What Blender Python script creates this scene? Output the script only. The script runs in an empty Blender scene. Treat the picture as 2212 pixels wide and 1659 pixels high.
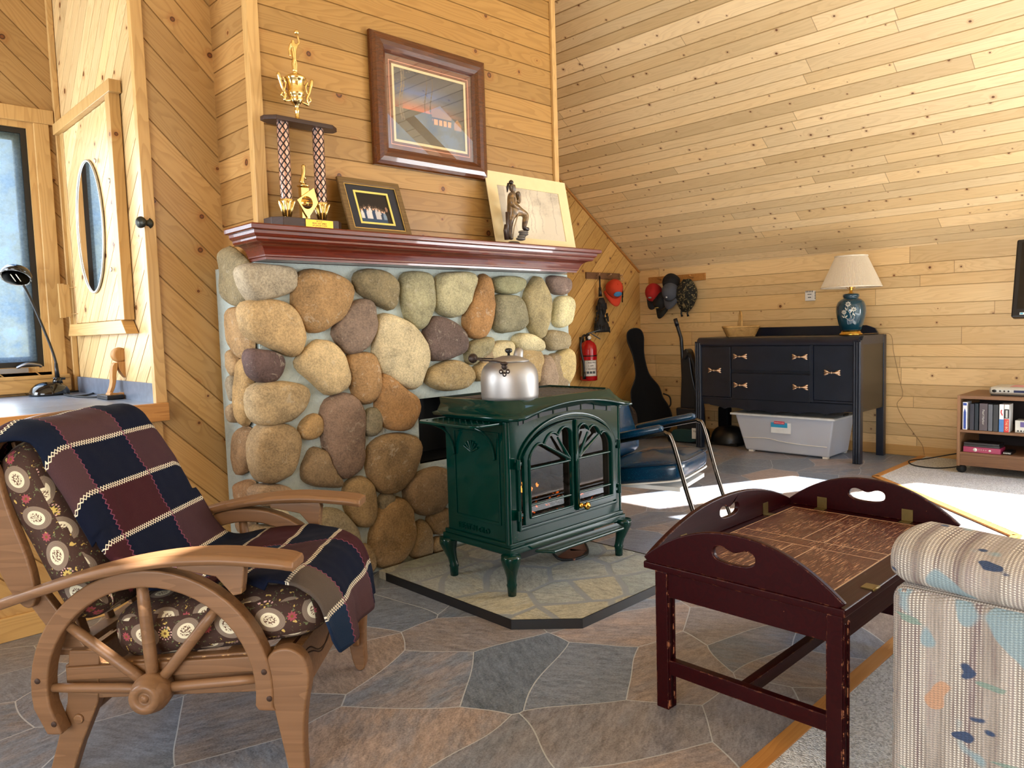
import bpy, bmesh, math, random
from mathutils import Vector, Matrix, noise as mnoise
random.seed(11)
PI = math.pi
scn = bpy.context.scene
COL = scn.collection
# ---------------------------------------------------------------- camera
FPX, YAW, PITCH, ROLL = 1612.27, math.radians(44.1544), math.radians(-4.3734), math.radians(-1.7543)
CAM = Vector((0, 0, 1.15))
_f = Vector((math.sin(YAW)*math.cos(PITCH), math.cos(YAW)*math.cos(PITCH), math.sin(PITCH)))
_r = Vector((math.cos(YAW), -math.sin(YAW), 0)); _u = _r.cross(_f)
CR = math.cos(ROLL)*_r + math.sin(ROLL)*_u
CU = -math.sin(ROLL)*_r + math.cos(ROLL)*_u
CF = _f
def ray(px):
    return CR*((px[0]-1106)/FPX) - CU*((px[1]-829.5)/FPX) + CF
def onX(px, x): d = ray(px); return CAM + d*((x-CAM.x)/d.x)
def onY(px, y): d = ray(px); return CAM + d*((y-CAM.y)/d.y)
def onZ(px, z): d = ray(px); return CAM + d*((z-CAM.z)/d.z)
cd = bpy.data.cameras.new('camera'); cam = bpy.data.objects.new('camera', cd); COL.objects.link(cam)
cd.sensor_width = 36; cd.lens = 36*FPX/2212; cd.clip_start = 0.02
cam.matrix_world = Matrix(((CR.x, CU.x, -CF.x, CAM.x), (CR.y, CU.y, -CF.y, CAM.y), (CR.z, CU.z, -CF.z, CAM.z), (0, 0, 0, 1)))
scn.camera = cam

# ---------------------------------------------------------------- colours
def lin(c):
    return c/12.92 if c <= 0.04045 else ((c+0.055)/1.055)**2.4
def rgb(r, g, b): return (lin(r/255), lin(g/255), lin(b/255), 1)

# ---------------------------------------------------------------- node helper
class N:
    def __init__(s, name):
        s.m = bpy.data.materials.new(name); s.m.use_nodes = True
        s.t = s.m.node_tree; s.bs = s.t.nodes['Principled BSDF']; s._tc = None
    def node(s, ty, ins=None, **kw):
        n = s.t.nodes.new(ty)
        for k, v in kw.items(): setattr(n, k, v)
        for k, v in (ins or {}).items(): s.put(n.inputs[k], v)
        return n
    def put(s, sock, v):
        if isinstance(v, bpy.types.NodeSocket): s.t.links.new(v, sock)
        elif v is not None: sock.default_value = v
    def math(s, op, a, b=None, c=None):
        n = s.t.nodes.new('ShaderNodeMath'); n.operation = op
        s.put(n.inputs[0], a); s.put(n.inputs[1], b); s.put(n.inputs[2], c)
        return n.outputs[0]
    def add(s, a, b): return s.math('ADD', a, b)
    def sub(s, a, b): return s.math('SUBTRACT', a, b)
    def mul(s, a, b): return s.math('MULTIPLY', a, b)
    def vm(s, op, a, b=None):
        n = s.t.nodes.new('ShaderNodeVectorMath'); n.operation = op
        s.put(n.inputs[0], a); s.put(n.inputs[1], b)
        return n.outputs[1] if op in ('DOT_PRODUCT', 'LENGTH', 'DISTANCE') else n.outputs[0]
    def comb(s, x, y, z=0.0): return s.node('ShaderNodeCombineXYZ', {0: x, 1: y, 2: z}).outputs[0]
    def sep(s, v): n = s.node('ShaderNodeSeparateXYZ', {0: v}); return n.outputs[0], n.outputs[1], n.outputs[2]
    def obj(s): return s.tc().outputs['Object']
    def uv(s): return s.tc().outputs['UV']
    def tc(s):
        if not s._tc: s._tc = s.t.nodes.new('ShaderNodeTexCoord')
        return s._tc
    def mix(s, f, a, b, blend='MIX'):
        n = s.t.nodes.new('ShaderNodeMix'); n.data_type = 'RGBA'; n.blend_type = blend
        s.put(n.inputs['Factor'], f); s.put(n.inputs[6], a); s.put(n.inputs[7], b)
        return n.outputs[2]
    def ramp(s, f, stops, interp='LINEAR'):
        n = s.t.nodes.new('ShaderNodeValToRGB'); cr = n.color_ramp; cr.interpolation = interp
        while len(cr.elements) > 1: cr.elements.remove(cr.elements[0])
        cr.elements[0].position = stops[0][0]; cr.elements[0].color = stops[0][1]
        for p, c in stops[1:]:
            e = cr.elements.new(p); e.color = c
        s.put(n.inputs[0], f); return n.outputs[0]
    def step(s, x, a, b):  # smooth 0->1 between a and b
        n = s.t.nodes.new('ShaderNodeMapRange'); n.interpolation_type = 'SMOOTHSTEP'
        s.put(n.inputs[0], x); s.put(n.inputs[1], a); s.put(n.inputs[2], b); s.put(n.inputs[3], 0.0); s.put(n.inputs[4], 1.0)
        return n.outputs[0]
    def noise(s, v, scale=5, detail=3, rough=0.5, dist=0.0, col=False):
        n = s.node('ShaderNodeTexNoise', {'Vector': v, 'Scale': scale, 'Detail': detail, 'Roughness': rough, 'Distortion': dist})
        return n.outputs[1 if col else 0]
    def voro(s, v, scale=5, feature='F1', dims='3D', rnd=1.0):
        n = s.node('ShaderNodeTexVoronoi', {'Vector': v, 'Scale': scale, 'Randomness': rnd}, feature=feature, voronoi_dimensions=dims)
        return n
    def white(s, v, dims='1D'):
        n = s.t.nodes.new('ShaderNodeTexWhiteNoise'); n.noise_dimensions = dims
        if dims == '1D': s.put(n.inputs['W'], v)
        else: s.put(n.inputs['Vector'], v)
        return n.outputs['Color'], n.outputs['Value']
    def bump(s, h, strength=0.5, dist=0.01):
        n = s.node('ShaderNodeBump', {'Height': h, 'Strength': strength, 'Distance': dist})
        s.put(s.bs.inputs['Normal'], n.outputs[0]); return n.outputs[0]
    def out(s, col=None, rough=None, metal=None, **kw):
        if col is not None: s.put(s.bs.inputs['Base Color'], col)
        if rough is not None: s.put(s.bs.inputs['Roughness'], rough)
        if metal is not None: s.put(s.bs.inputs['Metallic'], metal)
        for k, v in kw.items(): s.put(s.bs.inputs[k.replace('_', ' ')], v)
        return s.m

def plain(name, col, rough=0.5, metal=0.0, var=0.08, scale=25, bump=0.0, **kw):
    s = N(name)
    nz = s.noise(s.obj(), scale, 3)
    c2 = tuple(min(1, x*(1+var*2)) for x in col[:3])+(1,); c1 = tuple(x*(1-var*2) for x in col[:3])+(1,)
    s.out(s.mix(nz, c1, c2), rough, metal, **kw)
    if bump: s.bump(s.noise(s.obj(), scale*4, 2), bump, 0.002)
    return s.m

# ---------------------------------------------------------------- mesh builder
class MB:
    def __init__(s): s.v = []; s.f = []; s.sm = []; s.uv = {}; s.col = []; s.c = None
    def _add(s, vs, fs, smooth=False, uvs=None):
        b = len(s.v)
        s.v += [Vector(p) for p in vs]
        s.col += [s.c]*len(vs)
        for i, f in enumerate(fs):
            if uvs is not None: s.uv[len(s.f)] = [uvs[k] for k in f]
            s.f.append([b+k for k in f]); s.sm.append(smooth)
        return s
    def box(s, a, b):
        x0, y0, z0 = (min(a[i], b[i]) for i in range(3)); x1, y1, z1 = (max(a[i], b[i]) for i in range(3))
        return s._add([(x0,y0,z0),(x1,y0,z0),(x1,y1,z0),(x0,y1,z0),(x0,y0,z1),(x1,y0,z1),(x1,y1,z1),(x0,y1,z1)],
                      [(0,3,2,1),(4,5,6,7),(0,1,5,4),(1,2,6,5),(2,3,7,6),(3,0,4,7)])
    def obox(s, c, hx, hy, hz, mat=None):  # oriented box
        c = Vector(c); mat = mat or Matrix.Identity(3)
        vs = [c+mat@Vector((sx*hx, sy*hy, sz*hz)) for sz in (-1,1) for sx, sy in ((-1,-1),(1,-1),(1,1),(-1,1))]
        return s._add(vs, [(0,3,2,1),(4,5,6,7),(0,1,5,4),(1,2,6,5),(2,3,7,6),(3,0,4,7)])
    def bar(s, p, q, w, h, up=(0,0,1)):  # square bar from p to q, width w (sideways), height h (along up)
        p, q = Vector(p), Vector(q); d = (q-p).normalized(); up = Vector(up)
        sd = d.cross(up).normalized(); up = sd.cross(d)
        return s.obox((p+q)/2, (q-p).length/2, w/2, h/2, Matrix((d, sd, up)).transposed())
    def tube(s, pts, r, n=10, caps=True, closed=False, flat=1.0, up=None):
        pts = [Vector(p) for p in pts]; m = len(pts)
        rs = r if isinstance(r, (list, tuple)) else [r]*m
        vs = []; fs = []
        prev = None
        for i, p in enumerate(pts):
            if closed: d = pts[(i+1) % m]-pts[i-1]
            else: d = pts[min(i+1, m-1)]-pts[max(i-1, 0)]
            d.normalize()
            if prev is None:
                a = Vector(up) if up else (Vector((0,0,1)) if abs(d.z) < 0.9 else Vector((1,0,0)))
            else: a = prev
            a = (a-d*a.dot(d)).normalized(); b = d.cross(a); prev = a
            for k in range(n):
                t = 2*PI*k/n
                vs.append(p+(a*math.cos(t)*flat+b*math.sin(t))*rs[i])
        seg = m if closed else m-1
        for i in range(seg):
            j = (i+1) % m
            for k in range(n):
                fs.append((i*n+k, i*n+(k+1) % n, j*n+(k+1) % n, j*n+k))
        if caps and not closed:
            fs.append(tuple(range(n))[::-1]); fs.append(tuple((m-1)*n+k for k in range(n)))
        return s._add(vs, fs, True)
    def lathe(s, prof, c=(0,0,0), n=24, axis=(0,0,1), a0=0, a1=2*PI, up=None, sx=1.0, sy=1.0):
        ax = Vector(axis).normalized(); c = Vector(c)
        a = Vector(up) if up else (Vector((1,0,0)) if abs(ax.x) < 0.9 else Vector((0,1,0)))
        a = (a-ax*a.dot(ax)).normalized(); b = ax.cross(a)
        full = abs(a1-a0-2*PI) < 1e-6; cols = n if full else n+1
        vs = [c+ax*z+(a*math.cos(a0+(a1-a0)*k/n)*sx+b*math.sin(a0+(a1-a0)*k/n)*sy)*r for r, z in prof for k in range(cols)]
        fs = []
        for i in range(len(prof)-1):
            for k in range(n):
                k2 = (k+1) % cols
                fs.append((i*cols+k, i*cols+k2, (i+1)*cols+k2, (i+1)*cols+k))
        if full:
            if prof[0][0] > 1e-5: fs.append(tuple(range(n))[::-1])
            if prof[-1][0] > 1e-5: fs.append(tuple((len(prof)-1)*n+k for k in range(n)))
        return s._add(vs, fs, True)
    def ball(s, c, r, n=16, m=10, sz=1.0):
        prof = [(max(1e-6, r*math.sin(PI*i/m)), -r*sz*math.cos(PI*i/m)) for i in range(m+1)]
        return s.lathe(prof, c, n)
    def ell(s, c, rx, ry, rz, mat=None, n=14, m=9):
        c = Vector(c); mat = mat or Matrix.Identity(3); vs = []; fs = []
        for i in range(m+1):
            a = PI*i/m
            for k in range(n):
                t = 2*PI*k/n
                vs.append(c+mat@Vector((rx*math.sin(a)*math.cos(t), ry*math.sin(a)*math.sin(t), -rz*math.cos(a))))
        for i in range(m):
            for k in range(n): fs.append((i*n+k, i*n+(k+1) % n, (i+1)*n+(k+1) % n, (i+1)*n+k))
        return s._add(vs, fs, True)
    def prism(s, poly, o, ux, uy, t, smooth=False):  # polygon in plane (o,ux,uy) extruded by vector t
        o, ux, uy, t = Vector(o), Vector(ux), Vector(uy), Vector(t); n = len(poly)
        vs = [o+ux*p[0]+uy*p[1] for p in poly]; vs += [v+t for v in vs]
        fs = [(i, (i+1) % n, n+(i+1) % n, n+i) for i in range(n)]
        s._add(vs, fs, smooth)
        b = len(s.v)-2*n
        s.f.append([b+i for i in range(n)][::-1]); s.f.append([b+n+i for i in range(n)]); s.sm += [False, False]
        return s
    def ring(s, outer, inner, o, ux, uy, t):  # plate with a hole; outer and inner have the same count
        o, ux, uy, t = Vector(o), Vector(ux), Vector(uy), Vector(t); n = len(outer)
        vs = [o+ux*p[0]+uy*p[1] for p in outer]+[o+ux*p[0]+uy*p[1] for p in inner]
        vs += [v+t for v in vs]
        fs = []
        for i in range(n):
            j = (i+1) % n
            fs += [(i, j, n+j, n+i), (2*n+i, 3*n+i, 3*n+j, 2*n+j), (i, 2*n+i, 2*n+j, j), (n+i, n+j, 3*n+j, 3*n+i)]
        return s._add(vs, fs)
    def grid(s, fn, nu, nv, uvs=True, smooth=True, su=1.0, sv=1.0, cu=False, cv=False):
        vs = [fn(i/(nu-1 if not cu else nu), j/(nv-1 if not cv else nv)) for j in range(nv) for i in range(nu)]
        fs = []; base = len(s.f)
        b = len(s.v); s.v += [Vector(p) for p in vs]; s.col += [s.c]*len(vs)
        for j in range(nv if cv else nv-1):
            for i in range(nu if cu else nu-1):
                i2 = (i+1) % nu; j2 = (j+1) % nv
                if uvs:
                    a = (i/(nu-1 if not cu else nu)*su, (i+1)/(nu-1 if not cu else nu)*su); c = (j/(nv-1 if not cv else nv)*sv, (j+1)/(nv-1 if not cv else nv)*sv)
                    s.uv[len(s.f)] = [(a[0], c[0]), (a[1], c[0]), (a[1], c[1]), (a[0], c[1])]
                s.f.append([b+j*nu+i, b+j*nu+i2, b+j2*nu+i2, b+j2*nu+i]); s.sm.append(smooth)
        return s
    def xf(s, mat, start=0):
        for i in range(start, len(s.v)): s.v[i] = mat @ s.v[i]
        return s
    def build(s, name, mat, parent=None, bevel=0, seg=2, world=False, subsurf=0, auto=False, solid=0, weld=False):
        me = bpy.data.meshes.new(name)
        vs = s.v
        if world and parent is not None:
            p = parent; inv = world_of(p).inverted(); vs = [inv @ v for v in vs]
        me.from_pydata([tuple(v) for v in vs], [], s.f)
        if s.uv:
            ul = me.uv_layers.new(name='UVMap')
            for i, p in enumerate(me.polygons):
                if i in s.uv:
                    for k, li in enumerate(p.loop_indices): ul.data[li].uv = s.uv[i][k]
        if any(c is not None for c in s.col):
            ca = me.color_attributes.new('Col', 'FLOAT_COLOR', 'POINT')
            for i, c in enumerate(s.col): ca.data[i].color = c or (1,1,1,1)
        for i, p in enumerate(me.polygons): p.use_smooth = s.sm[i]
        bm = bmesh.new(); bm.from_mesh(me)
        if weld: bmesh.ops.remove_doubles(bm, verts=bm.verts, dist=1e-5)
        bmesh.ops.recalc_face_normals(bm, faces=bm.faces)
        bm.to_mesh(me); bm.free()
        for mm in (mat if isinstance(mat, (list, tuple)) else [mat]): me.materials.append(mm)
        o = bpy.data.objects.new(name, me); COL.objects.link(o)
        if parent is not None: o.parent = parent
        if solid:
            md = o.modifiers.new('solid', 'SOLIDIFY'); md.thickness = solid; md.offset = 0
        if bevel:
            md = o.modifiers.new('bevel', 'BEVEL'); md.width = bevel; md.segments = seg; md.limit_method = 'ANGLE'; md.angle_limit = math.radians(40)
            for p in me.polygons: p.use_smooth = True
            md2 = o.modifiers.new('wn', 'WEIGHTED_NORMAL'); md2.keep_sharp = True
        if subsurf:
            md = o.modifiers.new('sub', 'SUBSURF'); md.levels = subsurf; md.render_levels = subsurf
        return o
def world_of(o):
    m = o.matrix_basis.copy(); p = o.parent
    while p: m = p.matrix_basis @ m; p = p.parent
    return m
def tag(o, label, cat, group=None, kind=None):
    if label: o['label'] = label
    if cat: o['category'] = cat
    if group: o['group'] = group
    if kind: o['kind'] = kind
    return o
def thing(name, label, cat, loc=(0,0,0), rz=0, group=None):
    o = bpy.data.objects.new(name, None); COL.objects.link(o); o.empty_display_size = 0.05
    o.location = loc; o.rotation_euler = (0, 0, rz)
    return tag(o, label, cat, group)
def struct(name, mb, mat, **kw):
    o = mb.build(name, mat, **kw); o['kind'] = 'structure'; return o
def smooth_poly(pts, it=2):
    for _ in range(it):
        q = []
        for i in range(len(pts)):
            a, b = pts[i], pts[(i+1) % len(pts)]
            q += [(a[0]*.75+b[0]*.25, a[1]*.75+b[1]*.25), (a[0]*.25+b[0]*.75, a[1]*.25+b[1]*.75)]
        pts = q
    return pts
def spline(pts, n=8, closed=False):  # Catmull-Rom through points
    P = [Vector(p) for p in pts]; out = []; m = len(P)
    for i in range(m if closed else m-1):
        p0 = P[i-1] if (i or closed) else P[0]; p1 = P[i]; p2 = P[(i+1) % m]
        p3 = P[(i+2) % m] if (closed or i+2 < m) else P[-1]
        for k in range(n):
            t = k/n
            out.append(0.5*((2*p1)+(p2-p0)*t+(2*p0-5*p1+4*p2-p3)*t*t+(3*p1-p0-3*p2+p3)*t**3))
    if not closed: out.append(P[-1])
    return out
_fc = {}
def text_mb(txt, o, ux, uy, size, depth=0.001, align='CENTER', mb=None):
    cu = bpy.data.curves.new('t', 'FONT'); cu.body = txt; cu.size = size; cu.extrude = depth/2; cu.align_x = align; cu.align_y = 'CENTER'; cu.resolution_u = 2
    ob = bpy.data.objects.new('t', cu); COL.objects.link(ob)
    dg = bpy.context.evaluated_depsgraph_get(); me = ob.evaluated_get(dg).to_mesh()
    mb = mb or MB()
    ux, uy, o = Vector(ux).normalized(), Vector(uy).normalized(), Vector(o); uz = ux.cross(uy)
    mb._add([o+ux*v.co.x+uy*v.co.y+uz*v.co.z for v in me.vertices], [tuple(p.vertices) for p in me.polygons])
    bpy.data.objects.remove(ob); bpy.data.curves.remove(cu)
    return mb
def painted(fn, o, ux, uy, nu, nv):  # flat sheet whose own picture is held per vertex; fn(u,v)->rgba
    mb = MB(); o, ux, uy = Vector(o), Vector(ux), Vector(uy)
    vs = []; fs = []
    for j in range(nv):
        for i in range(nu):
            u, v = i/(nu-1), j/(nv-1)
            mb.v.append(o+ux*u+uy*v); mb.col.append(fn(u, v))
    for j in range(nv-1):
        for i in range(nu-1):
            mb.f.append([j*nu+i, j*nu+i+1, (j+1)*nu+i+1, (j+1)*nu+i]); mb.sm.append(False)
    return mb
# ---------------------------------------------------------------- materials
def pine(name, U, V, period, fr=(0.0,), off=0.0, a=(205,150,82), b=(226,178,112), rough=0.32, knot=1.0, ends=None, kscale=4.2, dark=0.72, var=0.16, grain=.26):
    s = N(name); P = s.obj()
    u = s.vm('DOT_PRODUCT', P, tuple(U)); v = s.vm('DOT_PRODUCT', P, tuple(V))
    q = s.add(s.math('DIVIDE', v, period), off); k = s.math('FLOOR', q); f = s.sub(q, k)
    idx = s.mul(k, float(len(fr))); dist = None
    for g in fr:
        if g > 0: idx = s.add(idx, s.math('GREATER_THAN', f, g))
        d = s.math('ABSOLUTE', s.sub(f, g))
        d = s.math('MINIMUM', d, s.sub(1.0, d))
        dist = d if dist is None else s.math('MINIMUM', dist, d)
    dist = s.mul(dist, period)
    rc, rv = s.white(s.add(idx, 0.5)); r1, r2, r3 = s.sep(rc)
    us = s.add(u, s.mul(r1, 43.0))
    seam = None
    if ends:
        e = s.math('DIVIDE', s.add(u, s.mul(r2, 9.0)), ends); ek = s.math('FLOOR', e); ef = s.sub(e, ek)
        ed = s.mul(s.math('MINIMUM', ef, s.sub(1.0, ef)), ends)
        seam = s.sub(1.0, s.step(ed, 0.0012, 0.003))
        rc, rv = s.white(s.add(s.mul(idx, 7.3), ek)); r1, r2, r3 = s.sep(rc); us = s.add(u, s.mul(r1, 43.0))
    vk = s.add(v, s.mul(r2, 0.31))
    vo = s.voro(s.comb(us, vk), kscale, dims='2D')
    kd = vo.outputs['Distance']; kr, kg, kb = s.sep(vo.outputs['Color'])
    rad = s.mul(s.add(s.mul(kg, 0.05), 0.016), knot)
    on = s.math('GREATER_THAN', kr, 0.36)
    n1 = s.noise(s.comb(s.mul(us, 0.75), s.mul(vk, 6.5), s.mul(rv, 9.0)), 1.0, 2, 0.45)
    bend = s.mul(s.math('EXPONENT', s.mul(kd, -9.0)), s.mul(on, 0.10))
    fld = s.add(n1, bend)
    ring = s.math('FRACT', s.mul(fld, 24.0))
    line = s.mul(s.step(ring, 0.35, 0.92), s.sub(1.0, s.step(ring, 0.94, 1.0)))
    fine = s.noise(s.comb(s.mul(us, 5.0), s.mul(v, 150.0)), 1.0, 3, 0.6)
    a = (a[0], min(255, a[1]*1.035), min(255, a[2]*1.04)); b = (b[0], min(255, b[1]*1.03), min(255, b[2]*1.04))
    A = rgb(*a); B = rgb(*b)
    col = s.mix(s.add(s.mul(fine, 0.6), s.mul(rv, 0.5)), B, A)
    col = s.mix(s.mul(line, grain), col, rgb(int(a[0]*.74), int(a[1]*.64), int(a[2]*.44)))
    tone = s.add(1.0-var, s.mul(r3, 2*var))
    col = s.mix(1.0, col, s.comb(tone, tone, tone), 'MULTIPLY')
    kf = s.mul(s.sub(1.0, s.step(kd, s.mul(rad, 0.7), s.mul(rad, 1.15))), on)
    halo = s.mul(s.sub(1.0, s.step(kd, s.mul(rad, 0.9), s.mul(rad, 3.2))), s.mul(on, 0.38))
    col = s.mix(halo, col, rgb(150, 84, 34))
    kcol = s.mix(s.step(kd, s.mul(rad, 0.35), s.mul(rad, 0.8)), rgb(122, 70, 34), rgb(58, 28, 12))
    col = s.mix(kf, col, kcol)
    if seam is not None: col = s.mix(s.mul(seam, 0.6), col, rgb(110, 66, 28))
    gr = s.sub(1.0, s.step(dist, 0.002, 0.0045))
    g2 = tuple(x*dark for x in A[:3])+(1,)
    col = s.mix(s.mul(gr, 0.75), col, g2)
    s.out(col, s.add(rough, s.mul(fine, 0.12)))
    s.bump(s.add(s.mul(fine, 0.4), s.mul(kf, -0.5)), 0.12, 0.002)
    return s.m

def wood(name, a, b, axis=0, rough=0.35, scale=1.0, wear=0.0, wearcol=(214,170,110), ring=14.0, coat=0.0, spec=.4):
    s = N(name); x, y, z = s.sep(s.obj()); c = [x, y, z]
    for i in range(3): c[i] = s.mul(c[i], (1.2 if i == axis else 16.0)*scale)
    n1 = s.noise(s.comb(*c), 0.55, 3, 0.5); line = s.math('FRACT', s.mul(n1, ring))
    c2 = [s.mul(t, (3.0 if i == axis else 9.0)) for i, t in enumerate(c)]
    fine = s.noise(s.comb(*c2), 1.0, 2, 0.6)
    col = s.mix(s.add(s.mul(line, 0.45), s.mul(fine, 0.5)), rgb(*a), rgb(*b))
    if wear:
        geo = s.t.nodes.new('ShaderNodeNewGeometry'); bv = s.node('ShaderNodeBevel', {'Radius': 0.006}, samples=4)
        w = s.step(s.sub(1.0, s.vm('DOT_PRODUCT', geo.outputs['Normal'], bv.outputs[0])), 0.03, 0.12)
        sc = s.noise(s.comb(*[s.mul(t, 1.0) for t in c]), 2.5, 3, 0.7)
        sp = s.noise(s.obj(), 38, 4, 0.75)
        m = s.math('MAXIMUM', s.mul(w, s.step(sp, 0.56-.02*wear, 0.62-.02*wear)), s.mul(s.step(sc, 0.74, 0.77), 0.6))
        col = s.mix(m, col, rgb(*wearcol))
    s.out(col, s.add(rough, s.mul(fine, 0.15)))
    s.put(s.bs.inputs['Specular IOR Level'], spec)
    if coat: s.put(s.bs.inputs['Coat Weight'], coat)
    s.bump(fine, 0.08, 0.002)
    return s.m

M = {}
_h = math.sqrt(.5)
CS = 1/math.sqrt(1+.665**2)                     # ceiling slope direction (X,Z)
SLV = Vector((-CS, 0, .665*CS))
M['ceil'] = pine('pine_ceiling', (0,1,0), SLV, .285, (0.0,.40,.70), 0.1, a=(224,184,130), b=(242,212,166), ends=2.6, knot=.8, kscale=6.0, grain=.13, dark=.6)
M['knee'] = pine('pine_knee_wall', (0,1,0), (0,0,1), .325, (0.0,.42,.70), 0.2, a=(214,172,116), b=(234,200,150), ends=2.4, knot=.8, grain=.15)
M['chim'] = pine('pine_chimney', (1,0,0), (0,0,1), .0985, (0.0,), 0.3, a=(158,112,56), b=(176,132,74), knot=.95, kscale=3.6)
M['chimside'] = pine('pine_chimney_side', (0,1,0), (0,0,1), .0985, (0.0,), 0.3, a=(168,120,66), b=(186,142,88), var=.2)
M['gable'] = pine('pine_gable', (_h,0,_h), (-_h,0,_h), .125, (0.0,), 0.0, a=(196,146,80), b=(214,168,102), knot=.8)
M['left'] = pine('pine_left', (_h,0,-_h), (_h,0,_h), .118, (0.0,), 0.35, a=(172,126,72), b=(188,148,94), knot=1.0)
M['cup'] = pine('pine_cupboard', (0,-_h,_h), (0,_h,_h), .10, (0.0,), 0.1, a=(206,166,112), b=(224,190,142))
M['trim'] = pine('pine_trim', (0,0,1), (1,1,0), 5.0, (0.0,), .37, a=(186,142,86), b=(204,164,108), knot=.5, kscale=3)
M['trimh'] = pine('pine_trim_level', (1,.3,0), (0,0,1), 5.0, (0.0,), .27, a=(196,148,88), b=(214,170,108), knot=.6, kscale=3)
M['oak'] = wood('oak_strip', (196,140,74), (160,104,48), 0, 0.4)
M['mantel'] = wood('mantel_cherry', (118,44,22), (66,18,10), 0, 0.22, 1.2, coat=.4)
M['maple'] = wood('maple_chair', (138,102,70), (110,78,50), 0, 0.36, .8, wear=2.4)
M['mahog'] = wood('mahogany_table', (46,3,5), (30,1,4), 0, 0.3, 1.0, wear=1.6, wearcol=(176,112,78), spec=.18)
M['frame'] = wood('frame_pine_stain', (108,56,18), (46,16,4), 0, 0.22, 1.6, coat=.4)
M['bronzeframe'] = wood('bronze_frame', (126,100,62), (84,62,34), 0, 0.4, 1.4)
M['carve'] = wood('carved_wood', (196,146,86), (150,100,50), 2, 0.5, 1.0)
M['walnutlam'] = wood('walnut_laminate', (134,98,68), (104,72,48), 1, 0.45, 1.2)
M['walnutend'] = wood('walnut_edge', (150,112,78), (124,88,58), 2, 0.5, 1.2)

# floor: sheet vinyl printed with irregular flagstones
def flags(name, scale, cols, joint, jw, seed=0.0, rough=0.35, tex=1.0, bumpy=0.15, warp=0.11, aniso=1.3, jb=0.0, js=.85):
    s = N(name); P = s.obj(); x, y, z = s.sep(P)
    wx = s.noise(s.comb(x, y), 1.6, 1, .5); wy = s.noise(s.comb(s.add(x, 31.0), y), 1.6, 1, .5)
    pv = s.comb(s.add(s.add(x, seed), s.mul(s.sub(wx, .5), warp*2)), s.mul(s.add(y, s.mul(s.sub(wy, .5), warp*2)), aniso))
    e = s.voro(pv, scale, 'DISTANCE_TO_EDGE', '2D', 1.0).outputs['Distance']
    c = s.voro(pv, scale, 'F1', '2D', 1.0).outputs['Color']
    cr, cg, cb = s.sep(c); an = s.mul(cb, 6.28); ca = s.math('COSINE', an); sa = s.math('SINE', an)
    ux = s.add(s.mul(x, ca), s.mul(y, sa)); uy = s.sub(s.mul(y, ca), s.mul(x, sa))
    st = s.noise(s.comb(s.mul(ux, 14.0), s.mul(uy, 44.0), s.mul(cr, 20.0)), 1.0, 6, .8)
    st2 = s.noise(s.comb(ux, s.mul(uy, 2.5), s.mul(cg, 31.0)), 5.0, 4, .65)
    spk = s.noise(P, 150, 3, .75)
    col = s.ramp(cr, [(i/len(cols), rgb(*k)) for i, k in enumerate(cols)], 'CONSTANT')
    hue = s.step(st2, .40, .64)
    col = s.mix(s.mul(hue, .5), col, s.ramp(cg, [(i/len(cols), rgb(*k)) for i, k in enumerate(cols)], 'CONSTANT'))
    mot = s.noise(s.comb(s.mul(ux, 16.0), s.mul(uy, 40.0), s.mul(cr, 9.0)), 1.6, 5, .8)
    lum = s.add(1.0-.60*tex, s.mul(s.add(s.add(s.mul(s.step(st, .32, .68), .45), s.mul(s.step(spk, .32, .70), .40)), s.mul(s.step(mot, .36, .66), .35)), .98*tex))
    col = s.mix(1.0, col, s.comb(lum, lum, lum), 'MULTIPLY')
    j = s.sub(1.0, s.step(e, jw*scale*.5, jw*scale))
    col = s.mix(s.mul(j, js), col, rgb(*joint))
    s.out(col, s.add(rough, s.mul(st, .2)))
    s.bump(s.sub(s.add(s.mul(st, .5), s.mul(spk, .4)), s.mul(j, jb)), bumpy, .003)
    return s.m
M['floor'] = flags('flagstone_vinyl', 2.5, [(138,130,128),(114,124,138),(162,146,138),(124,132,146),(132,132,140),(148,134,126),(108,118,132)], (184,190,194), .003, seed=2.3, rough=.26, tex=1.0)
M['hearth'] = flags('slate_hearth', 3.6, [(150,156,152),(164,160,142),(142,152,150),(170,164,140),(156,158,150)], (132,138,142), .02, seed=7.7, rough=.5, bumpy=.6, jb=.5, warp=.09, tex=.9)

def carpet():
    s = N('berber_carpet'); P = s.obj()
    v = s.voro(P, 190); d = v.outputs['Distance']; r, g, b = s.sep(v.outputs['Color'])
    n = s.noise(P, 60, 3, .6)
    col = s.ramp(s.add(s.mul(r, .7), s.mul(n, .35)), [(0, rgb(138,138,136)), (.45, rgb(196,196,194)), (1, rgb(232,232,230))])
    s.out(col, .95); s.bump(s.sub(n, d), .8, .006); return s.m
M['carpet'] = carpet()

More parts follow.
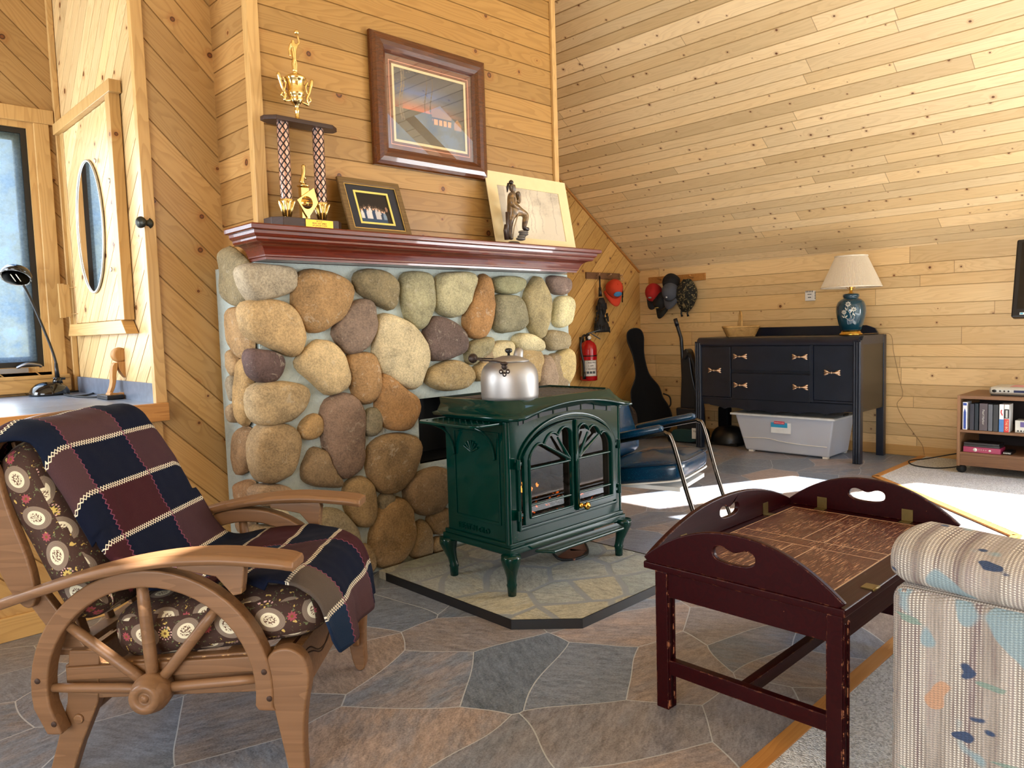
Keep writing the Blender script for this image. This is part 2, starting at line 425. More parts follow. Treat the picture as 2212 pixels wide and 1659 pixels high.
def stone_mat():
    s = N('river_stone'); a = s.t.nodes.new('ShaderNodeVertexColor'); a.layer_name = 'Col'; P = s.obj()
    n = s.noise(P, 9, 4, .65); sp = s.noise(P, 120, 3, .8); big = s.noise(P, 22, 4, .7, 1.0)
    f = s.add(.42, s.mul(s.add(s.mul(s.step(n, .25, .75), .55), s.mul(s.step(sp, .3, .72), .6)), .92))
    col = s.mix(1.0, a.outputs[0], s.comb(f, f, f), 'MULTIPLY')
    col = s.mix(s.mul(s.step(big, .58, .68), .35), col, rgb(196,186,164))
    col = s.mix(s.mul(s.step(sp, .62, .7), .3), col, rgb(86,70,54))
    s.out(col, .85); s.bump(s.add(s.mul(big, .8), s.mul(sp, .5)), .45, .008); return s.m
M['stone'] = stone_mat()
def mortar():
    s = N('grey_mortar'); P = s.obj(); n = s.noise(P, 14, 5, .7, .6); n2 = s.noise(P, 60, 3, .6)
    s.out(s.mix(n, rgb(150,162,158), rgb(192,202,196)), .9); s.bump(s.add(n, s.mul(n2, .3)), .7, .02); return s.m
M['mortar'] = mortar()
def enamel(name, c, rough=.12, coat=.6):
    s = N(name); n = s.noise(s.obj(), 40, 2)
    s.out(rgb(*c), rough, 0.0); s.put(s.bs.inputs['Specular IOR Level'], .25); s.put(s.bs.inputs['Coat Weight'], coat); s.put(s.bs.inputs['Coat Roughness'], .05)
    s.bump(n, .05, .003); return s.m
M['green'] = enamel('green_enamel', (0,40,33), .12, .12)
M['ironblk'] = plain('black_iron', rgb(24,24,25), .55, .3)
M['castgrate'] = plain('grate_brown', rgb(70,58,48), .5, .2)
M['brass'] = plain('polished_brass', rgb(222,176,84), .16, 1.0, .03)
M['gold'] = plain('gold_plate', rgb(238,214,150), .14, 1.0, .03)
M['antique'] = plain('antique_handle', rgb(214,184,156), .35, .8, .12, 60)
M['bronze_hinge'] = plain('dull_brass', rgb(118,100,58), .45, .8, .1, 60)
M['alu'] = plain('dull_aluminium', rgb(168,166,164), .45, .85, .06, 14)
M['chrome'] = plain('chrome_tube', rgb(92,84,76), .2, 1.0, .03)
M['steel'] = plain('steel', rgb(150,150,152), .3, 1.0, .03)
M['black'] = plain('black_plastic', rgb(18,18,20), .35, 0, .05)
M['blackgloss'] = enamel('black_gloss', (10,10,12), .1, .8)
M['rubber'] = plain('black_rubber', rgb(22,22,24), .7)
M['darkrust'] = plain('dark_iron_fitting', rgb(52,40,34), .45, .5, .15, 50)
M['white'] = plain('white_plastic', rgb(226,224,218), .45, 0, .03)
M['cream'] = plain('cream_mat_board', rgb(226,206,158), .8, 0, .03)
M['red'] = enamel('red_paint', (176,14,22), .2)
M['navy'] = plain('navy_paint', rgb(20,26,40), .3, 0, .25, 9)
M['navyworn'] = plain('navy_paint_top', rgb(24,29,42), .28, 0, .3, 14)
M['darkolive'] = plain('dark_side_panel', rgb(36,32,22), .35, 0, .2, 6)
M['denimcase'] = plain('guitar_case_vinyl', rgb(4,5,9), .7, 0, .1, Specular_IOR_Level=.15)
M['suck'] = plain('vacuum_body', rgb(16,20,30), .3, 0, .1)
M['vacgreen'] = plain('vacuum_teal', rgb(20,60,66), .3)
M['photo'] = None
def colmat(name, rough=.5, coat=0.0, metal=0.0, bump=0.0):
    s = N(name); a = s.t.nodes.new('ShaderNodeVertexColor'); a.layer_name = 'Col'
    s.out(a.outputs[0], rough, metal)
    if coat: s.put(s.bs.inputs['Coat Weight'], coat); s.put(s.bs.inputs['Coat Roughness'], .02)
    if bump: s.bump(s.noise(s.obj(), 300, 2), bump, .001)
    return s.m
M['print'] = colmat('printed_sheet', .6)
M['printgloss'] = colmat('glazed_print', .35)
M['paint'] = colmat('painted_surface', .45)
M['cloth'] = colmat('cap_cloth', .85, bump=.3)
def glass(name, tint=(1,1,1,1), refl=.08, rough=0.0):
    s = N(name); o = s.t.nodes['Material Output']
    tr = s.node('ShaderNodeBsdfTransparent', {0: tint}); gl = s.node('ShaderNodeBsdfGlossy', {'Color': (1,1,1,1), 'Roughness': rough})
    geo = s.t.nodes.new('ShaderNodeNewGeometry'); c = s.math('ABSOLUTE', s.vm('DOT_PRODUCT', geo.outputs['Normal'], geo.outputs['Incoming']))
    f = s.add(.04, s.mul(s.math('POWER', s.sub(1.0, c), 5.0), .9))
    mx = s.node('ShaderNodeMixShader', {0: s.add(f, refl*.3), 1: tr.outputs[0], 2: gl.outputs[0]})
    s.t.links.new(mx.outputs[0], o.inputs[0]); return s.m
M['glass'] = glass('clear_glass')
M['stoveglass'] = glass('stove_glass', (.5,.48,.45,1), .06)
def mirror():
    s = N('mirror_glass'); s.out((.92,.93,.95,1), .02, 1.0); return s.m
M['mirror'] = mirror()
def screen():
    s = N('insect_screen'); o = s.t.nodes['Material Output']
    n = s.noise(s.obj(), 90, 3, .7); n2 = s.noise(s.obj(), 6, 3, .6)
    col = s.mix(n, rgb(90,120,150), rgb(180,204,222))
    d = s.node('ShaderNodeBsdfTranslucent', {0: col}); tr = s.node('ShaderNodeBsdfTransparent', {0: (.48,.62,.76,1)})
    mx = s.node('ShaderNodeMixShader', {0: s.add(.45, s.mul(n, .35)), 1: tr.outputs[0], 2: d.outputs[0]})
    s.t.links.new(mx.outputs[0], o.inputs[0]); return s.m
M['screen'] = screen()
def tote():
    s = N('clear_tote_plastic'); o = s.t.nodes['Material Output']
    d = s.node('ShaderNodeBsdfTranslucent', {0: rgb(240,245,255)}); df = s.node('ShaderNodeBsdfDiffuse', {0: rgb(226,234,250)})
    tr = s.node('ShaderNodeBsdfTransparent', {0: (.9,.93,.97,1)}); gl = s.node('ShaderNodeBsdfGlossy', {'Roughness': .25})
    a = s.node('ShaderNodeMixShader', {0: .85, 1: d.outputs[0], 2: df.outputs[0]})
    b = s.node('ShaderNodeMixShader', {0: .30, 1: a.outputs[0], 2: tr.outputs[0]})
    c = s.node('ShaderNodeMixShader', {0: .06, 1: b.outputs[0], 2: gl.outputs[0]})
    s.t.links.new(c.outputs[0], o.inputs[0]); return s.m
M['tote'] = tote()
def shade():
    s = N('pleated_lampshade'); o = s.t.nodes['Material Output']
    c = s.mix(s.noise(s.obj(), 60, 2), rgb(226,214,192), rgb(238,228,208))
    d = s.node('ShaderNodeBsdfDiffuse', {0: c}); t = s.node('ShaderNodeBsdfTranslucent', {0: c})
    mx = s.node('ShaderNodeMixShader', {0: .3, 1: d.outputs[0], 2: t.outputs[0]})
    s.t.links.new(mx.outputs[0], o.inputs[0]); return s.m
M['shade'] = shade()
def vinylblue():
    s = N('teal_vinyl'); n = s.noise(s.obj(), 9, 3, .6); f = s.noise(s.obj(), 250, 2, .7)
    col = s.mix(n, rgb(2,26,52), rgb(6,56,84)); col = s.mix(s.mul(s.step(f, .55, .75), .5), col, rgb(30,116,140))
    s.out(col, .22); s.put(s.bs.inputs['Coat Weight'], .2); s.bump(n, .2, .01); return s.m
M['vinyl'] = vinylblue()
# calico: brown ground, cream cameo ovals with taupe rings, flowers between them (uses UV in metres)
def calico():
    s = N('brown_calico'); x, y, z = s.sep(s.uv()); W = .112
    x = s.math('DIVIDE', x, W); y = s.math('DIVIDE', y, W)
    def lattice(ox, oy, stag):
        yy = s.add(y, oy); ky = s.math('FLOOR', yy); fy = s.sub(s.sub(yy, ky), .5)
        xx = s.add(s.add(x, ox), s.mul(ky, stag)); kx = s.math('FLOOR', xx); fx = s.sub(s.sub(xx, kx), .5)
        r, rv = s.white(s.comb(kx, ky), '3D'); return fx, fy, rv
    fx, fy, rv = lattice(0, 0, .5)
    an = s.mul(s.sub(rv, .5), 2.6); ca = s.math('COSINE', an); sa = s.math('SINE', an)
    ex = s.add(s.mul(fx, ca), s.mul(fy, sa)); ey = s.sub(s.mul(fy, ca), s.mul(fx, sa))
    d = s.math('SQRT', s.add(s.math('POWER', s.math('DIVIDE', ex, .27), 2.0), s.math('POWER', s.math('DIVIDE', ey, .36), 2.0)))
    fleck = s.noise(s.comb(s.mul(x, 9.0), s.mul(y, 9.0)), 1.0, 3, .7)
    base = s.mix(s.step(fleck, .6, .64), rgb(66,42,32), rgb(112,122,82))
    base = s.mix(s.step(s.noise(s.comb(s.add(s.mul(x, 6.0), 40.0), s.mul(y, 6.0)), 1.0, 2, .6), .64, .67), base, rgb(206,176,96))
    bx, by, bv = lattice(.5, .0, .5)
    r2 = s.math('SQRT', s.add(s.mul(bx, bx), s.mul(by, by))); th = s.math('ARCTAN2', by, bx)
    pet = s.add(.10, s.mul(s.math('SINE', s.mul(th, 9.0)), .018))
    fl = s.math('LESS_THAN', r2, pet)
    fcol = s.mix(s.math('GREATER_THAN', bv, .5), rgb(208,182,98), rgb(158,72,80))
    ringm = s.mul(s.math('GREATER_THAN', r2, .13), s.math('LESS_THAN', r2, .165))
    dots = s.mul(ringm, s.math('GREATER_THAN', s.math('SINE', s.mul(th, 14.0)), .1))
    base = s.mix(s.mul(dots, s.math('LESS_THAN', bv, .5)), base, rgb(214,170,160))
    base = s.mix(fl, base, fcol)
    base = s.mix(s.math('LESS_THAN', r2, .035), base, rgb(120,84,40))
    col = s.mix(s.math('LESS_THAN', d, 1.0), base, rgb(140,122,104))
    rip = s.math('GREATER_THAN', s.math('FRACT', s.mul(d, 9.0)), .6)
    col = s.mix(s.mul(rip, s.mul(s.math('LESS_THAN', d, 1.0), .4)), col, rgb(108,90,76))
    col = s.mix(s.math('LESS_THAN', d, .62), col, rgb(232,222,190))
    inner = s.mul(s.math('LESS_THAN', d, .42), s.step(s.noise(s.comb(s.mul(x, 26.0), s.mul(y, 26.0)), 1.0, 2, .6), .48, .54))
    col = s.mix(inner, col, rgb(104,72,54))
    s.out(col, .85); s.bump(s.noise(s.obj(), 30, 4, .6), .25, .01); return s.m
M['calico'] = calico()
# patchwork throw: UV in patches
def patch():
    s = N('patchwork_throw'); x, y, z = s.sep(s.uv())
    kx = s.math('FLOOR', x); ky = s.math('FLOOR', y); fx = s.sub(x, kx); fy = s.sub(y, ky)
    par = s.math('FRACT', s.mul(s.add(kx, ky), .5))
    c, v = s.white(s.comb(kx, ky, 3.0), '3D')
    alt = s.ramp(v, [(0, rgb(62,40,46)), (.3, rgb(56,22,28)), (.55, rgb(82,72,64)), (.8, rgb(72,50,54)), (1, rgb(66,44,48))], 'CONSTANT')
    nav = s.ramp(s.math('FRACT', s.mul(v, 7.0)), [(0, rgb(5,14,36)), (.5, rgb(8,20,42)), (.8, rgb(20,38,62))], 'CONSTANT')
    col = s.mix(s.math('GREATER_THAN', par, .25), nav, alt)
    tw = s.noise(s.comb(s.mul(x, 60.0), s.mul(y, 60.0)), 1.0, 3, .7)
    lum = s.add(.72, s.mul(tw, .56)); col = s.mix(1.0, col, s.comb(lum, lum, lum), 'MULTIPLY')
    def stitch(f, along, n, amp, w):   # zig-zag crossing the seam f=0
        d = s.math('MINIMUM', f, s.sub(1.0, f)); sg = s.math('GREATER_THAN', f, .5)
        sd = s.sub(f, sg)
        t = s.math('FRACT', s.mul(along, n)); tri = s.sub(s.math('ABSOLUTE', s.sub(s.mul(t, 2.0), 1.0)), .5)
        a = s.math('ABSOLUTE', s.sub(sd, s.mul(tri, 2*amp)))
        b = s.math('ABSOLUTE', s.add(sd, s.mul(tri, 2*amp)))
        return a, b, d
    a, b, d = stitch(fy, x, 11.0, .045, .01)
    m = s.math('MAXIMUM', s.math('LESS_THAN', a, .013), s.math('LESS_THAN', b, .013))
    col = s.mix(m, col, rgb(224,216,192))
    a, b, d = stitch(fx, y, 9.0, .02, .006)
    col = s.mix(s.math('LESS_THAN', a, .009), col, rgb(118,62,84))
    s.out(col, .9)
    s.put(s.bs.inputs['Specular IOR Level'], .2)
    s.bump(s.add(tw, s.mul(m, 1.5)), .35, .004); return s.m
M['patch'] = patch()
# tapestry sofa cloth: chunky stripes of yarn with motifs
def tapestry():
    s = N('tapestry_cloth'); x, y, z = s.sep(s.uv())
    yarn = s.math('SINE', s.mul(x, 900.0)); pk = s.math('SINE', s.add(s.mul(y, 1300.0), s.mul(s.math('FLOOR', s.mul(x, 143.2)), 2.1)))
    w = s.add(s.mul(yarn, .5), s.mul(pk, .5))
    band = s.noise(s.comb(s.mul(x, 30.0), s.mul(y, 1.8)), 1.0, 4, .65)
    col = s.ramp(band, [(.25, rgb(140,122,122)), (.42, rgb(176,166,156)), (.52, rgb(152,142,132)), (.62, rgb(124,106,106)), (.75, rgb(182,174,166))])
    col = s.mix(s.mul(s.step(w, .0, .7), s.step(s.noise(s.comb(s.mul(x, 22.0), 3.0), 1.0, 1, .5), .42, .56)), col, rgb(226,220,208))
    m1 = s.step(s.noise(s.comb(s.add(s.mul(x, 7.0), 11.3), s.mul(y, 6.0)), 1.0, 2, .45), .585, .61)
    col = s.mix(s.mul(m1, .85), col, rgb(138,164,172))
    m2 = s.step(s.noise(s.comb(s.add(s.mul(x, 9.0), 3.0), s.add(s.mul(y, 13.0), 5.0)), 1.0, 2, .5), .66, .68)
    col = s.mix(m2, col, rgb(58,74,104))
    m3 = s.step(s.noise(s.comb(s.add(s.mul(x, 8.0), 23.0), s.add(s.mul(y, 7.0), 9.0)), 1.0, 2, .5), .68, .70)
    col = s.mix(s.mul(m3, .8), col, rgb(196,148,112))
    m4 = s.step(s.noise(s.comb(s.add(s.mul(x, 6.0), 33.0), s.add(s.mul(y, 30.0), 9.0)), 1.0, 2, .5), .69, .71)
    col = s.mix(s.mul(m4, .8), col, rgb(120,148,136))
    lum = s.add(.86, s.mul(w, .16)); col = s.mix(1.0, col, s.comb(lum, lum, lum), 'MULTIPLY')
    s.out(col, .95); s.bump(w, .6, .003); return s.m
M['tapestry'] = tapestry()
def camo(name, cols, sc=20):
    s = N(name); n = s.noise(s.obj(), sc, 2, .5, 1.5)
    s.out(s.ramp(n, [(0, rgb(*cols[0])), (.45, rgb(*cols[1])), (.52, rgb(*cols[2])), (.6, rgb(*cols[3]))], 'CONSTANT'), .9); s.bump(s.noise(s.obj(), 60, 3), .4, .006); return s.m
M['camobag'] = camo('camo_bag', [(44,34,26),(70,54,42),(34,26,20),(96,78,62)], 22)
M['camocap'] = camo('camo_cap', [(20,20,16),(20,20,16),(52,52,34),(140,124,84)], 34)
def wicker():
    s = N('wicker'); n = s.noise(s.obj(), 30, 3, .6)
    s.out(s.mix(n, rgb(150,108,54), rgb(206,166,100)), .55); return s.m
M['wicker'] = wicker()
def ember():
    s = N('glowing_ember'); n = s.noise(s.obj(), 40, 3)
    s.out(rgb(40,36,34), .9); s.put(s.bs.inputs['Emission Color'], rgb(255,110,30)); s.put(s.bs.inputs['Emission Strength'], s.mul(s.step(n, .62, .7), 1.2))
    s.bump(n, .8, .01); return s.m
M['ember'] = ember()
def flame():
    s = N('flame'); s.out(rgb(255,140,50), .5); s.put(s.bs.inputs['Emission Color'], rgb(255,150,60)); s.put(s.bs.inputs['Emission Strength'], 2.0); return s.m
M['flame'] = flame()
M['log'] = plain('ceramic_log', rgb(66,58,54), .9, 0, .3, 30, .6)
M['blaclog'] = plain('charred_bed', rgb(30,28,28), .85, 0, .4, 60, .8)
M['tile'] = flags('counter_tile', 2.6, [(116,128,146),(128,138,154),(108,120,140)], (150,160,172), .006, seed=1.1, rough=.22, tex=.7)
M['slateblue'] = plain('slate_splash', rgb(104,112,126), .3, 0, .2, 30)
M['ceramic'] = enamel('teal_ceramic', (14,58,74), .08, 1.0)
M['silvertrim'] = plain('silver_enamel', rgb(196,196,186), .35, .5, .1)
M['screenblk'] = enamel('tv_screen', (4,5,9), .06, .6)
M['bronze'] = colmat('bronze_figure', .45, .2, .15)
M['pink'] = plain('magenta_case', rgb(150,40,80), .35)
# ---------------------------------------------------------------- boards: real tongue-and-groove relief
def boards(mb, poly, o, U, V, period, fr=(0.0,), off=0.0, n=None, gw=.006, gd=.005, ang=None):
    """poly: convex polygon of points in 3D lying in plane through o; U along the boards, V across them (unit); groove positions match pine()."""
    U, V = Vector(U).normalized(), Vector(V).normalized(); nrm = Vector(n).normalized()
    poly = [Vector(p) for p in poly]
    us = [p.dot(U) for p in poly]; vs = [p.dot(V) for p in poly]; base = nrm*poly[0].dot(nrm)
    u0, u1, v0, v1 = min(us)-.02, max(us)+.02, min(vs)-.02, max(vs)+.02
    cuts = []
    k = math.floor(v0/period+off)-1
    while True:
        for g in fr:
            cuts.append((k+g-off)*period)
        k += 1
        if (k-off)*period > v1+period: break
    prof = []
    for c in cuts: prof += [(c-gw/2, 0), (c-gw/6, -gd), (c+gw/6, -gd), (c+gw/2, 0)]
    bm = bmesh.new(); rows = []
    for v, d in prof:
        a = base+U*u0+V*v+nrm*d; b = base+U*u1+V*v+nrm*d
        rows.append((bm.verts.new(a), bm.verts.new(b)))
    for i in range(len(rows)-1):
        bm.faces.new((rows[i][0], rows[i][1], rows[i+1][1], rows[i+1][0]))
    cen = sum(poly, Vector())/len(poly)
    for i in range(len(poly)):
        a, b = poly[i], poly[(i+1) % len(poly)]
        e = (b-a).cross(nrm).normalized()
        if e.dot(cen-a) > 0: e = -e
        bmesh.ops.bisect_plane(bm, geom=bm.verts[:]+bm.edges[:]+bm.faces[:], plane_co=a, plane_no=e, clear_outer=True)
    bm.verts.index_update()
    mb._add([v.co.copy() for v in bm.verts], [tuple(v.index for v in f.verts) for f in bm.faces])
    bm.free(); return mb

XK, YG, YL, YB, XB, YW = 6.528, 4.741, 3.41, 3.03, 1.159, 4.64
CZ = lambda x: 1.694+.665*(6.528-x)
YBACK, XLEFT, XR = -3.6, -3.6, 1.8          # back wall, left wall, ridge
ZR = CZ(XR)
CZL = lambda x: ZR-.35*(XR-x)
# floor (sheet vinyl) and carpet
mb = MB(); mb.box((XLEFT, YBACK, -.05), (XK+.05, YG+.05, 0)); struct('floor', mb, M['floor'])
mb = MB(); cp = [(XLEFT, .875), (4.45, .875), (5.53, 1.955), (XK-.012, 1.955), (XK-.012, YBACK), (XLEFT, YBACK)]
mb.prism(cp, (0,0,.0005), (1,0,0), (0,1,0), (0,0,.009)); o = struct('carpet_floor', mb, M['carpet'])
def strip(name, p, q, w=.05):
    mb = MB(); mb.bar((p[0], p[1], .006), (q[0], q[1], .006), w, .012); return struct(name, mb, M['oak'], bevel=.003)
strip('trim_1', (XLEFT, .9), (4.445, .9)); strip('trim_2', (4.43, .905), (5.52, 1.985)); strip('trim_3', (5.5, 1.975), (XK-.014, 1.975))
# ceiling (right slope) with one skylight; other holes are added to aim the sun
holes = [(4.36, 5.65, .20, .72), (4.25, 5.85, -1.3, .06), (1.36, 1.57, -1.21, -1.04)]
def cpt(x, y): return Vector((x, y, CZ(x)))
mb = MB(); ys = sorted({YBACK, YG+.01}|{h[2] for h in holes}|{h[3] for h in holes}); nrm = Vector((-.665*CS, 0, -CS))
for y0, y1 in zip(ys, ys[1:]):
    seg = [(h[0], h[1]) for h in holes if h[2] <= y0+1e-6 and h[3] >= y1-1e-6 and h[1] > XR]
    xs = [XR]+[x for s_ in sorted(seg) for x in s_]+[XK+.005]
    for i in range(0, len(xs), 2):
        boards(mb, [cpt(xs[i], y0), cpt(xs[i+1], y0), cpt(xs[i+1], y1), cpt(xs[i], y1)], None, (0,1,0), SLV, .285, (0.0,.40,.70), .1, n=nrm, gw=.009, gd=.006)
struct('ceiling', mb, M['ceil'])
mb = MB()    # shafts of the skylight and the added sun opening
for h in holes[:2]:
    for (a, b) in (((h[0],h[2]),(h[1],h[2])), ((h[1],h[2]),(h[1],h[3])), ((h[1],h[3]),(h[0],h[3])), ((h[0],h[3]),(h[0],h[2]))):
        p, q = cpt(*a), cpt(*b); up = -nrm*.10
        mb._add([p, q, q+up, p+up], [(0,1,2,3)])
struct('trim_4', mb, M['trimh'])
mb = MB(); y0, y1 = YBACK, YG+.01        # left slope, with an unseen hole added for the armrest sun patch
lp = lambda x, y: Vector((x, y, CZL(x)))
h = holes[2]
for xa, xb, ya, yb in ((XLEFT, h[0], y0, y1), (h[1], XR, y0, y1), (h[0], h[1], y0, h[2]), (h[0], h[1], h[3], y1)):
    mb._add([lp(xa, ya), lp(xb, ya), lp(xb, yb), lp(xa, yb)], [(0,1,2,3)])
struct('ceiling_left', mb, M['ceil'])
# knee wall
mb = MB(); boards(mb, [(XK,YBACK,0),(XK,YG+.01,0),(XK,YG+.01,1.70),(XK,YBACK,1.70)], None, (0,1,0), (0,0,1), .325, (0.0,.42,.70), .2, n=(-1,0,0)); struct('wall_right', mb, M['knee'])
mb = MB(); mb.box((XK-.014, YBACK, 0), (XK, YG, .085)); struct('baseboard_right', mb, M['trimh'], bevel=.004)
# gable wall right of the chimney (diagonal boards), real gable edge
mb = MB(); boards(mb, [(2.3,YG,0),(XK,YG,0),(XK,YG,CZ(XK)),(2.3,YG,CZ(2.3))], None, (_h,0,_h), (-_h,0,_h), .125, (0.0,), 0.0, n=(0,-1,0)); struct('wall_gable', mb, M['gable'])
mb = MB(); mb.bar((XK-.01, YG-.008, CZ(XK)-.012), (3.0, YG-.008, CZ(3.0)-.012), .016, .02, (0,1,0)); struct('trim_5', mb, M['oak'])
# chimney breast
XC0, XC1 = 1.486, 3.356
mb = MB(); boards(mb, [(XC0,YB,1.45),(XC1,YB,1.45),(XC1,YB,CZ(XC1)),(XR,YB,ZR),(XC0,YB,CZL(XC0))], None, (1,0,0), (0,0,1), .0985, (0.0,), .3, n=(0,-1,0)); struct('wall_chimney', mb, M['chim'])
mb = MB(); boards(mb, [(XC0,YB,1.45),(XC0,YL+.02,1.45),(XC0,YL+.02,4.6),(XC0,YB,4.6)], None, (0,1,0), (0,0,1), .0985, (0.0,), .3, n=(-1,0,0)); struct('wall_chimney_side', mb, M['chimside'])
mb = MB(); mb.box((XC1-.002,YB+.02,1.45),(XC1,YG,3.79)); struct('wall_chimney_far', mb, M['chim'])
mb = MB(); mb.box((XC0-.018,YB-.014,1.575),(XC0+.034,YB+.03,4.4)); struct('trim_6', mb, M['trim'], bevel=.003)
mb = MB(); mb.box((XC1-.02,YB-.014,1.575),(XC1+.016,YB+.03,3.8)); struct('trim_7', mb, M['trim'], bevel=.003)
# left wall piece between cupboard corner and chimney
mb = MB(); boards(mb, [(XB,YL,0),(XC0+.03,YL,0),(XC0+.03,YL,4.5),(XB,YL,4.3)], None, (_h,0,-_h), (_h,0,_h), .118, (0.0,), .35, n=(0,-1,0)); struct('wall_left', mb, M['left'])
mb = MB(); mb.box((XB-.02,YL-.018,.845),(XB+.028,YL+.02,4.3)); struct('trim_8', mb, M['trim'], bevel=.003)
# wall under the counter
mb = MB(); boards(mb, [(XLEFT,YL-.02,0),(XB,YL-.02,0),(XB,YL-.02,.86),(XLEFT,YL-.02,.86)], None, (_h,0,-_h), (_h,0,_h), .118, (0.0,), .35, n=(0,-1,0)); struct('wall_counter', mb, M['left'])
mb = MB(); mb.box((XLEFT,YL-.036,0),(XC0,YL-.018,.095)); struct('baseboard_left', mb, M['trimh'], bevel=.004)
# cupboard face looking into the window bay
mb = MB(); boards(mb, [(XB,YL,.8),(XB,YW,.8),(XB,YW,4.3),(XB,YL,4.3)], None, (0,-_h,_h), (0,_h,_h), .10, (0.0,), .1, n=(-1,0,0)); struct('wall_cupboard', mb, M['cup'])
# window wall, with the opening for the window
WX0, WX1, WZ0, WZ1 = -.15, 1.03, .985, 2.30
mb = MB()
for poly in ([(WX1,YW,.8),(XB,YW,.8),(XB,YW,4.3),(WX1,YW,4.3)], [(WX0,YW,WZ1),(WX1,YW,WZ1),(WX1,YW,4.3),(WX0,YW,4.3)], [(WX0,YW,.8),(WX1,YW,.8),(WX1,YW,WZ0),(WX0,YW,WZ0)], [(-1.9,YW,.8),(WX0,YW,.8),(WX0,YW,4.3),(-1.9,YW,4.3)]):
    boards(mb, poly, None, (_h,0,-_h), (_h,0,_h), .118, (0.0,), .35, n=(0,-1,0))
struct('wall_window', mb, M['left'])
mb = MB(); mb.box((XB-.03,YW-.03,.87),(XB-.002,YW+.0,4.3)); struct('trim_9', mb, M['trim'], bevel=.003)
# left end of the bay: glazed side
mb = MB(); mb.box((-1.92,YL,.0),(-1.9,YW,.86)); mb.box((-1.92,YL,2.35),(-1.9,YW,4.3)); struct('wall_bay', mb, M['left'])
# left wall and back wall of the room (behind the viewer), with their window openings
mb = MB(); mb.box((XLEFT-.02,YBACK,0),(XLEFT,YL,max(1.0,CZL(XLEFT)+.05))); struct('wall_side', mb, M['left'])
mb = MB(); zb = 4.9
mb.box((XLEFT,YBACK-.02,0),(1.9,YBACK,zb)); mb.box((1.9,YBACK-.02,0),(XK,YBACK,.15)); mb.box((6.4,YBACK-.02,.15),(XK,YBACK,1.7)); mb.box((1.9,YBACK-.02,2.9),(5.0,YBACK,3.1)); mb.box((3.35,YBACK-.02,.15),(3.45,YBACK,3.6)); mb.box((4.9,YBACK-.02,.15),(5.0,YBACK,2.7)); struct('wall_back', mb, M['chim'])
mb = MB(); mb.box((XLEFT,YL-.0,2.9),(XB,YL+.02,4.6)); struct('wall_over_bay', mb, M['left'])
mb = MB(); mb.box((-1.9,YL,2.9),(XB,YW+.02,2.92)); 
mb = MB(); mb.box((-1.9,YL,4.28),(XB,YW+.02,4.3)); struct('ceiling_bay', mb, M['trimh'])
# ---------------------------------------------------------------- window_1
w = bpy.data.objects.new('window_1', None); COL.objects.link(w); w['kind'] = 'structure'
cw = .075
mb = MB()
mb.box((WX1-.0,YW-.022,WZ0-.02),(WX1+cw-.005,YW,WZ1)); mb.box((WX0-cw,YW-.022,WZ0-.02),(WX0,YW,WZ1))
mb.box((WX0-cw-.01,YW-.026,WZ1),(WX1+cw+.02,YW,WZ1+.075))
mb.build('casing', M['trim'], w, bevel=.003)
mb = MB(); mb.box((WX0-cw-.01,YW-.045,WZ0-.105),(WX1+cw+.005,YW,WZ0-.02)); mb.box((WX0-cw,YW-.05,WZ0-.035),(WX1+cw,YW+.06,WZ0-.015)); mb.build('sill', M['trimh'], w, bevel=.003)
mb = MB(); mb.box((WX1-.03,YW,WZ0+.03),(WX1,YW+.09,WZ1-.03)); mb.box((WX0,YW,WZ0+.03),(WX0+.03,YW+.09,WZ1-.03)); mb.box((WX0,YW,WZ1-.03),(WX1,YW+.09,WZ1)); mb.box((WX0,YW,WZ0-.015),(WX1,YW+.09,WZ0+.03)); mb.build('window_frame', M['trim'], w)
ring4 = lambda a, b, c, d, t: ([(a,c),(b,c),(b,d),(a,d)], [(a+t,c+t),(b-t,c+t),(b-t,d-t),(a+t,d-t)])
def fr(mbx, x0, x1, z0, z1, t, y, dy):
    o_, i_ = ring4(x0, x1, z0, z1, t); return mbx.ring(o_, i_, (0,y,0), (1,0,0), (0,0,1), (0,dy,0))
fr(MB(), WX0+.03, WX1-.03, WZ0+.03, WZ1-.03, .028, YW+.012, .02).build('screen_frame', M['black'], w)
fr(MB(), WX0+.055, WX1-.055, WZ0+.055, WZ1-.055, .03, YW+.045, .03).build('sash', M['trim'], w)
mb = MB(); mb._add([(WX0+.05,YW+.022,WZ0+.05),(WX1-.05,YW+.022,WZ0+.05),(WX1-.05,YW+.022,WZ1-.05),(WX0+.05,YW+.022,WZ1-.05)], [(0,1,2,3)]); mb.build('screen', M['screen'], w)
mb = MB(); mb.box((WX0+.08,YW+.058,WZ0+.08),(WX1-.08,YW+.062,WZ1-.08)); mb.build('pane', M['glass'], w)
cl = onY((45,786), YW-.02)
mb = MB(); mb.box((cl.x-.11,YW-.035,WZ0+.002),(cl.x+.03,YW+.01,WZ0+.028)); mb.tube(spline([(cl.x-.02,YW-.03,WZ0+.03),(cl.x+.02,YW-.05,WZ0+.048),(cl.x+.075,YW-.05,WZ0+.04),(cl.x+.085,YW-.045,WZ0+.03)],5), .008); mb.build('crank', M['steel'], w, bevel=.004)
# sloping mop board / counter of the bay
ZC = .866
t = thing('window_counter', 'tiled window counter with wooden front edge behind the armchair', 'counter', (0,0,0))
mb = MB(); mb.box((-1.88,YL-.015,ZC-.02),(XB-.004,YW-.003,ZC)); mb.build('tile_top', M['tile'], t)
mb = MB(); mb.box((-1.88,YL-.058,ZC-.075),(XB+.02,YL-.022,ZC+.002)); mb.build('wooden_edge', M['oak'], t, bevel=.003)
mb = MB(); mb.box((XB-.016,YL,ZC),(XB-.004,YW-.004,ZC+.085)); mb.build('backsplash', M['slateblue'], t)
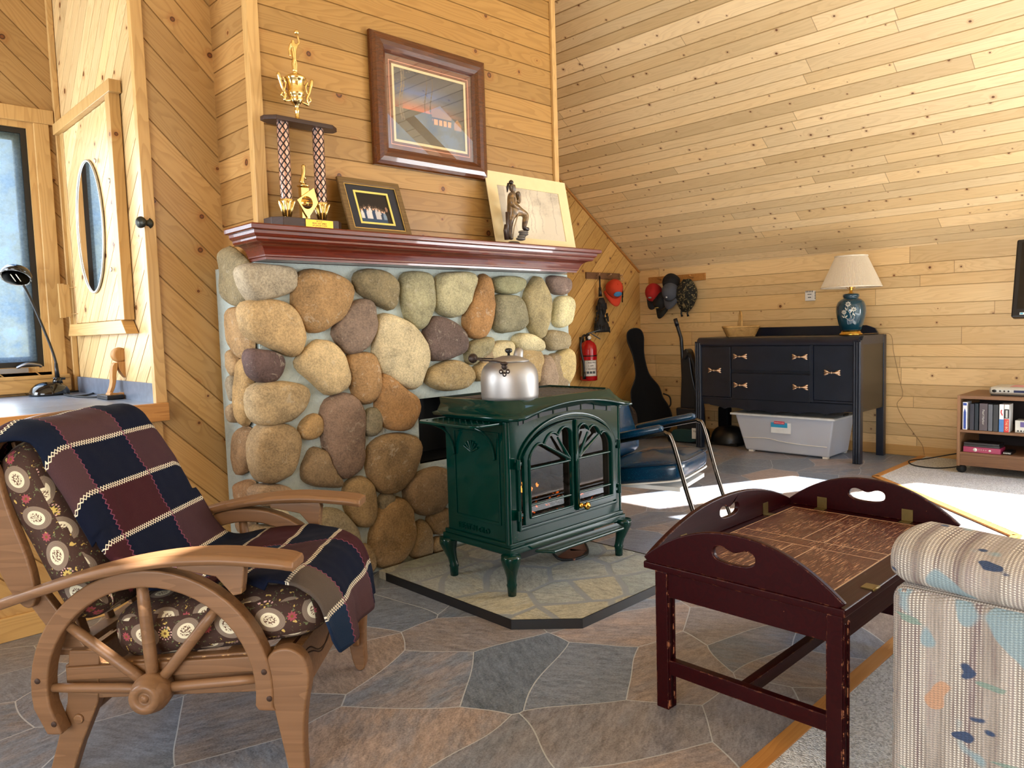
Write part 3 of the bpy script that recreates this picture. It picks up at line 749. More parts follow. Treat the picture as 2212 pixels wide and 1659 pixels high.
# ---------------------------------------------------------------- stone fireplace
SF = 2.985   # mortar face
z3 = lambda p: (440+p[0]*.48232, 480+p[1]*.48232)
FRONT = [
 ((172,158,132),[(173,215),(200,190),(330,195),(415,215),(418,280),(390,310),(270,348),(230,345),(180,260)]),
 ((158,124,80),[(425,240),(490,215),(600,240),(668,290),(672,330),(640,400),(560,465),(500,485),(450,450),(412,380),(415,300)]),
 ((132,118,86),[(690,235),(750,210),(830,230),(870,280),(875,340),(840,388),(800,370),(720,320),(685,280)]),
 ((156,150,116),[(893,240),(960,228),(1030,240),(1030,330),(1010,440),(970,475),(925,440),(900,350)]),
 ((178,170,132),[(1055,250),(1100,228),(1210,230),(1222,270),(1190,340),(1160,415),(1110,420),(1050,385),(1045,310)]),
 ((164,122,74),[(1240,255),(1265,240),(1290,270),(1295,400),(1285,480),(1240,515),(1195,500),(1172,430),(1200,350)]),
 ((140,138,104),[(1300,255),(1360,243),(1440,255),(1430,300),(1380,320),(1310,305)]),
 ((136,130,102),[(1310,340),(1370,328),(1420,340),(1445,440),(1420,480),(1330,490),(1303,450)]),
 ((160,146,106),[(1450,330),(1490,250),(1515,255),(1560,390),(1530,500),(1500,515),(1460,450),(1440,390)]),
 ((124,104,92),[(1550,245),(1620,245),(1642,270),(1635,320),(1580,320),(1558,290)]),
 ((206,196,150),[(1590,345),(1640,330),(1658,370),(1655,430),(1620,468),(1580,460),(1578,400)]),
 ((150,136,104),[(1535,500),(1570,485),(1635,500),(1638,550),(1580,575),(1545,560)]),
 ((182,162,112),[(1590,590),(1640,565),(1662,600),(1655,720),(1600,720),(1585,650)]),
 ((184,154,108),[(185,380),(250,355),(340,355),(400,390),(440,470),(455,540),(410,595),(370,585),(280,540),(210,500)]),
 ((128,108,92),[(600,470),(650,380),(720,348),(770,370),(772,450),(740,560),(650,585),(620,540),(593,500)]),
 ((200,184,146),[(790,440),(830,415),(930,460),(1000,550),(1008,620),(970,720),(930,742),(850,700),(780,640),(775,560)]),
 ((104,86,78),[(995,490),(1040,422),(1120,450),(1170,500),(1178,560),(1130,595),(1040,620),(1010,580)]),
 ((150,140,104),[(1180,570),(1230,525),(1295,515),(1290,560),(1250,610),(1195,640)]),
 ((200,186,144),[(1280,570),(1320,535),(1385,535),(1390,590),(1380,640),(1300,640)]),
 ((204,192,150),[(1395,520),(1440,490),(1520,535),(1525,575),(1440,580),(1400,555)]),
 ((146,126,104),[(1505,660),(1530,598),(1560,610),(1590,740),(1540,800),(1500,740)]),
 ((182,136,84),[(1450,600),(1480,592),(1492,650),(1460,690)]),
 ((170,146,102),[(1215,660),(1270,620),(1300,690),(1240,710),(1217,690)]),
 ((96,76,72),[(215,590),(240,575),(340,590),(370,630),(350,700),(300,718),(240,695),(212,650)]),
 ((196,172,128),[(410,640),(490,560),(530,528),(600,560),(655,660),(645,730),(570,770),(530,740),(480,690)]),
 ((160,124,80),[(650,610),(690,590),(765,592),(792,680),(785,770),(740,817),(690,790),(665,700)]),
 ((162,122,76),[(800,690),(830,680),(890,750),(960,790),(960,860),(920,930),(840,920),(790,880),(780,800)]),
 ((164,142,100),[(1003,690),(1050,645),(1120,615),(1190,650),(1205,690),(1160,740),(1090,755),(1020,725)]),
 ((184,160,120),[(220,770),(260,730),(350,718),(460,740),(472,780),(430,850),(350,900),(270,905),(225,850)]),
 ((134,124,98),[(725,870),(760,830),(795,850),(800,920),(770,960),(725,940)]),
 ((136,112,94),[(545,830),(600,785),(680,785),(715,850),(720,960),(715,1080),(670,1135),(600,1130),(560,1050),(538,920)]),
 ((170,138,92),[(440,920),(490,855),(530,880),(540,940),(500,975),(445,960)]),
 ((164,140,104),[(230,980),(290,910),(390,915),(435,970),(425,1080),(370,1150),(280,1165),(235,1100)]),
 ((140,118,88),[(450,1110),(490,1015),(540,1020),(560,1090),(620,1150),(620,1190),(470,1175)]),
 ((144,118,82),[(750,1010),(810,965),(900,955),(970,980),(965,1060),(910,1170),(850,1213),(780,1190),(745,1110)]),
 ((134,110,80),[(910,1180),(980,1120),(1085,1100),(1110,1180),(1085,1240),(1040,1300),(990,1310),(920,1260)]),
 ((160,136,98),[(640,1180),(720,1140),(770,1200),(780,1310),(740,1372),(680,1340),(640,1270)]),
 ((136,126,104),[(800,1225),(855,1215),(855,1270),(810,1310),(795,1280)]),
 ((152,126,90),[(760,1420),(790,1300),(850,1240),(920,1260),(945,1350),(930,1460),(870,1530),(800,1545),(755,1480)]),
 ((150,138,112),[(520,1310),(600,1285),(680,1360),(705,1430),(690,1510),(600,1540),(530,1480)]),
 ((142,120,88),[(940,1440),(960,1350),(1000,1340),(1025,1420),(1020,1490),(970,1505),(935,1490)]),
 ((138,112,78),[(1010,1350),(1030,1300),(1090,1280),(1130,1320),(1090,1380),(1050,1400)]),
 ((156,128,88),[(1025,1430),(1080,1405),(1110,1440),(1080,1480),(1027,1480)]),
 ((158,134,98),[(700,1460),(740,1445),(770,1500),(765,1560),(720,1580),(690,1520)]),
 ((160,138,110),[(478,1290),(510,1285),(515,1330),(490,1335)]),
 ((190,182,160),[(235,1290),(330,1280),(390,1310),(380,1340),(320,1355),(240,1335)]),
 ((160,136,110),[(235,1190),(330,1180),(400,1200),(420,1260),(330,1270),(240,1260)]),
 ((150,128,98),[(230,1380),(330,1370),(440,1390),(500,1470),(440,1560),(300,1560),(240,1480)]),
 ((168,148,112),[(520,1560),(600,1555),(660,1570),(650,1620),(540,1625)]),
]
HID = [((150,130,100),(2.78,.98,.12,.09)),((164,140,96),(3.02,.93,.11,.12)),((142,124,96),(3.24,.86,.09,.13)),((134,110,84),(2.86,.72,.1,.12)),((176,156,116),(3.1,.66,.12,.11)),((150,132,104),(3.3,.58,.07,.12)),
       ((140,116,84),(2.62,.36,.13,.1)),((160,136,98),(2.9,.45,.12,.1)),((150,126,92),(3.16,.4,.11,.13)),((164,144,108),(2.55,.14,.1,.1)),((138,112,80),(2.82,.2,.13,.12)),((156,132,96),(3.1,.14,.12,.1)),((144,122,90),(3.32,.22,.06,.12))]
SIDE = [((140,126,94),[(70,150),(110,110),(190,180),(205,260),(190,360),(110,365),(75,280)]),
 ((166,134,92),[(105,390),(170,385),(195,430),(215,540),(200,610),(150,600),(110,540)]),
 ((170,140,100),[(108,560),(150,610),(150,680),(115,690)]),
 ((172,140,92),[(155,625),(195,615),(215,700),(200,900),(165,905),(150,760)]),
 ((150,136,112),[(112,690),(148,690),(148,790),(115,800)]),
 ((160,136,104),[(118,830),(148,800),(150,890),(118,895)]),
 ((152,122,88),[(135,930),(215,930),(222,1050),(170,1130),(135,1110)]),
 ((160,126,92),[(140,1170),(215,1160),(225,1200),(215,1290),(150,1240)]),
 ((150,124,96),[(145,1290),(215,1290),(225,1400),(160,1380)]), ((158,136,104),[(150,1430),(225,1430),(240,1560),(165,1540)])]
mbS = MB(); rs = random.Random(5)
def resample(pts, n):
    L = [0]
    for i in range(len(pts)):
        a, b = pts[i], pts[(i+1) % len(pts)]; L.append(L[-1]+math.hypot(b[0]-a[0], b[1]-a[1]))
    out = []; j = 0
    for k in range(n):
        d = L[-1]*k/n
        while L[j+1] < d: j += 1
        a, b = pts[j], pts[(j+1) % len(pts)]; t = (d-L[j])/max(1e-9, L[j+1]-L[j])
        out.append((a[0]+(b[0]-a[0])*t, a[1]+(b[1]-a[1])*t))
    return out
def pebble(mb, poly, col, place, hgt):
    poly = resample(smooth_poly(poly, 2), 30); cx = sum(p[0] for p in poly)/30; cy = sum(p[1] for p in poly)/30
    poly = [(cx+(x-cx)*1.09+.004*math.copysign(1, x-cx), cy+(y-cy)*1.09+.004*math.copysign(1, y-cy)) for x, y in poly]
    mb.c = rgb(*col); sd = rs.random()*50
    prof = [(1.0,-.035),(1.0,.0),(.985,.35),(.945,.62),(.87,.82),(.74,.94),(.55,1.0),(.3,1.02)]
    rows = []; vs = []; fs = []
    for sc, h in prof:
        for p in poly:
            x, y = cx+(p[0]-cx)*sc, cy+(p[1]-cy)*sc
            d = h*hgt if h > 0 else h
            v = place(x, y, d)
            nz = mnoise.noise(Vector((x*9+sd, y*9, d*9)))*.012 + mnoise.noise(Vector((x*24+sd, y*24, d*24)))*.005
            vs.append(place(x+nz*.5, y-nz*.5, d+(nz if h > 0 else 0)))
    vs.append(place(cx, cy, hgt*1.02)); n = 30
    for i in range(len(prof)-1):
        for k in range(n): fs.append((i*n+k, i*n+(k+1) % n, (i+1)*n+(k+1) % n, (i+1)*n+k))
    for k in range(n): fs.append(((len(prof)-1)*n+k, (len(prof)-1)*n+(k+1) % n, len(vs)-1))
    mb._add(vs, fs, True); mb.c = None
for col, pl in FRONT:
    P = [onY(z3(p), SF-.03) for p in pl]; P = [(p.x, p.z) for p in P]
    w_ = max(p[0] for p in P)-min(p[0] for p in P)
    pebble(mbS, P, col, lambda x, y, d: Vector((x, SF-d, min(y, 1.449))), min(.07, .035+.12*w_))
for col, (x, z, a, b) in HID:
    P = [(x+a*math.cos(t)*(1+.12*math.sin(3*t+x*9)), z+b*math.sin(t)*(1+.1*math.cos(2*t+z*7))) for t in [i*PI/6 for i in range(12)]]
    if x < 2.76 and .42 < z < .83: continue
    pebble(mbS, P, col, lambda x, y, d: Vector((x, SF-d, y)), .05)
for col, pl in SIDE:
    P = [onX(z3(p), 1.405) for p in pl]; P = [(min(max(p.y, 2.9), 3.4), p.z) for p in P]
    pebble(mbS, P, col, lambda y, z, d: Vector((min(1.418, 1.43-d), y, z)), .05)
fp = thing('stone_fireplace', 'fireplace wall of rounded river stones set in grey mortar', 'fireplace', (2.4, SF, 0))
mb = MB(); L0, R0, BK = 1.43, 3.385, YL-.025
fx0, fx1, fz0, fz1 = 2.24, 2.70, .478, .806
mb.box((L0,SF,0),(fx0,YB-.002,1.452)); mb.box((fx1,SF,0),(R0,YB-.002,1.452)); mb.box((fx0,SF,0),(fx1,YB-.002,fz0)); mb.box((fx0,SF,fz1),(fx1,YB-.002,1.452))
mb.box((L0,YB-.002,0),(1.484,BK,1.45)); mb.box((3.358,YB-.002,0),(R0,YG-.01,1.45))
mb.build('mortar', M['mortar'], fp, world=True)
mbS.build('river_stones', M['stone'], fp, world=True)
mb = MB(); mb.box((fx0,SF+.3,fz0),(fx1,SF+.31,fz1)); mb.box((fx0-.004,SF+.01,fz0-.004),(fx0,SF+.3,fz1)); mb.box((fx1,SF+.01,fz0),(fx1+.004,SF+.3,fz1)); mb.box((fx0,SF+.01,fz1),(fx1,SF+.3,fz1+.004)); mb.box((fx0,SF+.01,fz0-.004),(fx1,SF+.3,fz0))
mb.build('firebox', M['ironblk'], fp, world=True)
# ---------------------------------------------------------------- mantel
mt = thing('mantel_shelf', 'dark cherry crown-moulded mantel shelf over the stone fireplace', 'mantel', (2.38, 2.95, 1.454))
MX0, MX1, MYF, MYB = 1.423, 3.34, 2.87, YB-.016
def moulding(prof):
    mb = MB(); vs = []; n = len(prof)
    for o_, z in prof: vs += [(MX0-o_,MYB,z),(MX0-o_,MYF-o_,z),(MX1+o_,MYF-o_,z),(MX1+o_,MYB,z)]
    fs = []
    for i in range(n-1):
        for k in range(3): fs.append((i*4+k, i*4+k+1, (i+1)*4+k+1, (i+1)*4+k))
        fs.append((i*4+3, i*4, (i+1)*4, (i+1)*4+3))
    fs += [(3,2,1,0), ((n-1)*4,(n-1)*4+1,(n-1)*4+2,(n-1)*4+3)]
    return mb._add(vs, fs)
cove = [(.0,1.4535),(.001,1.463),(.008,1.466),(.008,1.472)]+[(.012+.05*(1-math.cos(t)), 1.474+.042*math.sin(t)) for t in [i*PI/12 for i in range(1,7)]]+[(.066,1.518),(.072,1.526),(.072,1.534),(.08,1.538),(.085,1.546),(.086,1.5575)]
moulding(cove).build('crown_moulding', M['mantel'], mt, world=True, auto=True)
moulding([(.098,1.558),(.104,1.562),(.105,1.576),(.100,1.582)]).build('shelf_board', M['mantel'], mt, world=True)
ZM = 1.5825
# ---------------------------------------------------------------- hearth pad
hp = thing('hearth_pad', 'raised slate hearth pad with black metal edge under the green stove', 'hearth', (2.5, 2.35, 0))
HP = [(1.912,2.835),(1.909,2.007),(2.094,1.815),(2.76,1.815),(2.9,1.96),(2.9,2.90),(1.912,2.90)]
mb = MB(); mb.prism(HP, (0,0,.0), (1,0,0), (0,1,0), (0,0,.036)); mb.build('slate_top', M['hearth'], hp, world=True)
mb = MB(); c_ = Vector((2.5,2.4,0))
for i in (0,1,2,3,4):
    a, b = HP[i], HP[i+1]; d = Vector((b[0]-a[0], b[1]-a[1], 0)).normalized(); nn = Vector((d.y, -d.x, 0))
    if nn.dot(Vector((a[0],a[1],0))-c_) < 0: nn = -nn
    A = Vector((a[0],a[1],0))+nn*.003; B = Vector((b[0],b[1],0))+nn*.003
    mb.bar(A+Vector((0,0,.019))-d*.002, B+Vector((0,0,.019))+d*.002, .005, .038)
mb.build('metal_edge', M['black'], hp, world=True)
def skin(name, joints, edges, mat, parent=None, sub=2):
    me = bpy.data.meshes.new(name); ks = list(joints)
    me.from_pydata([joints[k][0] for k in ks], [(ks.index(a), ks.index(b)) for a, b in edges], []); me.update()
    o = bpy.data.objects.new(name, me); COL.objects.link(o)
    if parent: o.parent = parent
    o.modifiers.new('skin', 'SKIN')
    for i, k in enumerate(ks):
        r = joints[k][1]; r = r if isinstance(r, tuple) else (r, r)
        me.skin_vertices[0].data[i].radius = r; me.skin_vertices[0].data[i].use_root = (i == 0)
    m = o.modifiers.new('sub', 'SUBSURF'); m.levels = sub; m.render_levels = sub
    dg = bpy.context.evaluated_depsgraph_get(); ev = o.evaluated_get(dg); nm = bpy.data.meshes.new_from_object(ev)
    o.modifiers.clear(); o.data = nm; nm.materials.clear(); nm.materials.append(mat)
    for p in nm.polygons: p.use_smooth = True
    return o
def paint_verts(o, fn):
    ca = o.data.color_attributes.new('Col', 'FLOAT_COLOR', 'POINT')
    for i, v in enumerate(o.data.vertices): ca.data[i].color = fn(v.co)
def lattice_mat():
    s = N('lattice_column'); x, y, z = s.sep(s.uv())
    a = s.math('ABSOLUTE', s.sub(s.math('FRACT', s.add(s.mul(x, 6.0), s.mul(y, 9.0))), .5)); b = s.math('ABSOLUTE', s.sub(s.math('FRACT', s.sub(s.mul(x, 6.0), s.mul(y, 9.0))), .5))
    m = s.math('LESS_THAN', s.math('MINIMUM', a, b), .13)
    s.out(s.mix(m, rgb(206,168,150), rgb(14,10,20)), .25, s.mul(s.sub(1.0, m), .7)); return s.m
M['lattice'] = lattice_mat()
M['choc'] = wood('trophy_wood', (64,40,30), (44,26,20), 0, .3)
# ---- trophy
tr = thing('trophy', 'tall two-column bowling style trophy with gold cup, left end of the mantel', 'trophy', (1.64, 2.93, ZM))
tr['label'] = 'tall trophy with two lattice columns and gold cup on the mantel'
mb = MB(); mb.prism([(-.165,-.02),(-.13,-.055),(.13,-.055),(.165,-.02),(.165,.05),(-.165,.05)], (0,0,0), (1,0,0), (0,1,0), (0,0,.05)); mb.build('base', M['choc'], tr, bevel=.002)
mb = MB(); mb.box((-.03,-.058,.008),(.10,-.0552,.046)); pl = mb.build('nameplate', M['brass'], tr)
mb = MB()
for k, tx in enumerate(('R.T.C.S.', 'MOST OUT SPIRIT', 'OF LEAGUE STATE', 'CHAMPIONS')): text_mb(tx, (.035,-.0584,.040-k*.009), (1,0,0), (0,0,1), .0085, .0006, mb=mb)
mb.build('lettering', M['choc'], pl)
for sx in (-.082, .082):
    mb = MB(); mb.lathe([(.014,.05),(.013,.06),(.017,.085),(.022,.11),(.030,.128),(.027,.13)], (sx,0,0), 18)
    for k in range(8):
        a = k*PI/4; c_ = Vector((math.cos(a), math.sin(a), 0))
        mb.tube([Vector((sx,0,.055))+c_*.014, Vector((sx,0,.09))+c_*.021, Vector((sx,0,.118))+c_*.032, Vector((sx,0,.124))+c_*.037], [.004,.006,.005,.002], 6)
    mb.build('column_cup', M['gold'], tr)
    mb = MB(); mb.grid(lambda u, v: (sx+.025*math.cos(2*PI*u), .025*math.sin(2*PI*u), .126+v*.317), 25, 8, cu=True); mb.build('column', M['lattice'], tr)
mb = MB(); mb.prism([(-.17,-.01),(-.13,-.045),(.13,-.045),(.17,-.01),(.17,.02),(.13,.045),(-.13,.045),(-.17,.02)], (0,0,.443), (1,0,0), (0,1,0), (0,0,.018)); mb.build('top_plate', M['choc'], tr, bevel=.002)
mb = MB(); mb.lathe([(.03,.461),(.024,.468),(.009,.475),(.008,.50),(.012,.505),(.009,.51),(.008,.525),(.02,.535),(.032,.55),(.026,.558),(.034,.565),(.038,.58),(.034,.585),(.034,.615),(.040,.628),(.046,.636),(.044,.64),(.03,.65),(.014,.66),(.0,.665)], (-.012,0,0), 26)
for sgn in (-1, 1):
    mb.tube(spline([(-.012+sgn*.028,0,.545),(-.012+sgn*.055,0,.54),(-.012+sgn*.05,0,.565),(-.012+sgn*.062,0,.59),(-.012+sgn*.07,0,.615),(-.012+sgn*.078,0,.65)],5), [.006]*21+[.008]*4+[.002], 6)
    mb.tube(spline([(-.012+sgn*.055,0,.58),(-.012+sgn*.046,0,.61),(-.012+sgn*.058,0,.635)],4), .004, 6)
    mb.tube(spline([(-.012+sgn*.05,0,.55),(-.012+sgn*.068,0,.558),(-.012+sgn*.062,0,.572)],4), .004, 6)
mb.build('cup', M['gold'], tr)
J = {'p':((-.012,0,.735),(.011,.009)),'c':((-.012,0,.768),(.014,.009)),'n':((-.014,0,.785),.006),'h':((-.016,0,.797),.008),
     'k1':((-.018,0,.70),.008),'f1':((-.016,0,.664),.006),'k2':((-.006,0,.70),.008),'f2':((-.008,0,.664),.006),
     's1':((-.026,0,.777),.006),'e1':((-.032,.004,.752),.005),'w1':((-.030,0,.725),.004),'s2':((.002,0,.778),.006),'e2':((.014,0,.79),.005),'w2':((.008,0,.818),.004)}
skin('player_figure', J, [('p','c'),('c','n'),('n','h'),('p','k1'),('k1','f1'),('p','k2'),('k2','f2'),('c','s1'),('s1','e1'),('e1','w1'),('c','s2'),('s2','e2'),('e2','w2')], M['gold'], tr)
MB().ball((.004,0,.83), .011, 14, 9).build('ball', M['gold'], tr)
# centre stem with medallion and eagle
mb = MB(); mb.box((-.018,-.012,.05),(.018,.012,.185)); mb.lathe([(.01,.185),(.026,.19),(.028,.195),(.01,.20),(.012,.205)], (0,0,0), 16)
mb.tube(spline([(-.008,0,.205),(-.004,0,.225),(.004,0,.25),(.004,0,.285)],5), [.01,.014,.012,.012,.011,.01]+[.009]*9+[.003], 8); mb.tube([(.0,0,.235),(.016,0,.222)], [.007,.002], 6); mb.build('centre_stem', M['gold'], tr)
mb = MB(); dp = [(0,-.062),(.052,.006),(.034,.070),(-.048,.012)]; mb.prism([(x+.004,z+.118) for x, z in dp], (0,-.02,0), (1,0,0), (0,0,1), (0,.005,0)); md = mb.build('medallion', M['gold'], tr, bevel=.001)
mb = MB(); mb.lathe([(.0,-.0005),(.027,-.0005),(.027,.001)], (.002,-.02,.122), 24, (0,-1,0)); mb.build('medallion_disc', M['brass'], md)
mb = MB()
for k, tx in enumerate(('DICKINSON','COUNTY','CHAMPION','SCHOOLS')): text_mb(tx, (.002,-.0215,.137-k*.011), (1,0,0), (0,0,1), .0082, .0006, mb=mb)
mb.build('medallion_lettering', M['choc'], md)
# ---- leaning photo frame
def frame_quad(x0, x1, zb, zt, yb, yt): # returns local plane for a leaning frame
    o = Vector((x0, yb, zb)); ux = Vector((1,0,0)); up = Vector((0, yt-yb, zt-zb)); L = up.length; return o, ux, up/L, x1-x0, L, ux.cross(up/L)
def rect(x0, x1, y0, y1): return [(x0,y0),(x1,y0),(x1,y1),(x0,y1)]
pf = thing('photo_frame', 'bronze framed group photograph with black mat leaning on the mantel', 'picture frame', (2.0, 2.92, ZM))
o, ux, uy, W, H, un = frame_quad(1.838, 2.178, ZM, 1.848, 2.90, 3.0)
mb = MB(); mb.ring(rect(0,W,0,H), rect(.03,W-.03,.03,H-.03), o, ux, uy, un*.016); mb.build('frame', M['bronzeframe'], pf, world=True, bevel=.005, seg=3)
mb = MB(); mb.ring(rect(.028,W-.028,.028,H-.028), rect(.033,W-.033,.033,H-.033), o+un*.002, ux, uy, un*.01); mb.build('gilt_lip', M['gold'], pf, world=True)
mb = MB(); mb.ring(rect(.03,W-.03,.03,H-.03), rect(.082,W-.085,.066,H-.066), o, ux, uy, un*.005); mb.build('mat_board', plain('dark_mat', rgb(34,36,46), .7), pf, world=True)
mb = MB(); mb.ring(rect(.074,W-.077,.058,H-.058), rect(.083,W-.086,.067,H-.067), o+un*.003, ux, uy, un*.0045); mb.build('inner_mat', plain('yellow_mat', rgb(226,206,110), .6), pf, world=True)
ppl = [(.10,.40,(206,206,204)),(.20,.46,(28,60,96)),(.28,.42,(196,196,200)),(.36,.50,(208,204,200)),(.46,.44,(30,62,98)),(.55,.46,(190,186,186)),(.64,.42,(196,190,188)),(.72,.38,(34,60,88)),(.78,.36,(120,140,160))]
def photo(u, v):
    c = (16,12,20)
    for x, h, k in ppl:
        w_ = .055
        if v < h and abs(u-x) < w_*(1 if v < h-.06 else .7): c = k if v > .16 else (40,66,96)
        if (u-x)**2/.0011+(v-h-.055)**2/.0036 < 1: c = (206,170,146)
        if (u-x)**2/.0012+(v-h-.09)**2/.002 < 1: c = (70,54,46)
    if (u-.88)**2/.0012+(v-.5)**2/.006 < 1: c = (150,110,90)
    return rgb(*c)
painted(photo, o+ux*.08+uy*.064+un*.002, ux*(W-.162), uy*(H-.128), 70, 50).build('photograph', M['printgloss'], pf, world=True)
# ---- big framed print on the chimney
bp = thing('framed_print', 'large log-framed sunset cabin print hanging on the chimney wall', 'picture', (2.43, YB-.02, 1.94))
a = onY((800,60), YB-.035); b = onY((1053,390), YB-.035); c = onY((1050,135), YB-.035)
x0, x1, z0, z1 = a.x, (b.x+c.x)/2, b.z, (a.z+c.z)/2
W, H = x1-x0, z1-z0; o = Vector((x0, YB-.006, z0)); ux, uy, un = Vector((1,0,0)), Vector((0,0,1)), Vector((0,-1,0)); fw = .088
prof = [(0,.0),(0,.018),(.006,.028),(.02,.036),(.04,.041),(.06,.038),(.076,.026),(fw,.012),(fw,.0)]
mb = MB(); vs = []
for t_, h in prof: vs += [o+ux*x+uy*z+un*h for x, z in rect(t_, W-t_, t_, H-t_)]
fs = []
for i in range(len(prof)-1):
    for k in range(4): fs.append((i*4+k, i*4+(k+1) % 4, (i+1)*4+(k+1) % 4, (i+1)*4+k))
mb._add(vs, fs); ob = mb.build('log_frame', M['frame'], bp, world=True)
M['brownmat'] = plain('brown_suede_mat', rgb(112,60,40), .85)
mb = MB(); mb.ring(rect(fw-.01,W-fw+.01,fw-.01,H-fw+.01), rect(fw+.045,W-fw-.045,fw+.045,H-fw-.045), o, ux, uy, un*.006); mb.build('mat_board', M['brownmat'], bp, world=True)
mb = MB(); mb.ring(rect(fw+.020,W-fw-.020,fw+.022,H-fw-.022), rect(fw+.0235,W-fw-.0235,fw+.0255,H-fw-.0255), o+un*.006, ux, uy, un*.0006); mb.build('mat_line', plain('pink_line', rgb(224,150,120), .7), bp, world=True)
mb = MB(); mb.ring(rect(fw+.038,W-fw-.038,fw+.038,H-fw-.038), rect(fw+.05,W-fw-.05,fw+.05,H-fw-.05), o+un*.003, ux, uy, un*.0042); mb.build('inner_mat', M['cream'], bp, world=True)
def lerp3(a, b, t): return tuple(a[i]+(b[i]-a[i])*t for i in range(3))
def sunset(u, v):
    n = mnoise.noise(Vector((u*7, v*16, 3)))*.5
    if v > .86: c = lerp3((52,58,72), (34,38,50), (v-.86)/.14)
    elif v > .70: c = lerp3((64,92,140), (52,58,72), (v-.70)/.16)
    elif v > .60: c = lerp3((120,110,110), (64,92,140), (v-.6)/.10)
    elif v > .45: c = lerp3((206,104,66), (120,110,110), (v-.45)/.15)
    else: c = lerp3((70,68,62), (52,52,44), max(0, .45-v)/.45)
    edge = max(0, abs(u-.36)*1.7-.28)
    c = lerp3(c, (44,44,44), min(.9, edge+max(0, n*.6)))
    if v < .44: c = lerp3((78,72,58), (92,92,84), max(0, .25-v)*2+.4*n)
    if .52 < u < .80 and .36 < v < .56 and v < .56-abs(u-.62)*.55: c = (150,106,70)
    if .50 < u < .80 and .40 < v < .425: c = (40,30,26)
    if .54 < u < .79 and .32 < v < .40: c = (224,150,74) if int(u*60) % 4 else (60,40,30)
    if .84 < u < .95 and .30 < v < .46-abs(u-.89)*1.4: c = (166,116,70)
    for tx, w_ in ((.10,.010),(.13,.006),(.44,.007),(.52,.006)):
        if abs(u-tx-.02*math.sin(v*9)) < w_ and v > .3: c = (74,60,50) if tx > .3 else (120,104,84)
    if v > .6 and abs((u-.1)-(v-.6)*.35*math.sin(v*60)) < .008: c = (100,88,74)
    return rgb(*[max(0, min(255, k)) for k in c])
painted(sunset, o+ux*(fw+.046)+uy*(fw+.046)+un*.0015, ux*(W-2*fw-.092), uy*(H-2*fw-.092), 110, 90).build('print', M['print'], bp, world=True)
mb = MB(); q = rect(fw-.004, W-fw+.004, fw-.004, H-fw+.004); mb._add([o+ux*x+uy*z+un*.011 for x, z in q], [(0,1,2,3)]); mb.build('glass', glass('picture_glass', (.97,.97,.97,1), .3), bp, world=True)
# ---- matted forest drawing leaning
fd = thing('forest_drawing', 'cream matted forest drawing leaning at the right end of the mantel', 'picture', (3.08, 2.96, ZM))
o, ux, uy, W, H, un = frame_quad(2.755, 3.40, ZM, 1.993, 2.925, 3.005)
mb = MB(); mb.ring(rect(0,W,0,H), rect(.075,W-.075,.055,H-.075), o, ux, uy, un*.005); mb.build('mat_board', M['cream'], fd, world=True)
mb = MB(); mb._add([o+ux*x+uy*z-un*.002 for x, z in rect(0.002,W-.002,0.002,H-.002)], [(0,1,2,3)]); mb.build('backing', plain('brown_backing', rgb(90,50,30), .8), fd, world=True, solid=.003)
def forest(u, v):
    n = mnoise.fractal(Vector((u*5, v*6, 1)), 1, 2, 4)*.5; f = mnoise.noise(Vector((u*40, v*40, 5)))
    c = lerp3((206,194,172), (232,222,200), max(0, 1-((u-.3)**2*6+(v-.45)**2*4)))
    d = 0
    if v > .45: d += max(0, n+.10+(v-.6)*.5)*(.5+.5*f)
    for tx in (.22,.46,.52,.64,.86):
        if abs(u-tx-.01*math.sin(v*20)) < .006 and v > .15: d += .28
    if u < .12: d += .3*(v > .3)
    if v < .15: d += .1*max(0, f)
    return rgb(*lerp3(c, (120,108,96), min(.8, max(0, d))))
painted(forest, o+ux*.07+uy*.05+un*.0008, ux*(W-.14), uy*(H-.12), 90, 60).build('drawing', M['print'], fd, world=True)
# ---- bronze mountain man statuette
st = thing('figurine', 'bronze bearded frontiersman figurine with foot on a rock before the drawing', 'statue', (2.85, 2.865, ZM))
def V3(px): p = onY(px, 2.865); return (p.x-2.85, 0.0, p.z-ZM)
zs = lambda x, y, dy=0.0: (lambda q: (q[0], dy, q[2]))(V3((1060+x*.1025, 370+y*.1025)))
J = {'pel':(zs(470,800),(.017,.014)),'waist':(zs(450,700),(.016,.013)),'ch':(zs(440,560),(.021,.015)),'nk':(zs(450,440),.008),'hd':(zs(455,330),(.012,.013)),'hd2':(zs(450,270),(.010,.011)),
     'kR':(zs(715,920,-.012),.013),'aR':(zs(675,1120,-.014),.009),'fR':(zs(660,1215,-.014),.009),'tR':(zs(755,1235,-.02),.006),
     'kL':(zs(420,1080,.008),.012),'aL':(zs(410,1300,.008),.010),'fL':(zs(420,1400,.008),.010),'tL':(zs(480,1420,.0),.006),
     'sN':(zs(390,520,-.012),.011),'eN':(zs(400,720,-.018),.010),'wN':(zs(530,800,-.02),.008),'hN':(zs(590,800,-.02),.006),
     'sF':(zs(520,520,.012),.010),'eF':(zs(620,660,.006),.011),'wF':(zs(560,470,-.006),.008),'hF':(zs(540,430,-.008),.006)}
E_ = [('pel','waist'),('waist','ch'),('ch','nk'),('nk','hd'),('hd','hd2'),('pel','kR'),('kR','aR'),('aR','fR'),('fR','tR'),('pel','kL'),('kL','aL'),('aL','fL'),('fL','tL'),('ch','sN'),('sN','eN'),('eN','wN'),('wN','hN'),('ch','sF'),('sF','eF'),('eF','wF'),('wF','hF')]
J = {k: (v[0], tuple(r*1.7 for r in (v[1] if isinstance(v[1], tuple) else (v[1], v[1])))) for k, v in J.items()}
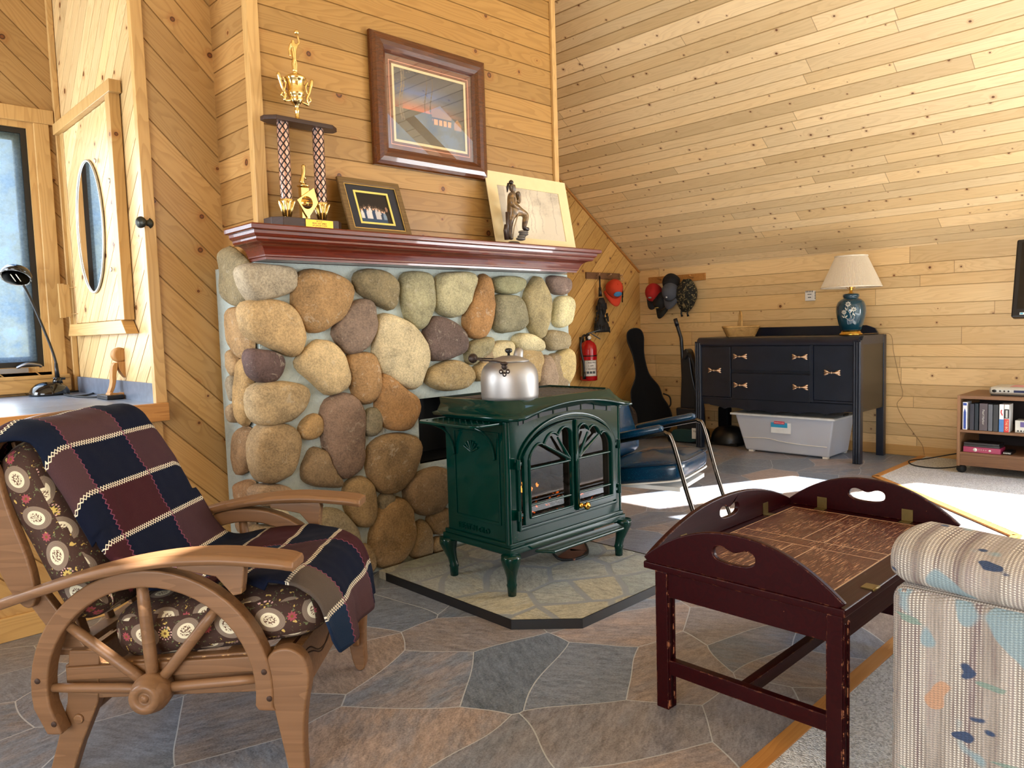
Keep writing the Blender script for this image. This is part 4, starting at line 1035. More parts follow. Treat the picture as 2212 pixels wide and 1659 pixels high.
bd = skin('body', J, E_, M['bronze'], st, 2)
def bronze_col(co):
    n = mnoise.noise(co*90)
    z = co.z
    base = (150,116,70) if z > .13 else (92,68,44)
    if z > .262: base = (120,96,72)
    if co.x > .02 and z < .10: base = (52,32,24)
    k = .8+.45*n
    return rgb(*[max(0, min(255, b_*k)) for b_ in base])
paint_verts(bd, bronze_col)
mb = MB(); mb.c = rgb(38,24,18); q = Vector(zs(430,260)); mb.ell(q+Vector((0,0,.006)), .013, .013, .013); mb.tube([Vector(zs(385,250,.004)), Vector(zs(370,340,.006)), Vector(zs(370,440,.008))], [.006,.007,.002], 8); mb.build('fur_cap', M['bronze'], st)
mb = MB(); mb.c = rgb(150,140,128); mb.ell(Vector(zs(480,375,-.006)), .011, .009, .013); mb.build('beard', M['bronze'], st)
mb = MB(); mb.c = rgb(60,44,34); mb.tube([Vector(zs(300,1130,-.01)), Vector(zs(290,1250,-.006)), Vector(zs(330,1440,.0))], [.010,.010,.010], 8); mb.tube([Vector(zs(340,860,-.006)), Vector(zs(350,1100,0)), Vector(zs(340,1440,0))], [.012,.008,.012], 8); mb.build('coat_tail', M['bronze'], st)
mb = MB(); mb.c = rgb(170,150,120); mb.tube([Vector(zs(525,860,-.026)), Vector(zs(440,1180,-.022)), Vector(zs(410,1400,-.018))], [.003,.004,.005], 8); mb.build('rifle', M['bronze'], st)
mb = MB(); mb.c = rgb(104,98,92)
for x_, y_, r_, h_ in ((655,1290,.032,.010),(660,1335,.030,.009),(620,1380,.027,.009),(600,1430,.030,.010)): mb.ell(Vector(zs(x_,y_,-.012)), r_, r_*.75, h_)
mb.c = rgb(80,74,68); q0 = Vector(zs(500,1500)); mb.lathe([(.040,0),(.044,.004),(.040,.012),(.030,.020),(.0,.022)], (q0.x-.005,0,0), 18, sy=.7); mb.build('rock_base', M['bronze'], st)
# ---------------------------------------------------------------- green gas stove
sv = thing('stove', 'dark green enamelled cast iron gas stove with arched glass doors on the hearth pad', 'stove', (2.45, 2.37, .036))
SX0, SX1, SY0, SY1 = 2.085, 2.815, 2.18, 2.585
G = M['green']
def wb(mb, name, mat, parent=sv, **kw): return mb.build(name, mat, parent, world=True, **kw)
mb = MB()    # firebox shell with an open front
mb.box((SX0,SY0+.02,.25),(SX0+.02,SY1,.765)); mb.box((SX1-.02,SY0+.02,.25),(SX1,SY1,.765)); mb.box((SX0+.003,SY1-.02,.252),(SX1-.003,SY1-.001,.763)); mb.box((SX0+.004,SY0+.024,.25),(SX1-.004,SY1-.004,.29)); mb.box((SX0+.01,SY0+.06,.74),(SX1-.01,SY1-.01,.80))
for x in (SX0, SX1): mb.tube([(x,SY0+.012,.25),(x,SY0+.012,.765)], .016, 10)
mb.box((SX0-.012,SY0-.008,.238),(SX1+.012,SY1+.012,.258)); mb.box((SX0-.02,SY0-.016,.212),(SX1+.02,SY1+.02,.24))
wb(mb, 'body', G, bevel=.004)
def arch(x): u = (x-2.45)/.365; return .768+.052*max(0, 1-u*u)**.8
# front plate with opening
def outline(n, x0, x1, z0, zs_, zt, pw=2.0):  # bottom-left -> around, arch on top; n points on arch
    pts = [(x0, z0), (x1, z0), (x1, zs_)]
    for i in range(1, n):
        t = PI*i/n; pts.append(((x0+x1)/2+(x1-x0)/2*math.copysign(abs(math.cos(t))**(2/pw), math.cos(t)), zs_+(zt-zs_)*math.sin(t)**(2/pw)))
    pts.append((x0, zs_)); return pts
n_ = 24
out_ = [(SX0,.258),(SX1,.258),(SX1,arch(SX1))]+[(SX1+(SX0-SX1)*i/n_, arch(SX1+(SX0-SX1)*i/n_)) for i in range(1, n_)]+[(SX0,arch(SX0))]
in_ = outline(n_, 2.15, 2.762, .322, .575, .735)
mb = MB(); mb.ring(out_, in_, (0,SY0+.02,0), (1,0,0), (0,0,1), (0,-.02,0))
o2 = outline(n_, 2.128, 2.785, .30, .565, .765); i2 = outline(n_, 2.142, 2.771, .314, .57, .748)
mb.ring(o2, i2, (0,SY0,0), (1,0,0), (0,0,1), (0,-.01,0))
mb.tube([(SX0+(SX1-SX0)*i/20, SY0-.004, arch(SX0+(SX1-SX0)*i/20)-.004) for i in range(21)], .007, 8)
wb(mb, 'front_plate', G, bevel=.003)
# top: flange that arches over the front, sloping up to a flat tray rim
mb = MB()
def flangez(x, y): return .776+(.046*max(0, 1-((x-2.45)/.33)**2)**1.0 if y < 2.2 else 0)
NN = 16
def loop(x0, x1, y0, y1, ch, zf):
    p = [(x0+ch+(x1-x0-2*ch)*i/NN, y0) for i in range(NN+1)]
    p += [(x1, y0+ch), (x1, y1), (x0, y1), (x0, y0+ch)]
    return [Vector((x, y, zf(x, y))) for x, y in p]
l0 = loop(2.055,2.848,2.118,2.625,.03,lambda x,y: flangez(x,y)-.006); l1 = loop(2.05,2.853,2.113,2.63,.03,lambda x,y: flangez(x,y)+.006)
l2 = loop(2.066,2.836,2.13,2.612,.045,lambda x,y: flangez(x,y)*.6+.78*.4+.012)
l2b = loop(2.078,2.80,2.150,2.602,.05,lambda x,y: .822)
l3 = loop(2.07,2.785,2.16,2.598,.055,lambda x,y: .848); l4 = loop(2.08,2.775,2.17,2.588,.052,lambda x,y: .850); l5 = loop(2.085,2.77,2.175,2.583,.05,lambda x,y: .838)
n = len(l0); vs = l0+l1+l2+l2b+l3+l4+l5; fs = []
for i in range(6):
    for k in range(n): fs.append((i*n+k, i*n+(k+1) % n, (i+1)*n+(k+1) % n, (i+1)*n+k))
fs.append(tuple(6*n+k for k in range(n))); fs.append(tuple(range(n))[::-1])
mb._add(vs, fs, True); wb(mb, 'top_plate', G, auto=True)
mb = MB()
for k in range(13): mb.box((2.10,2.196+k*.03,.839),(2.76,2.210+k*.03,.8425))
for k in range(5): mb.box((2.12+k*.155,2.19,.839),(2.128+k*.155,2.575,.842))
wb(mb, 'top_grate', M['castgrate'])
# louvre slot under the arched top
mb = MB(); pts = [(SX0+.06+(SX1-SX0-.12)*i/24) for i in range(25)]
for i in range(24):
    a, b = pts[i], pts[i+1]; mb._add([(a,SY0-.0025,arch(a)-.046),(b,SY0-.0025,arch(b)-.046),(b,SY0-.0025,arch(b)-.020),(a,SY0-.0025,arch(a)-.020)], [(0,1,2,3)])
ls = wb(mb, 'louvre_slot', M['ironblk'])
for k in range(7): mb = MB(); x = SX0+.09+k*.0915; mb.box((x-.003,SY0-.006,arch(x)-.047),(x+.003,SY0-.001,arch(x)-.018)); wb(mb, 'louvre_bar', G)
# doors
def leaf(xa, xb, cx, name):
    """xa outer edge, xb meeting edge"""
    s = 1 if xb > xa else -1; W = abs(xb-xa); N_ = 40
    # outer: clockwise from bottom at meeting edge
    out, inn = [], []
    def ez(x): u = (x-2.456)/.312; return .575+.158*math.sqrt(max(0, 1-u*u))
    iz0 = .352; xi0, xi1 = xa+s*.03, xb-s*.018
    def top(x):
        t = (x-xi0)/(xi1-xi0); base = .60+.082*math.sin(min(1, t*1.15)*PI/2)
        return base+.034*abs(math.sin(PI*3*t))**.55 - .006
    for i in range(N_+1):
        t = i/N_; x = xb+(xa-xb)*t; out.append((x, ez(x))); xi = xi1+(xi0-xi1)*t; inn.append((xi, top(xi)))
    for z in (.52,.44,.38,.325): out.append((xa, z)); inn.append((xi0, max(z, iz0)))
    for t in (.25,.5,.75): out.append((xa+(xb-xa)*t, .322)); inn.append((xi0+(xi1-xi0)*t, iz0))
    for z in (.325,.38,.44,.52): out.append((xb, z)); inn.append((xi1, max(z, iz0)))
    mb = MB(); mb.ring(out, inn, (0,SY0-.004,0), (1,0,0), (0,0,1), (0,-.016,0))
    mb.tube([Vector((x,SY0-.022,z)) for x, z in inn], .0055, 8, closed=True)
    for z in (.402,.556): mb.tube([(xi0,SY0-.016,z),(xi1,SY0-.016,z)], .0055, 8)
    hub = (xi1, .556)
    for x, z in ((xi0+(xi1-xi0)*.36, .648), (xi0+(xi1-xi0)*.68, .668)): mb.tube([(hub[0]-s*.012,SY0-.017,hub[1]+.01),(x,SY0-.017,z)], [.009,.0055], 8)
    mb.ell((hub[0]-s*.012,SY0-.016,.565), .022, .006, .014)
    d = wb(mb, name, G, bevel=.003)
    q = [Vector((x, SY0+.002, z)) for x, z in inn[::2]]; mg = MB(); mg._add(q, [tuple(range(len(q)))]); mg.build('door_glass', M['stoveglass'], d, world=True)
    return d
dl = leaf(2.152, 2.468, 2.456, 'door'); dr = leaf(2.760, 2.472, 2.456, 'door')
mb = MB(); mb.tube([(2.476,SY0-.026,.33),(2.476,SY0-.026,.735)], .0075, 8); wb(mb, 'door_astragal', G, dr)
for x, zz in ((2.122,.585),(2.122,.37),(2.79,.585),(2.79,.37)):
    mb = MB(); mb.tube([(x,SY0-.016,zz-.022),(x,SY0-.016,zz+.022)], .010, 10); mb.box((min(x,2.455+.31*math.copysign(1,x-2.45)),SY0-.016,zz-.007),(max(x,2.455+.31*math.copysign(1,x-2.45)),SY0-.004,zz+.007)); wb(mb, 'hinge', G, dl if x < 2.4 else dr, bevel=.002)
mb = MB(); mb.lathe([(.006,.0),(.006,.012),(.011,.018),(.017,.026),(.018,.034),(.013,.041),(.0,.044)], (2.51,SY0-.022,.345), 18, (0,-1,0)); mb.ball((2.488,SY0-.034,.348), .013, 14, 9); wb(mb, 'door_knob', M['brass'], dr)
# inside
mb = MB(); mb.box((2.115,SY1-.03,.29),(2.785,SY1-.024,.74)); mb._add([(2.115,SY0+.03,.29),(2.17,SY1-.03,.29),(2.17,SY1-.03,.74),(2.115,SY0+.03,.74)], [(0,1,2,3)]); mb._add([(2.785,SY0+.03,.29),(2.73,SY1-.03,.29),(2.73,SY1-.03,.74),(2.785,SY0+.03,.74)], [(0,1,2,3)]); wb(mb, 'liner', plain('liner_panel', rgb(84,78,68), .7, 0, .2, 12))
mb = MB(); mb.grid(lambda u, v: (2.12+u*.66, SY0+.03+v*.33, .30+.05*v+.03*mnoise.noise(Vector((u*14, v*8, 1)))), 34, 18); wb(mb, 'ember_bed', M['ember'])
for p, q, r in (((2.17,2.34,.40),(2.55,2.40,.40),.036),((2.36,2.44,.42),(2.74,2.38,.395),.034),((2.26,2.30,.375),(2.42,2.46,.46),.026),((2.6,2.30,.37),(2.5,2.45,.45),.026)):
    mb = MB(); pts = [Vector(p).lerp(Vector(q), i/7)+Vector((0,.006*math.sin(i*2),.006*math.cos(i*3))) for i in range(8)]; mb.tube(pts, [r*(.9+.15*math.sin(i*2.3)) for i in range(8)], 10); wb(mb, 'log', M['log'])
for x, y, z, h in ((2.215,2.31,.415,.05),(2.25,2.34,.42,.03),(2.30,2.33,.41,.035),(2.33,2.35,.43,.03),(2.36,2.33,.41,.03),(2.2,2.28,.385,.02),(2.28,2.27,.375,.02),(2.41,2.34,.42,.02)):
    mb = MB(); mb.tube([(x,y,z),(x+.004,y,z+h*.4),(x-.003,y,z+h*.75),(x+.002,y,z+h)], [.004,.007,.004,.0005], 8); wb(mb, 'flame', M['flame'])
# shelves
for side in (-1, 1):
    xa = 2.078 if side < 0 else 2.822; xb = xa+side*.16
    mb = MB(); pl_ = [(xa,2.20),(xb-side*.03,2.20),(xb,2.24),(xb,2.55),(xb-side*.03,2.585),(xa,2.585)]
    mb.prism(pl_, (0,0,.752), (1,0,0), (0,1,0), (0,0,.010))
    for i in range(4):
        for j in range(9): mb.lathe([(.0055,.762),(.004,.7635),(.0,.764)], (xa+side*(.035+i*.03), 2.245+j*.037, 0), 8)
    sh = wb(mb, 'side_shelf', G, bevel=.003)
    for y in (2.26, 2.52):
        mb = MB(); mb.tube(spline([(xa,y,.60),(xa+side*.012,y,.66),(xa+side*.05,y,.715),(xa+side*.12,y,.75)],6), .007, 8); wb(mb, 'shelf_bracket', G, sh)
# side panel relief and maker's name
mb = MB(); mb.ring(rect(2.235,2.53,.325,.715), rect(2.247,2.518,.337,.703), (SX0,0,0), (0,1,0), (0,0,1), (-.005,0,0))
for k in range(7):
    a = PI*(.15+.7*k/6); mb.tube([(SX0-.003,2.41,.62),(SX0-.004,2.41+.05*math.cos(a),.62+.05*math.sin(a))], [.003,.006], 6)
wb(mb, 'side_panel', G, bevel=.002)
mb = text_mb('HEAT-N-GLO', (SX0-.003,2.41,.285), (0,-1,0), (0,0,1), .034, .005); wb(mb, 'raised_lettering', G)
# ash lip and legs
mb = MB(); mb.prism([(2.20,2.16),(2.24,2.085),(2.72,2.085),(2.76,2.16)], (0,0,.198), (1,0,0), (0,1,0), (0,0,.014)); wb(mb, 'ash_lip', G, bevel=.005)
mb = MB(); mb.box((2.2,2.25,.15),(2.7,2.5,.212)); wb(mb, 'valve_box', M['ironblk'])
def leg(cx, cy, dx, dy):
    mb = MB(); prof = [(.0,.036,.018),(.0,.075,.021),(.0,.082,.0235),(.0,.09,.0205),(.004,.12,.022),(.010,.155,.031),(.013,.185,.041),(.012,.20,.044),(.012,.214,.043)]
    m = len(prof); vs = []; fs = []; n = 12
    for off, z, r in prof:
        for k in range(n):
            t = 2*PI*k/n; c_, s_ = math.cos(t), math.sin(t); q = max(abs(c_), abs(s_))**.5
            vs.append((cx-dx*off*1.2+r*c_/q*.9, cy-dy*off*1.2+r*s_/q*.9, z))
    for i in range(m-1):
        for k in range(n): fs.append((i*n+k, i*n+(k+1) % n, (i+1)*n+(k+1) % n, (i+1)*n+k))
    fs += [tuple(range(n))[::-1], tuple((m-1)*n+k for k in range(n))]
    mb._add(vs, fs, True); wb(mb, 'leg', G)
leg(2.09,2.19,1,1); leg(2.81,2.19,-1,1); leg(2.10,2.575,1,-1); leg(2.80,2.575,-1,-1)
mb = MB(); mb.tube(spline([(2.6,2.5,.16),(2.55,2.35,.05),(2.7,2.3,.0435),(2.86,2.45,.0435)],6), .006, 8); wb(mb, 'gas_line', M['ironblk'])
for k, (x, y, a) in enumerate(((2.66,2.36,.3),(2.77,2.42,.9))):
    mb = MB(); mb.obox((x,y,.041), .07, .045, .004, Matrix.Rotation(a, 3, 'Z')); o = mb.build('loose_tile', plain('rust_tile', rgb(112,70,52), .7) if k == 0 else bpy.data.materials['rust_tile'], None)
    tag(o, ('reddish loose tile lying flat under the stove, nearer one','reddish loose tile lying flat under the stove, farther one')[k], 'tile', 'loose tiles under the stove')
# ---------------------------------------------------------------- kettle
kt = thing('kettle', 'dull aluminium kettle with black bail handle standing on the green stove', 'kettle', (2.195, 2.275, .8425), -math.pi/4+.02)
mb = MB(); mb.lathe([(.0,.0),(.112,.0),(.119,.004),(.122,.02),(.123,.075),(.122,.10),(.117,.125),(.106,.145),(.090,.158),(.082,.162)], (0,0,0), 40); mb.lathe([(.082,.162),(.081,.160),(.0,.160)], (0,0,0), 40); mb.build('body', M['alu'], kt)
mb = MB(); mb.lathe([(.086,.162),(.085,.166),(.06,.178),(.03,.186),(.0,.188)], (0,0,0), 36); mb.build('lid', M['alu'], kt)
mb = MB(); mb.lathe([(.006,.186),(.005,.196),(.014,.202),(.016,.210),(.012,.217),(.0,.219)], (0,0,0), 16); mb.build('lid_knob', M['black'], kt)
mb = MB(); mb.tube(spline([(.03,.10,.09),(.035,.135,.125),(.040,.15,.165),(.045,.155,.192),(.05,.165,.198)],5), [.03-.0006*i for i in range(21)], 14); mb.build('spout', M['alu'], kt)
for sy in (-1, 1):
    mb = MB(); a0 = Vector((-.02, sy*.112, .147)); mb.ell(a0, .012, .006, .014)
    for dx, dz in ((-.014,-.02),(.014,-.02),(0,-.032)): mb.ell(a0+Vector((dx, sy*.006, dz)), .009, .005, .010)
    mb.ell(a0+Vector((0,sy*.004,.012)), .016, .007, .008); ear = mb.build('ear', M['darkrust'], kt)
    mb = MB()
    for dx, dz in ((-.014,-.021),(.014,-.021),(0,-.033)): mb.ball(a0+Vector((dx, sy*.0115, dz)), .0035, 8, 6)
    mb.build('rivet', M['white'], ear)
mb = MB()
for sy in (-1, 1): mb.tube(spline([(-.02,sy*.116,.162),(-.06,sy*.108,.170),(-.11,sy*.085,.174),(-.15,sy*.055,.18)],6), .0032, 8)
mb.build('bail', M['darkrust'], kt)
mb = MB(); mb.lathe([(.008,-.06),(.017,-.055),(.019,-.02),(.021,0),(.019,.02),(.017,.055),(.008,.06)], (-.152,0,.18), 14, (0,1,0)); mb.build('bail_grip', M['darkrust'], kt)
# ---------------------------------------------------------------- wagon-wheel armchair
ac = thing('armchair', 'worn wagon wheel armchair with brown floral cushions by the window counter', 'armchair', (1.088, 1.96, 0), math.radians(-47))
MP = M['maple']
def P2(pts): return pts
for sy in (-1, 1):
    yo = .34*sy; yi = .29*sy
    # half wheel rim: flat bent plank
    cx, cz, Ro, Ri = -.345, .249, .318, .272
    arc = [(.285, -.045)]+[]
    mb = MB(); ang = [math.radians(a) for a in range(-8, 189, 7)]
    outer = [(cx+Ro*math.cos(a), cz+Ro*math.sin(a)) for a in ang]; inner = [(cx+Ri*math.cos(a), cz+Ri*math.sin(a)) for a in ang]
    outer = [(-.022,.195)]+outer+[(-.628,.135)]; inner = [(-.068,.197)]+inner+[(-.588,.135)]
    vs = [Vector((x, yo, z)) for x, z in outer]+[Vector((x, yo, z)) for x, z in inner]; vs += [v+Vector((0, -sy*.045, 0)) for v in vs]
    n = len(outer); fs = []
    for i in range(n-1):
        fs += [(i,i+1,n+i+1,n+i), (2*n+i,3*n+i,3*n+i+1,2*n+i+1), (i,2*n+i,2*n+i+1,i+1), (n+i,n+i+1,3*n+i+1,3*n+i)]
    fs += [(0,n,3*n,2*n), (n-1,3*n-1,4*n-1,2*n-1)]
    mb._add(vs, fs); rim = mb.build('wheel_rim', MP, ac, bevel=.006, seg=3)
    mb = MB()
    for x, z in ((-.055,.30),(-.045,.23),(-.645,.28),(-.61,.165)): mb.lathe([(.0,.0),(.0075,.0),(.0075,.001)], (x+(.008 if x > -.3 else .004), yo+sy*.0006, z), 12, (0,sy,0))
    mb.build('screw_plug', plain('dark_hole', rgb(60,38,24), .7) if 'dark_hole' not in bpy.data.materials else bpy.data.materials['dark_hole'], rim)
    for x, z, r in ((-.625,.252,.013),(-.572,.425,.0145),(-.362,.535,.016),(-.165,.462,.0145),(-.065,.272,.013)):
        mb = MB(); a = Vector((cx, yo-sy*.02, cz)); b = Vector((x, yo-sy*.022, z)); mb.tube([a, a.lerp(b,.3), a.lerp(b,.8), b], [r*.95,r,r*.95,r*.8], 12); mb.build('spoke', MP, ac)
    mb = MB(); mb.lathe([(.046,-.03),(.050,.0),(.050,.012),(.044,.02),(.044,.03),(.038,.034),(.038,.044),(.020,.044),(.018,.036),(.009,.036),(.009,.042),(.0,.042)], (cx, yo-sy*.008, cz-.003), 28, (0,sy,0)); mb.build('hub', MP, ac)
    # side rail with moulded step, rear leg, front leg
    mb = MB(); mb.prism([(-.60,.205),(-.03,.225),(-.03,.335),(-.60,.30)], (0,yi,0), (1,0,0), (0,0,1), (0,-sy*.03,0)); mb.prism([(-.59,.262),(-.03,.285),(-.03,.328),(-.59,.298)], (0,yi+sy*.014,0), (1,0,0), (0,0,1), (0,-sy*.02,0)); mb.build('side_rail', MP, ac, bevel=.004)
    mb = MB(); mb.prism([(-.665,0),(-.60,0),(-.57,.08),(-.515,.20),(-.50,.34),(-.585,.34),(-.60,.20),(-.645,.06)], (0,yi+sy*.004,0), (1,0,0), (0,0,1), (0,-sy*.032,0)); mb.build('rear_leg', MP, ac, bevel=.005)
    mb = MB(); lp_ = smooth_poly([(.005,0),(.045,0),(.042,.10),(.05,.20),(.068,.27),(.06,.33),(.02,.362),(-.035,.35),(-.05,.30),(-.03,.2),(-.012,.1)], 2)
    mb.prism(lp_, (0,yo-sy*.005,0), (1,0,0), (0,0,1), (0,-sy*.042,0)); fl = mb.build('front_leg', MP, ac, bevel=.006)
    mb = MB(); mb.prism(smooth_poly([(0,-.0),(0,-.13),(-.02,-.135),(-.05,-.08),(-.055,-.0)], 1), (.008,yo-sy*.045,.225), (0,sy,0), (0,0,1), (.02,0,0)); mb.build('leg_bracket', MP, ac, bevel=.003)
    # arm: paddle that narrows to the back
    mb = MB(); prof = spline([(-.735,0,.478),(-.60,0,.522),(-.45,0,.565),(-.30,0,.592),(-.15,0,.600),(0,0,.588),(.052,0,.578)], 6); m = len(prof); vs = []; fs = []
    for i, p in enumerate(prof):
        t = i/(m-1); w_ = .022+.028*min(1, t*1.6)+(.006*math.sin(t*PI)); w_ *= (1 if t < .93 else .93); yc = yo-sy*.012
        for (dy, dz) in ((-w_,.0),(-w_*.82,.013),(w_*.82,.013),(w_,.0),(w_*.85,-.013),(-w_*.85,-.013)): vs.append(p+Vector((0, yc+dy, dz)))
    for i in range(m-1):
        for k in range(6): fs.append((i*6+k, i*6+(k+1) % 6, (i+1)*6+(k+1) % 6, (i+1)*6+k))
    fs += [tuple(range(6))[::-1], tuple((m-1)*6+k for k in range(6))]
    mb._add(vs, fs); mb.build('arm', MP, ac, bevel=.005, seg=3)
    mb = MB(); mb.prism([(-.26,.582),(-.09,.582),(-.085,.565),(-.095,.50),(-.118,.495),(-.16,.545),(-.26,.566)], (0,yo-sy*.006,0), (1,0,0), (0,0,1), (0,-sy*.03,0)); mb.build('arm_block', MP, ac, bevel=.004)
    # back post: scrolled upper board and slim lower post
    mb = MB(); mb.prism(smooth_poly([(-.70,.45),(-.66,.46),(-.665,.56),(-.72,.72),(-.745,.855),(-.81,.855),(-.795,.70),(-.755,.54)], 2), (0,sy*.295,0), (1,0,0), (0,0,1), (0,-sy*.03,0)); mb.build('back_post', MP, ac, bevel=.006)
    mb = MB(); mb.prism([(-.55,.24),(-.50,.26),(-.665,.50),(-.73,.50)], (0,sy*.27,0), (1,0,0), (0,0,1), (0,-sy*.028,0)); mb.build('back_support', MP, ac, bevel=.004)
# front apron with carved curves
mb = MB(); mb.prism([(-.30,.345),(.30,.345),(.30,.24),(.24,.215),(.0,.23),(-.24,.215),(-.30,.24)], (.012,0,0), (0,1,0), (0,0,1), (.022,0,0)); ap = mb.build('front_apron', MP, ac, bevel=.004)
mb = MB()
for s_ in (-1, 1):
    for k in (0, 1): mb.tube(spline([(.0345,s_*(.27-.02*k),.32-.012*k),(.0345,s_*(.22-.02*k),.312-.02*k),(.0345,s_*(.15-.02*k),.275-.012*k),(.0345,s_*(.08-.02*k),.27+.012*k),(.0345,s_*(.03),.30)],5), .0022, 6)
mb.build('carving', bpy.data.materials['dark_hole'], ap)
mb = MB(); mb.box((-.58,-.28,.22),(-.555,.28,.31)); mb.tube([(-.57,-.30,.155),(-.57,.30,.155)], .014, 10); mb.build('rear_stretcher', MP, ac, bevel=.004)
mb = MB(); mb.tube(spline([(-.775,-.28,.76),(-.785,-.275,.83),(-.785,-.22,.895),(-.78,-.10,.914),(-.775,.0,.918),(-.78,.10,.914),(-.785,.22,.895),(-.785,.275,.83),(-.775,.28,.76)],5), .022, 10)
for y in (-.18,-.06,.06,.18): mb.bar((-.60,y,.30),(-.765,y,.88), .03, .012, (1,0,0))
mb.bar((-.60,-.28,.33),(-.60,.28,.33), .05, .018); mb.build('back_frame', MP, ac, bevel=.003)
mb = MB()
for x in (-.45,-.30,-.15,-.02): mb.box((x-.02,-.285,.285+.1*(x+.45)),(x+.02,.285,.297+.1*(x+.45)))
mb.build('seat_slat', MP, ac)
# cushions
def cushion(c, ax, ay, az, hx, hy, hz, nu=48, nv=22, seed=0, pw=.34, puff=.25):
    """rounded box pillow; ax,ay: axes in its plane, az normal; UV in metres"""
    mb = MB(); ax, ay, az, c = Vector(ax).normalized(), Vector(ay).normalized(), Vector(az).normalized(), Vector(c)
    def sg(x, p): return math.copysign(abs(x)**p, x)
    def f(u, v):
        t = 2*PI*u; ph = (v-.5)*PI
        cr = math.cos(ph); sq = abs(cr)**.28 if cr > 1e-6 else 0
        X, Y = sg(math.cos(t), pw)*sq, sg(math.sin(t), pw)*sq; Z = sg(math.sin(ph), .75)
        bul = 1+puff*(1-X*X)*(1-Y*Y)
        p = Vector((X*hx, Y*hy, Z*hz*bul))
        nz = mnoise.noise(Vector((p.x*9+seed, p.y*9, p.z*9)))*.010+mnoise.noise(Vector((p.x*28+seed, p.y*28, p.z*14)))*.004
        p *= 1+nz/max(.05, min(hx, hy))
        return c+ax*p.x+ay*p.y+az*p.z
    b0 = len(mb.f); mb.grid(f, nu, nv, cu=True)
    # triplanar-like UVs in metres: top/bottom planar, sides wrapped
    for i in range(b0, len(mb.f)):
        pts = [mb.v[k]-c for k in mb.f[i]]; ctr = sum(pts, Vector())/4
        e1 = pts[1]-pts[0]; e2 = pts[3]-pts[0]; nn = e1.cross(e2)
        if nn.length < 1e-12: nn = pts[2]-pts[1]; nn = nn.cross(pts[3]-pts[2])
        lx, ly, lz = abs(nn.dot(ax)), abs(nn.dot(ay)), abs(nn.dot(az))
        if lz >= lx and lz >= ly: mb.uv[i] = [(p.dot(ax), p.dot(ay)) for p in pts]
        elif ly >= lx: mb.uv[i] = [(p.dot(ax), p.dot(az)+.5) for p in pts]
        else: mb.uv[i] = [(p.dot(ay)+.7, p.dot(az)+.5) for p in pts]
    return mb
sl = Vector((1,0,.11)).normalized(); sn = Vector((-.11,0,1)).normalized()
o = cushion((-.215,0,.388), sl, (0,1,0), sn, .295, .285, .072, seed=3, pw=.3).build('seat_cushion', M['calico'], ac, subsurf=1)
mb = MB()
bd_ = Vector((-.215,0,.45)).normalized(); bn = Vector((.45,0,.215)).normalized()
o = cushion((-.63,0,.64), bd_, (0,1,0), bn, .262, .285, .075, seed=9, pw=.3).build('back_cushion', M['calico'], ac, subsurf=1)
# ---------------------------------------------------------------- patchwork throw (lies over the chair)
path = [(-.785,.80),(-.79,.865),(-.765,.918),(-.715,.934),(-.65,.915),(-.605,.845),(-.545,.745),(-.49,.63),(-.44,.535),(-.405,.492),(-.35,.480),(-.25,.492),(-.12,.507),(0,.517),(.06,.508),(.10,.465),(.122,.40),(.131,.35),(.134,.325)]
PT = spline([(x, 0, z) for x, z in path], 5); D = [0]
for a, b in zip(PT, PT[1:]): D.append(D[-1]+(b-a).length)
LT = D[-1]
def at_path(s_):
    s_ = max(0, min(LT, s_))
    for i in range(len(D)-1):
        if D[i+1] >= s_: t = (s_-D[i])/(D[i+1]-D[i]+1e-9); p = PT[i].lerp(PT[i+1], t); d = (PT[i+1]-PT[i]).normalized(); return p, Vector((-d.z, 0, d.x))
    return PT[-1], Vector((1,0,0))
def interp(tab, s_):
    for (a, va), (b, vb) in zip(tab, tab[1:]):
        if s_ <= b: t = (s_-a)/(b-a); return va+(vb-va)*t
    return tab[-1][1]
sx_ = lambda x, z: min(range(len(PT)), key=lambda i: (PT[i].x-x)**2+(PT[i].z-z)**2)
dist = lambda x, z: D[sx_(x, z)]
LO = [(0,-.36),(dist(-.65,.915),-.285),(dist(-.49,.63),-.285),(dist(-.405,.492),-.255),(dist(-.20,.49),-.24),(dist(-.05,.515),-.295),(dist(.06,.508),-.345),(dist(.122,.40),-.325),(LT+.01,-.262)]
HI = [(0,.25),(dist(-.65,.915),.25),(dist(-.55,.745),.27),(dist(-.44,.535),.275),(dist(-.30,.485),.31),(dist(-.1,.51),.27),(dist(.06,.508),.14),(LT+.01,.135)]
s1 = dist(-.612,.86); P_ = .142
mb = MB(); NU, NV = 46, 120; vs = []; uv_ = []
for j in range(NV):
    s_ = LT*j/(NV-1); lo, hi = interp(LO, s_), interp(HI, s_)
    p, nn = at_path(s_)
    for i in range(NU):
        y = lo+(hi-lo)*i/(NU-1)
        wv = .006*mnoise.noise(Vector((s_*7, y*6, 2)))+.004*mnoise.noise(Vector((s_*16, y*22, 7)))
        drop = 0
        ed = max(0, -.262-y) if -.62 < p.x < -.05 else 0
        fold = .018*math.exp(-((y+.25)/.05)**2) if -.2 < p.x < .05 and p.z < .6 else 0
        v = Vector((p.x, y, p.z))+nn*(wv+.004+fold*.3); v.z -= ed*.8
        if p.x < -.5: v.x -= .10*max(0, abs(y)-.20)**1.2; v.z -= 1.6*max(0, abs(y)-.22)**1.5
        hang = max(0, .47-p.z)/.17 if p.x > .08 else 0
        v.x += .016*hang*math.sin(y*30+1); v.z += .035*hang*(y-.0)*1.0
        vs.append(v); uv_.append(((y+.19)/.25+.10*hang, (s_-s1)/P_+20))
fs = []; 
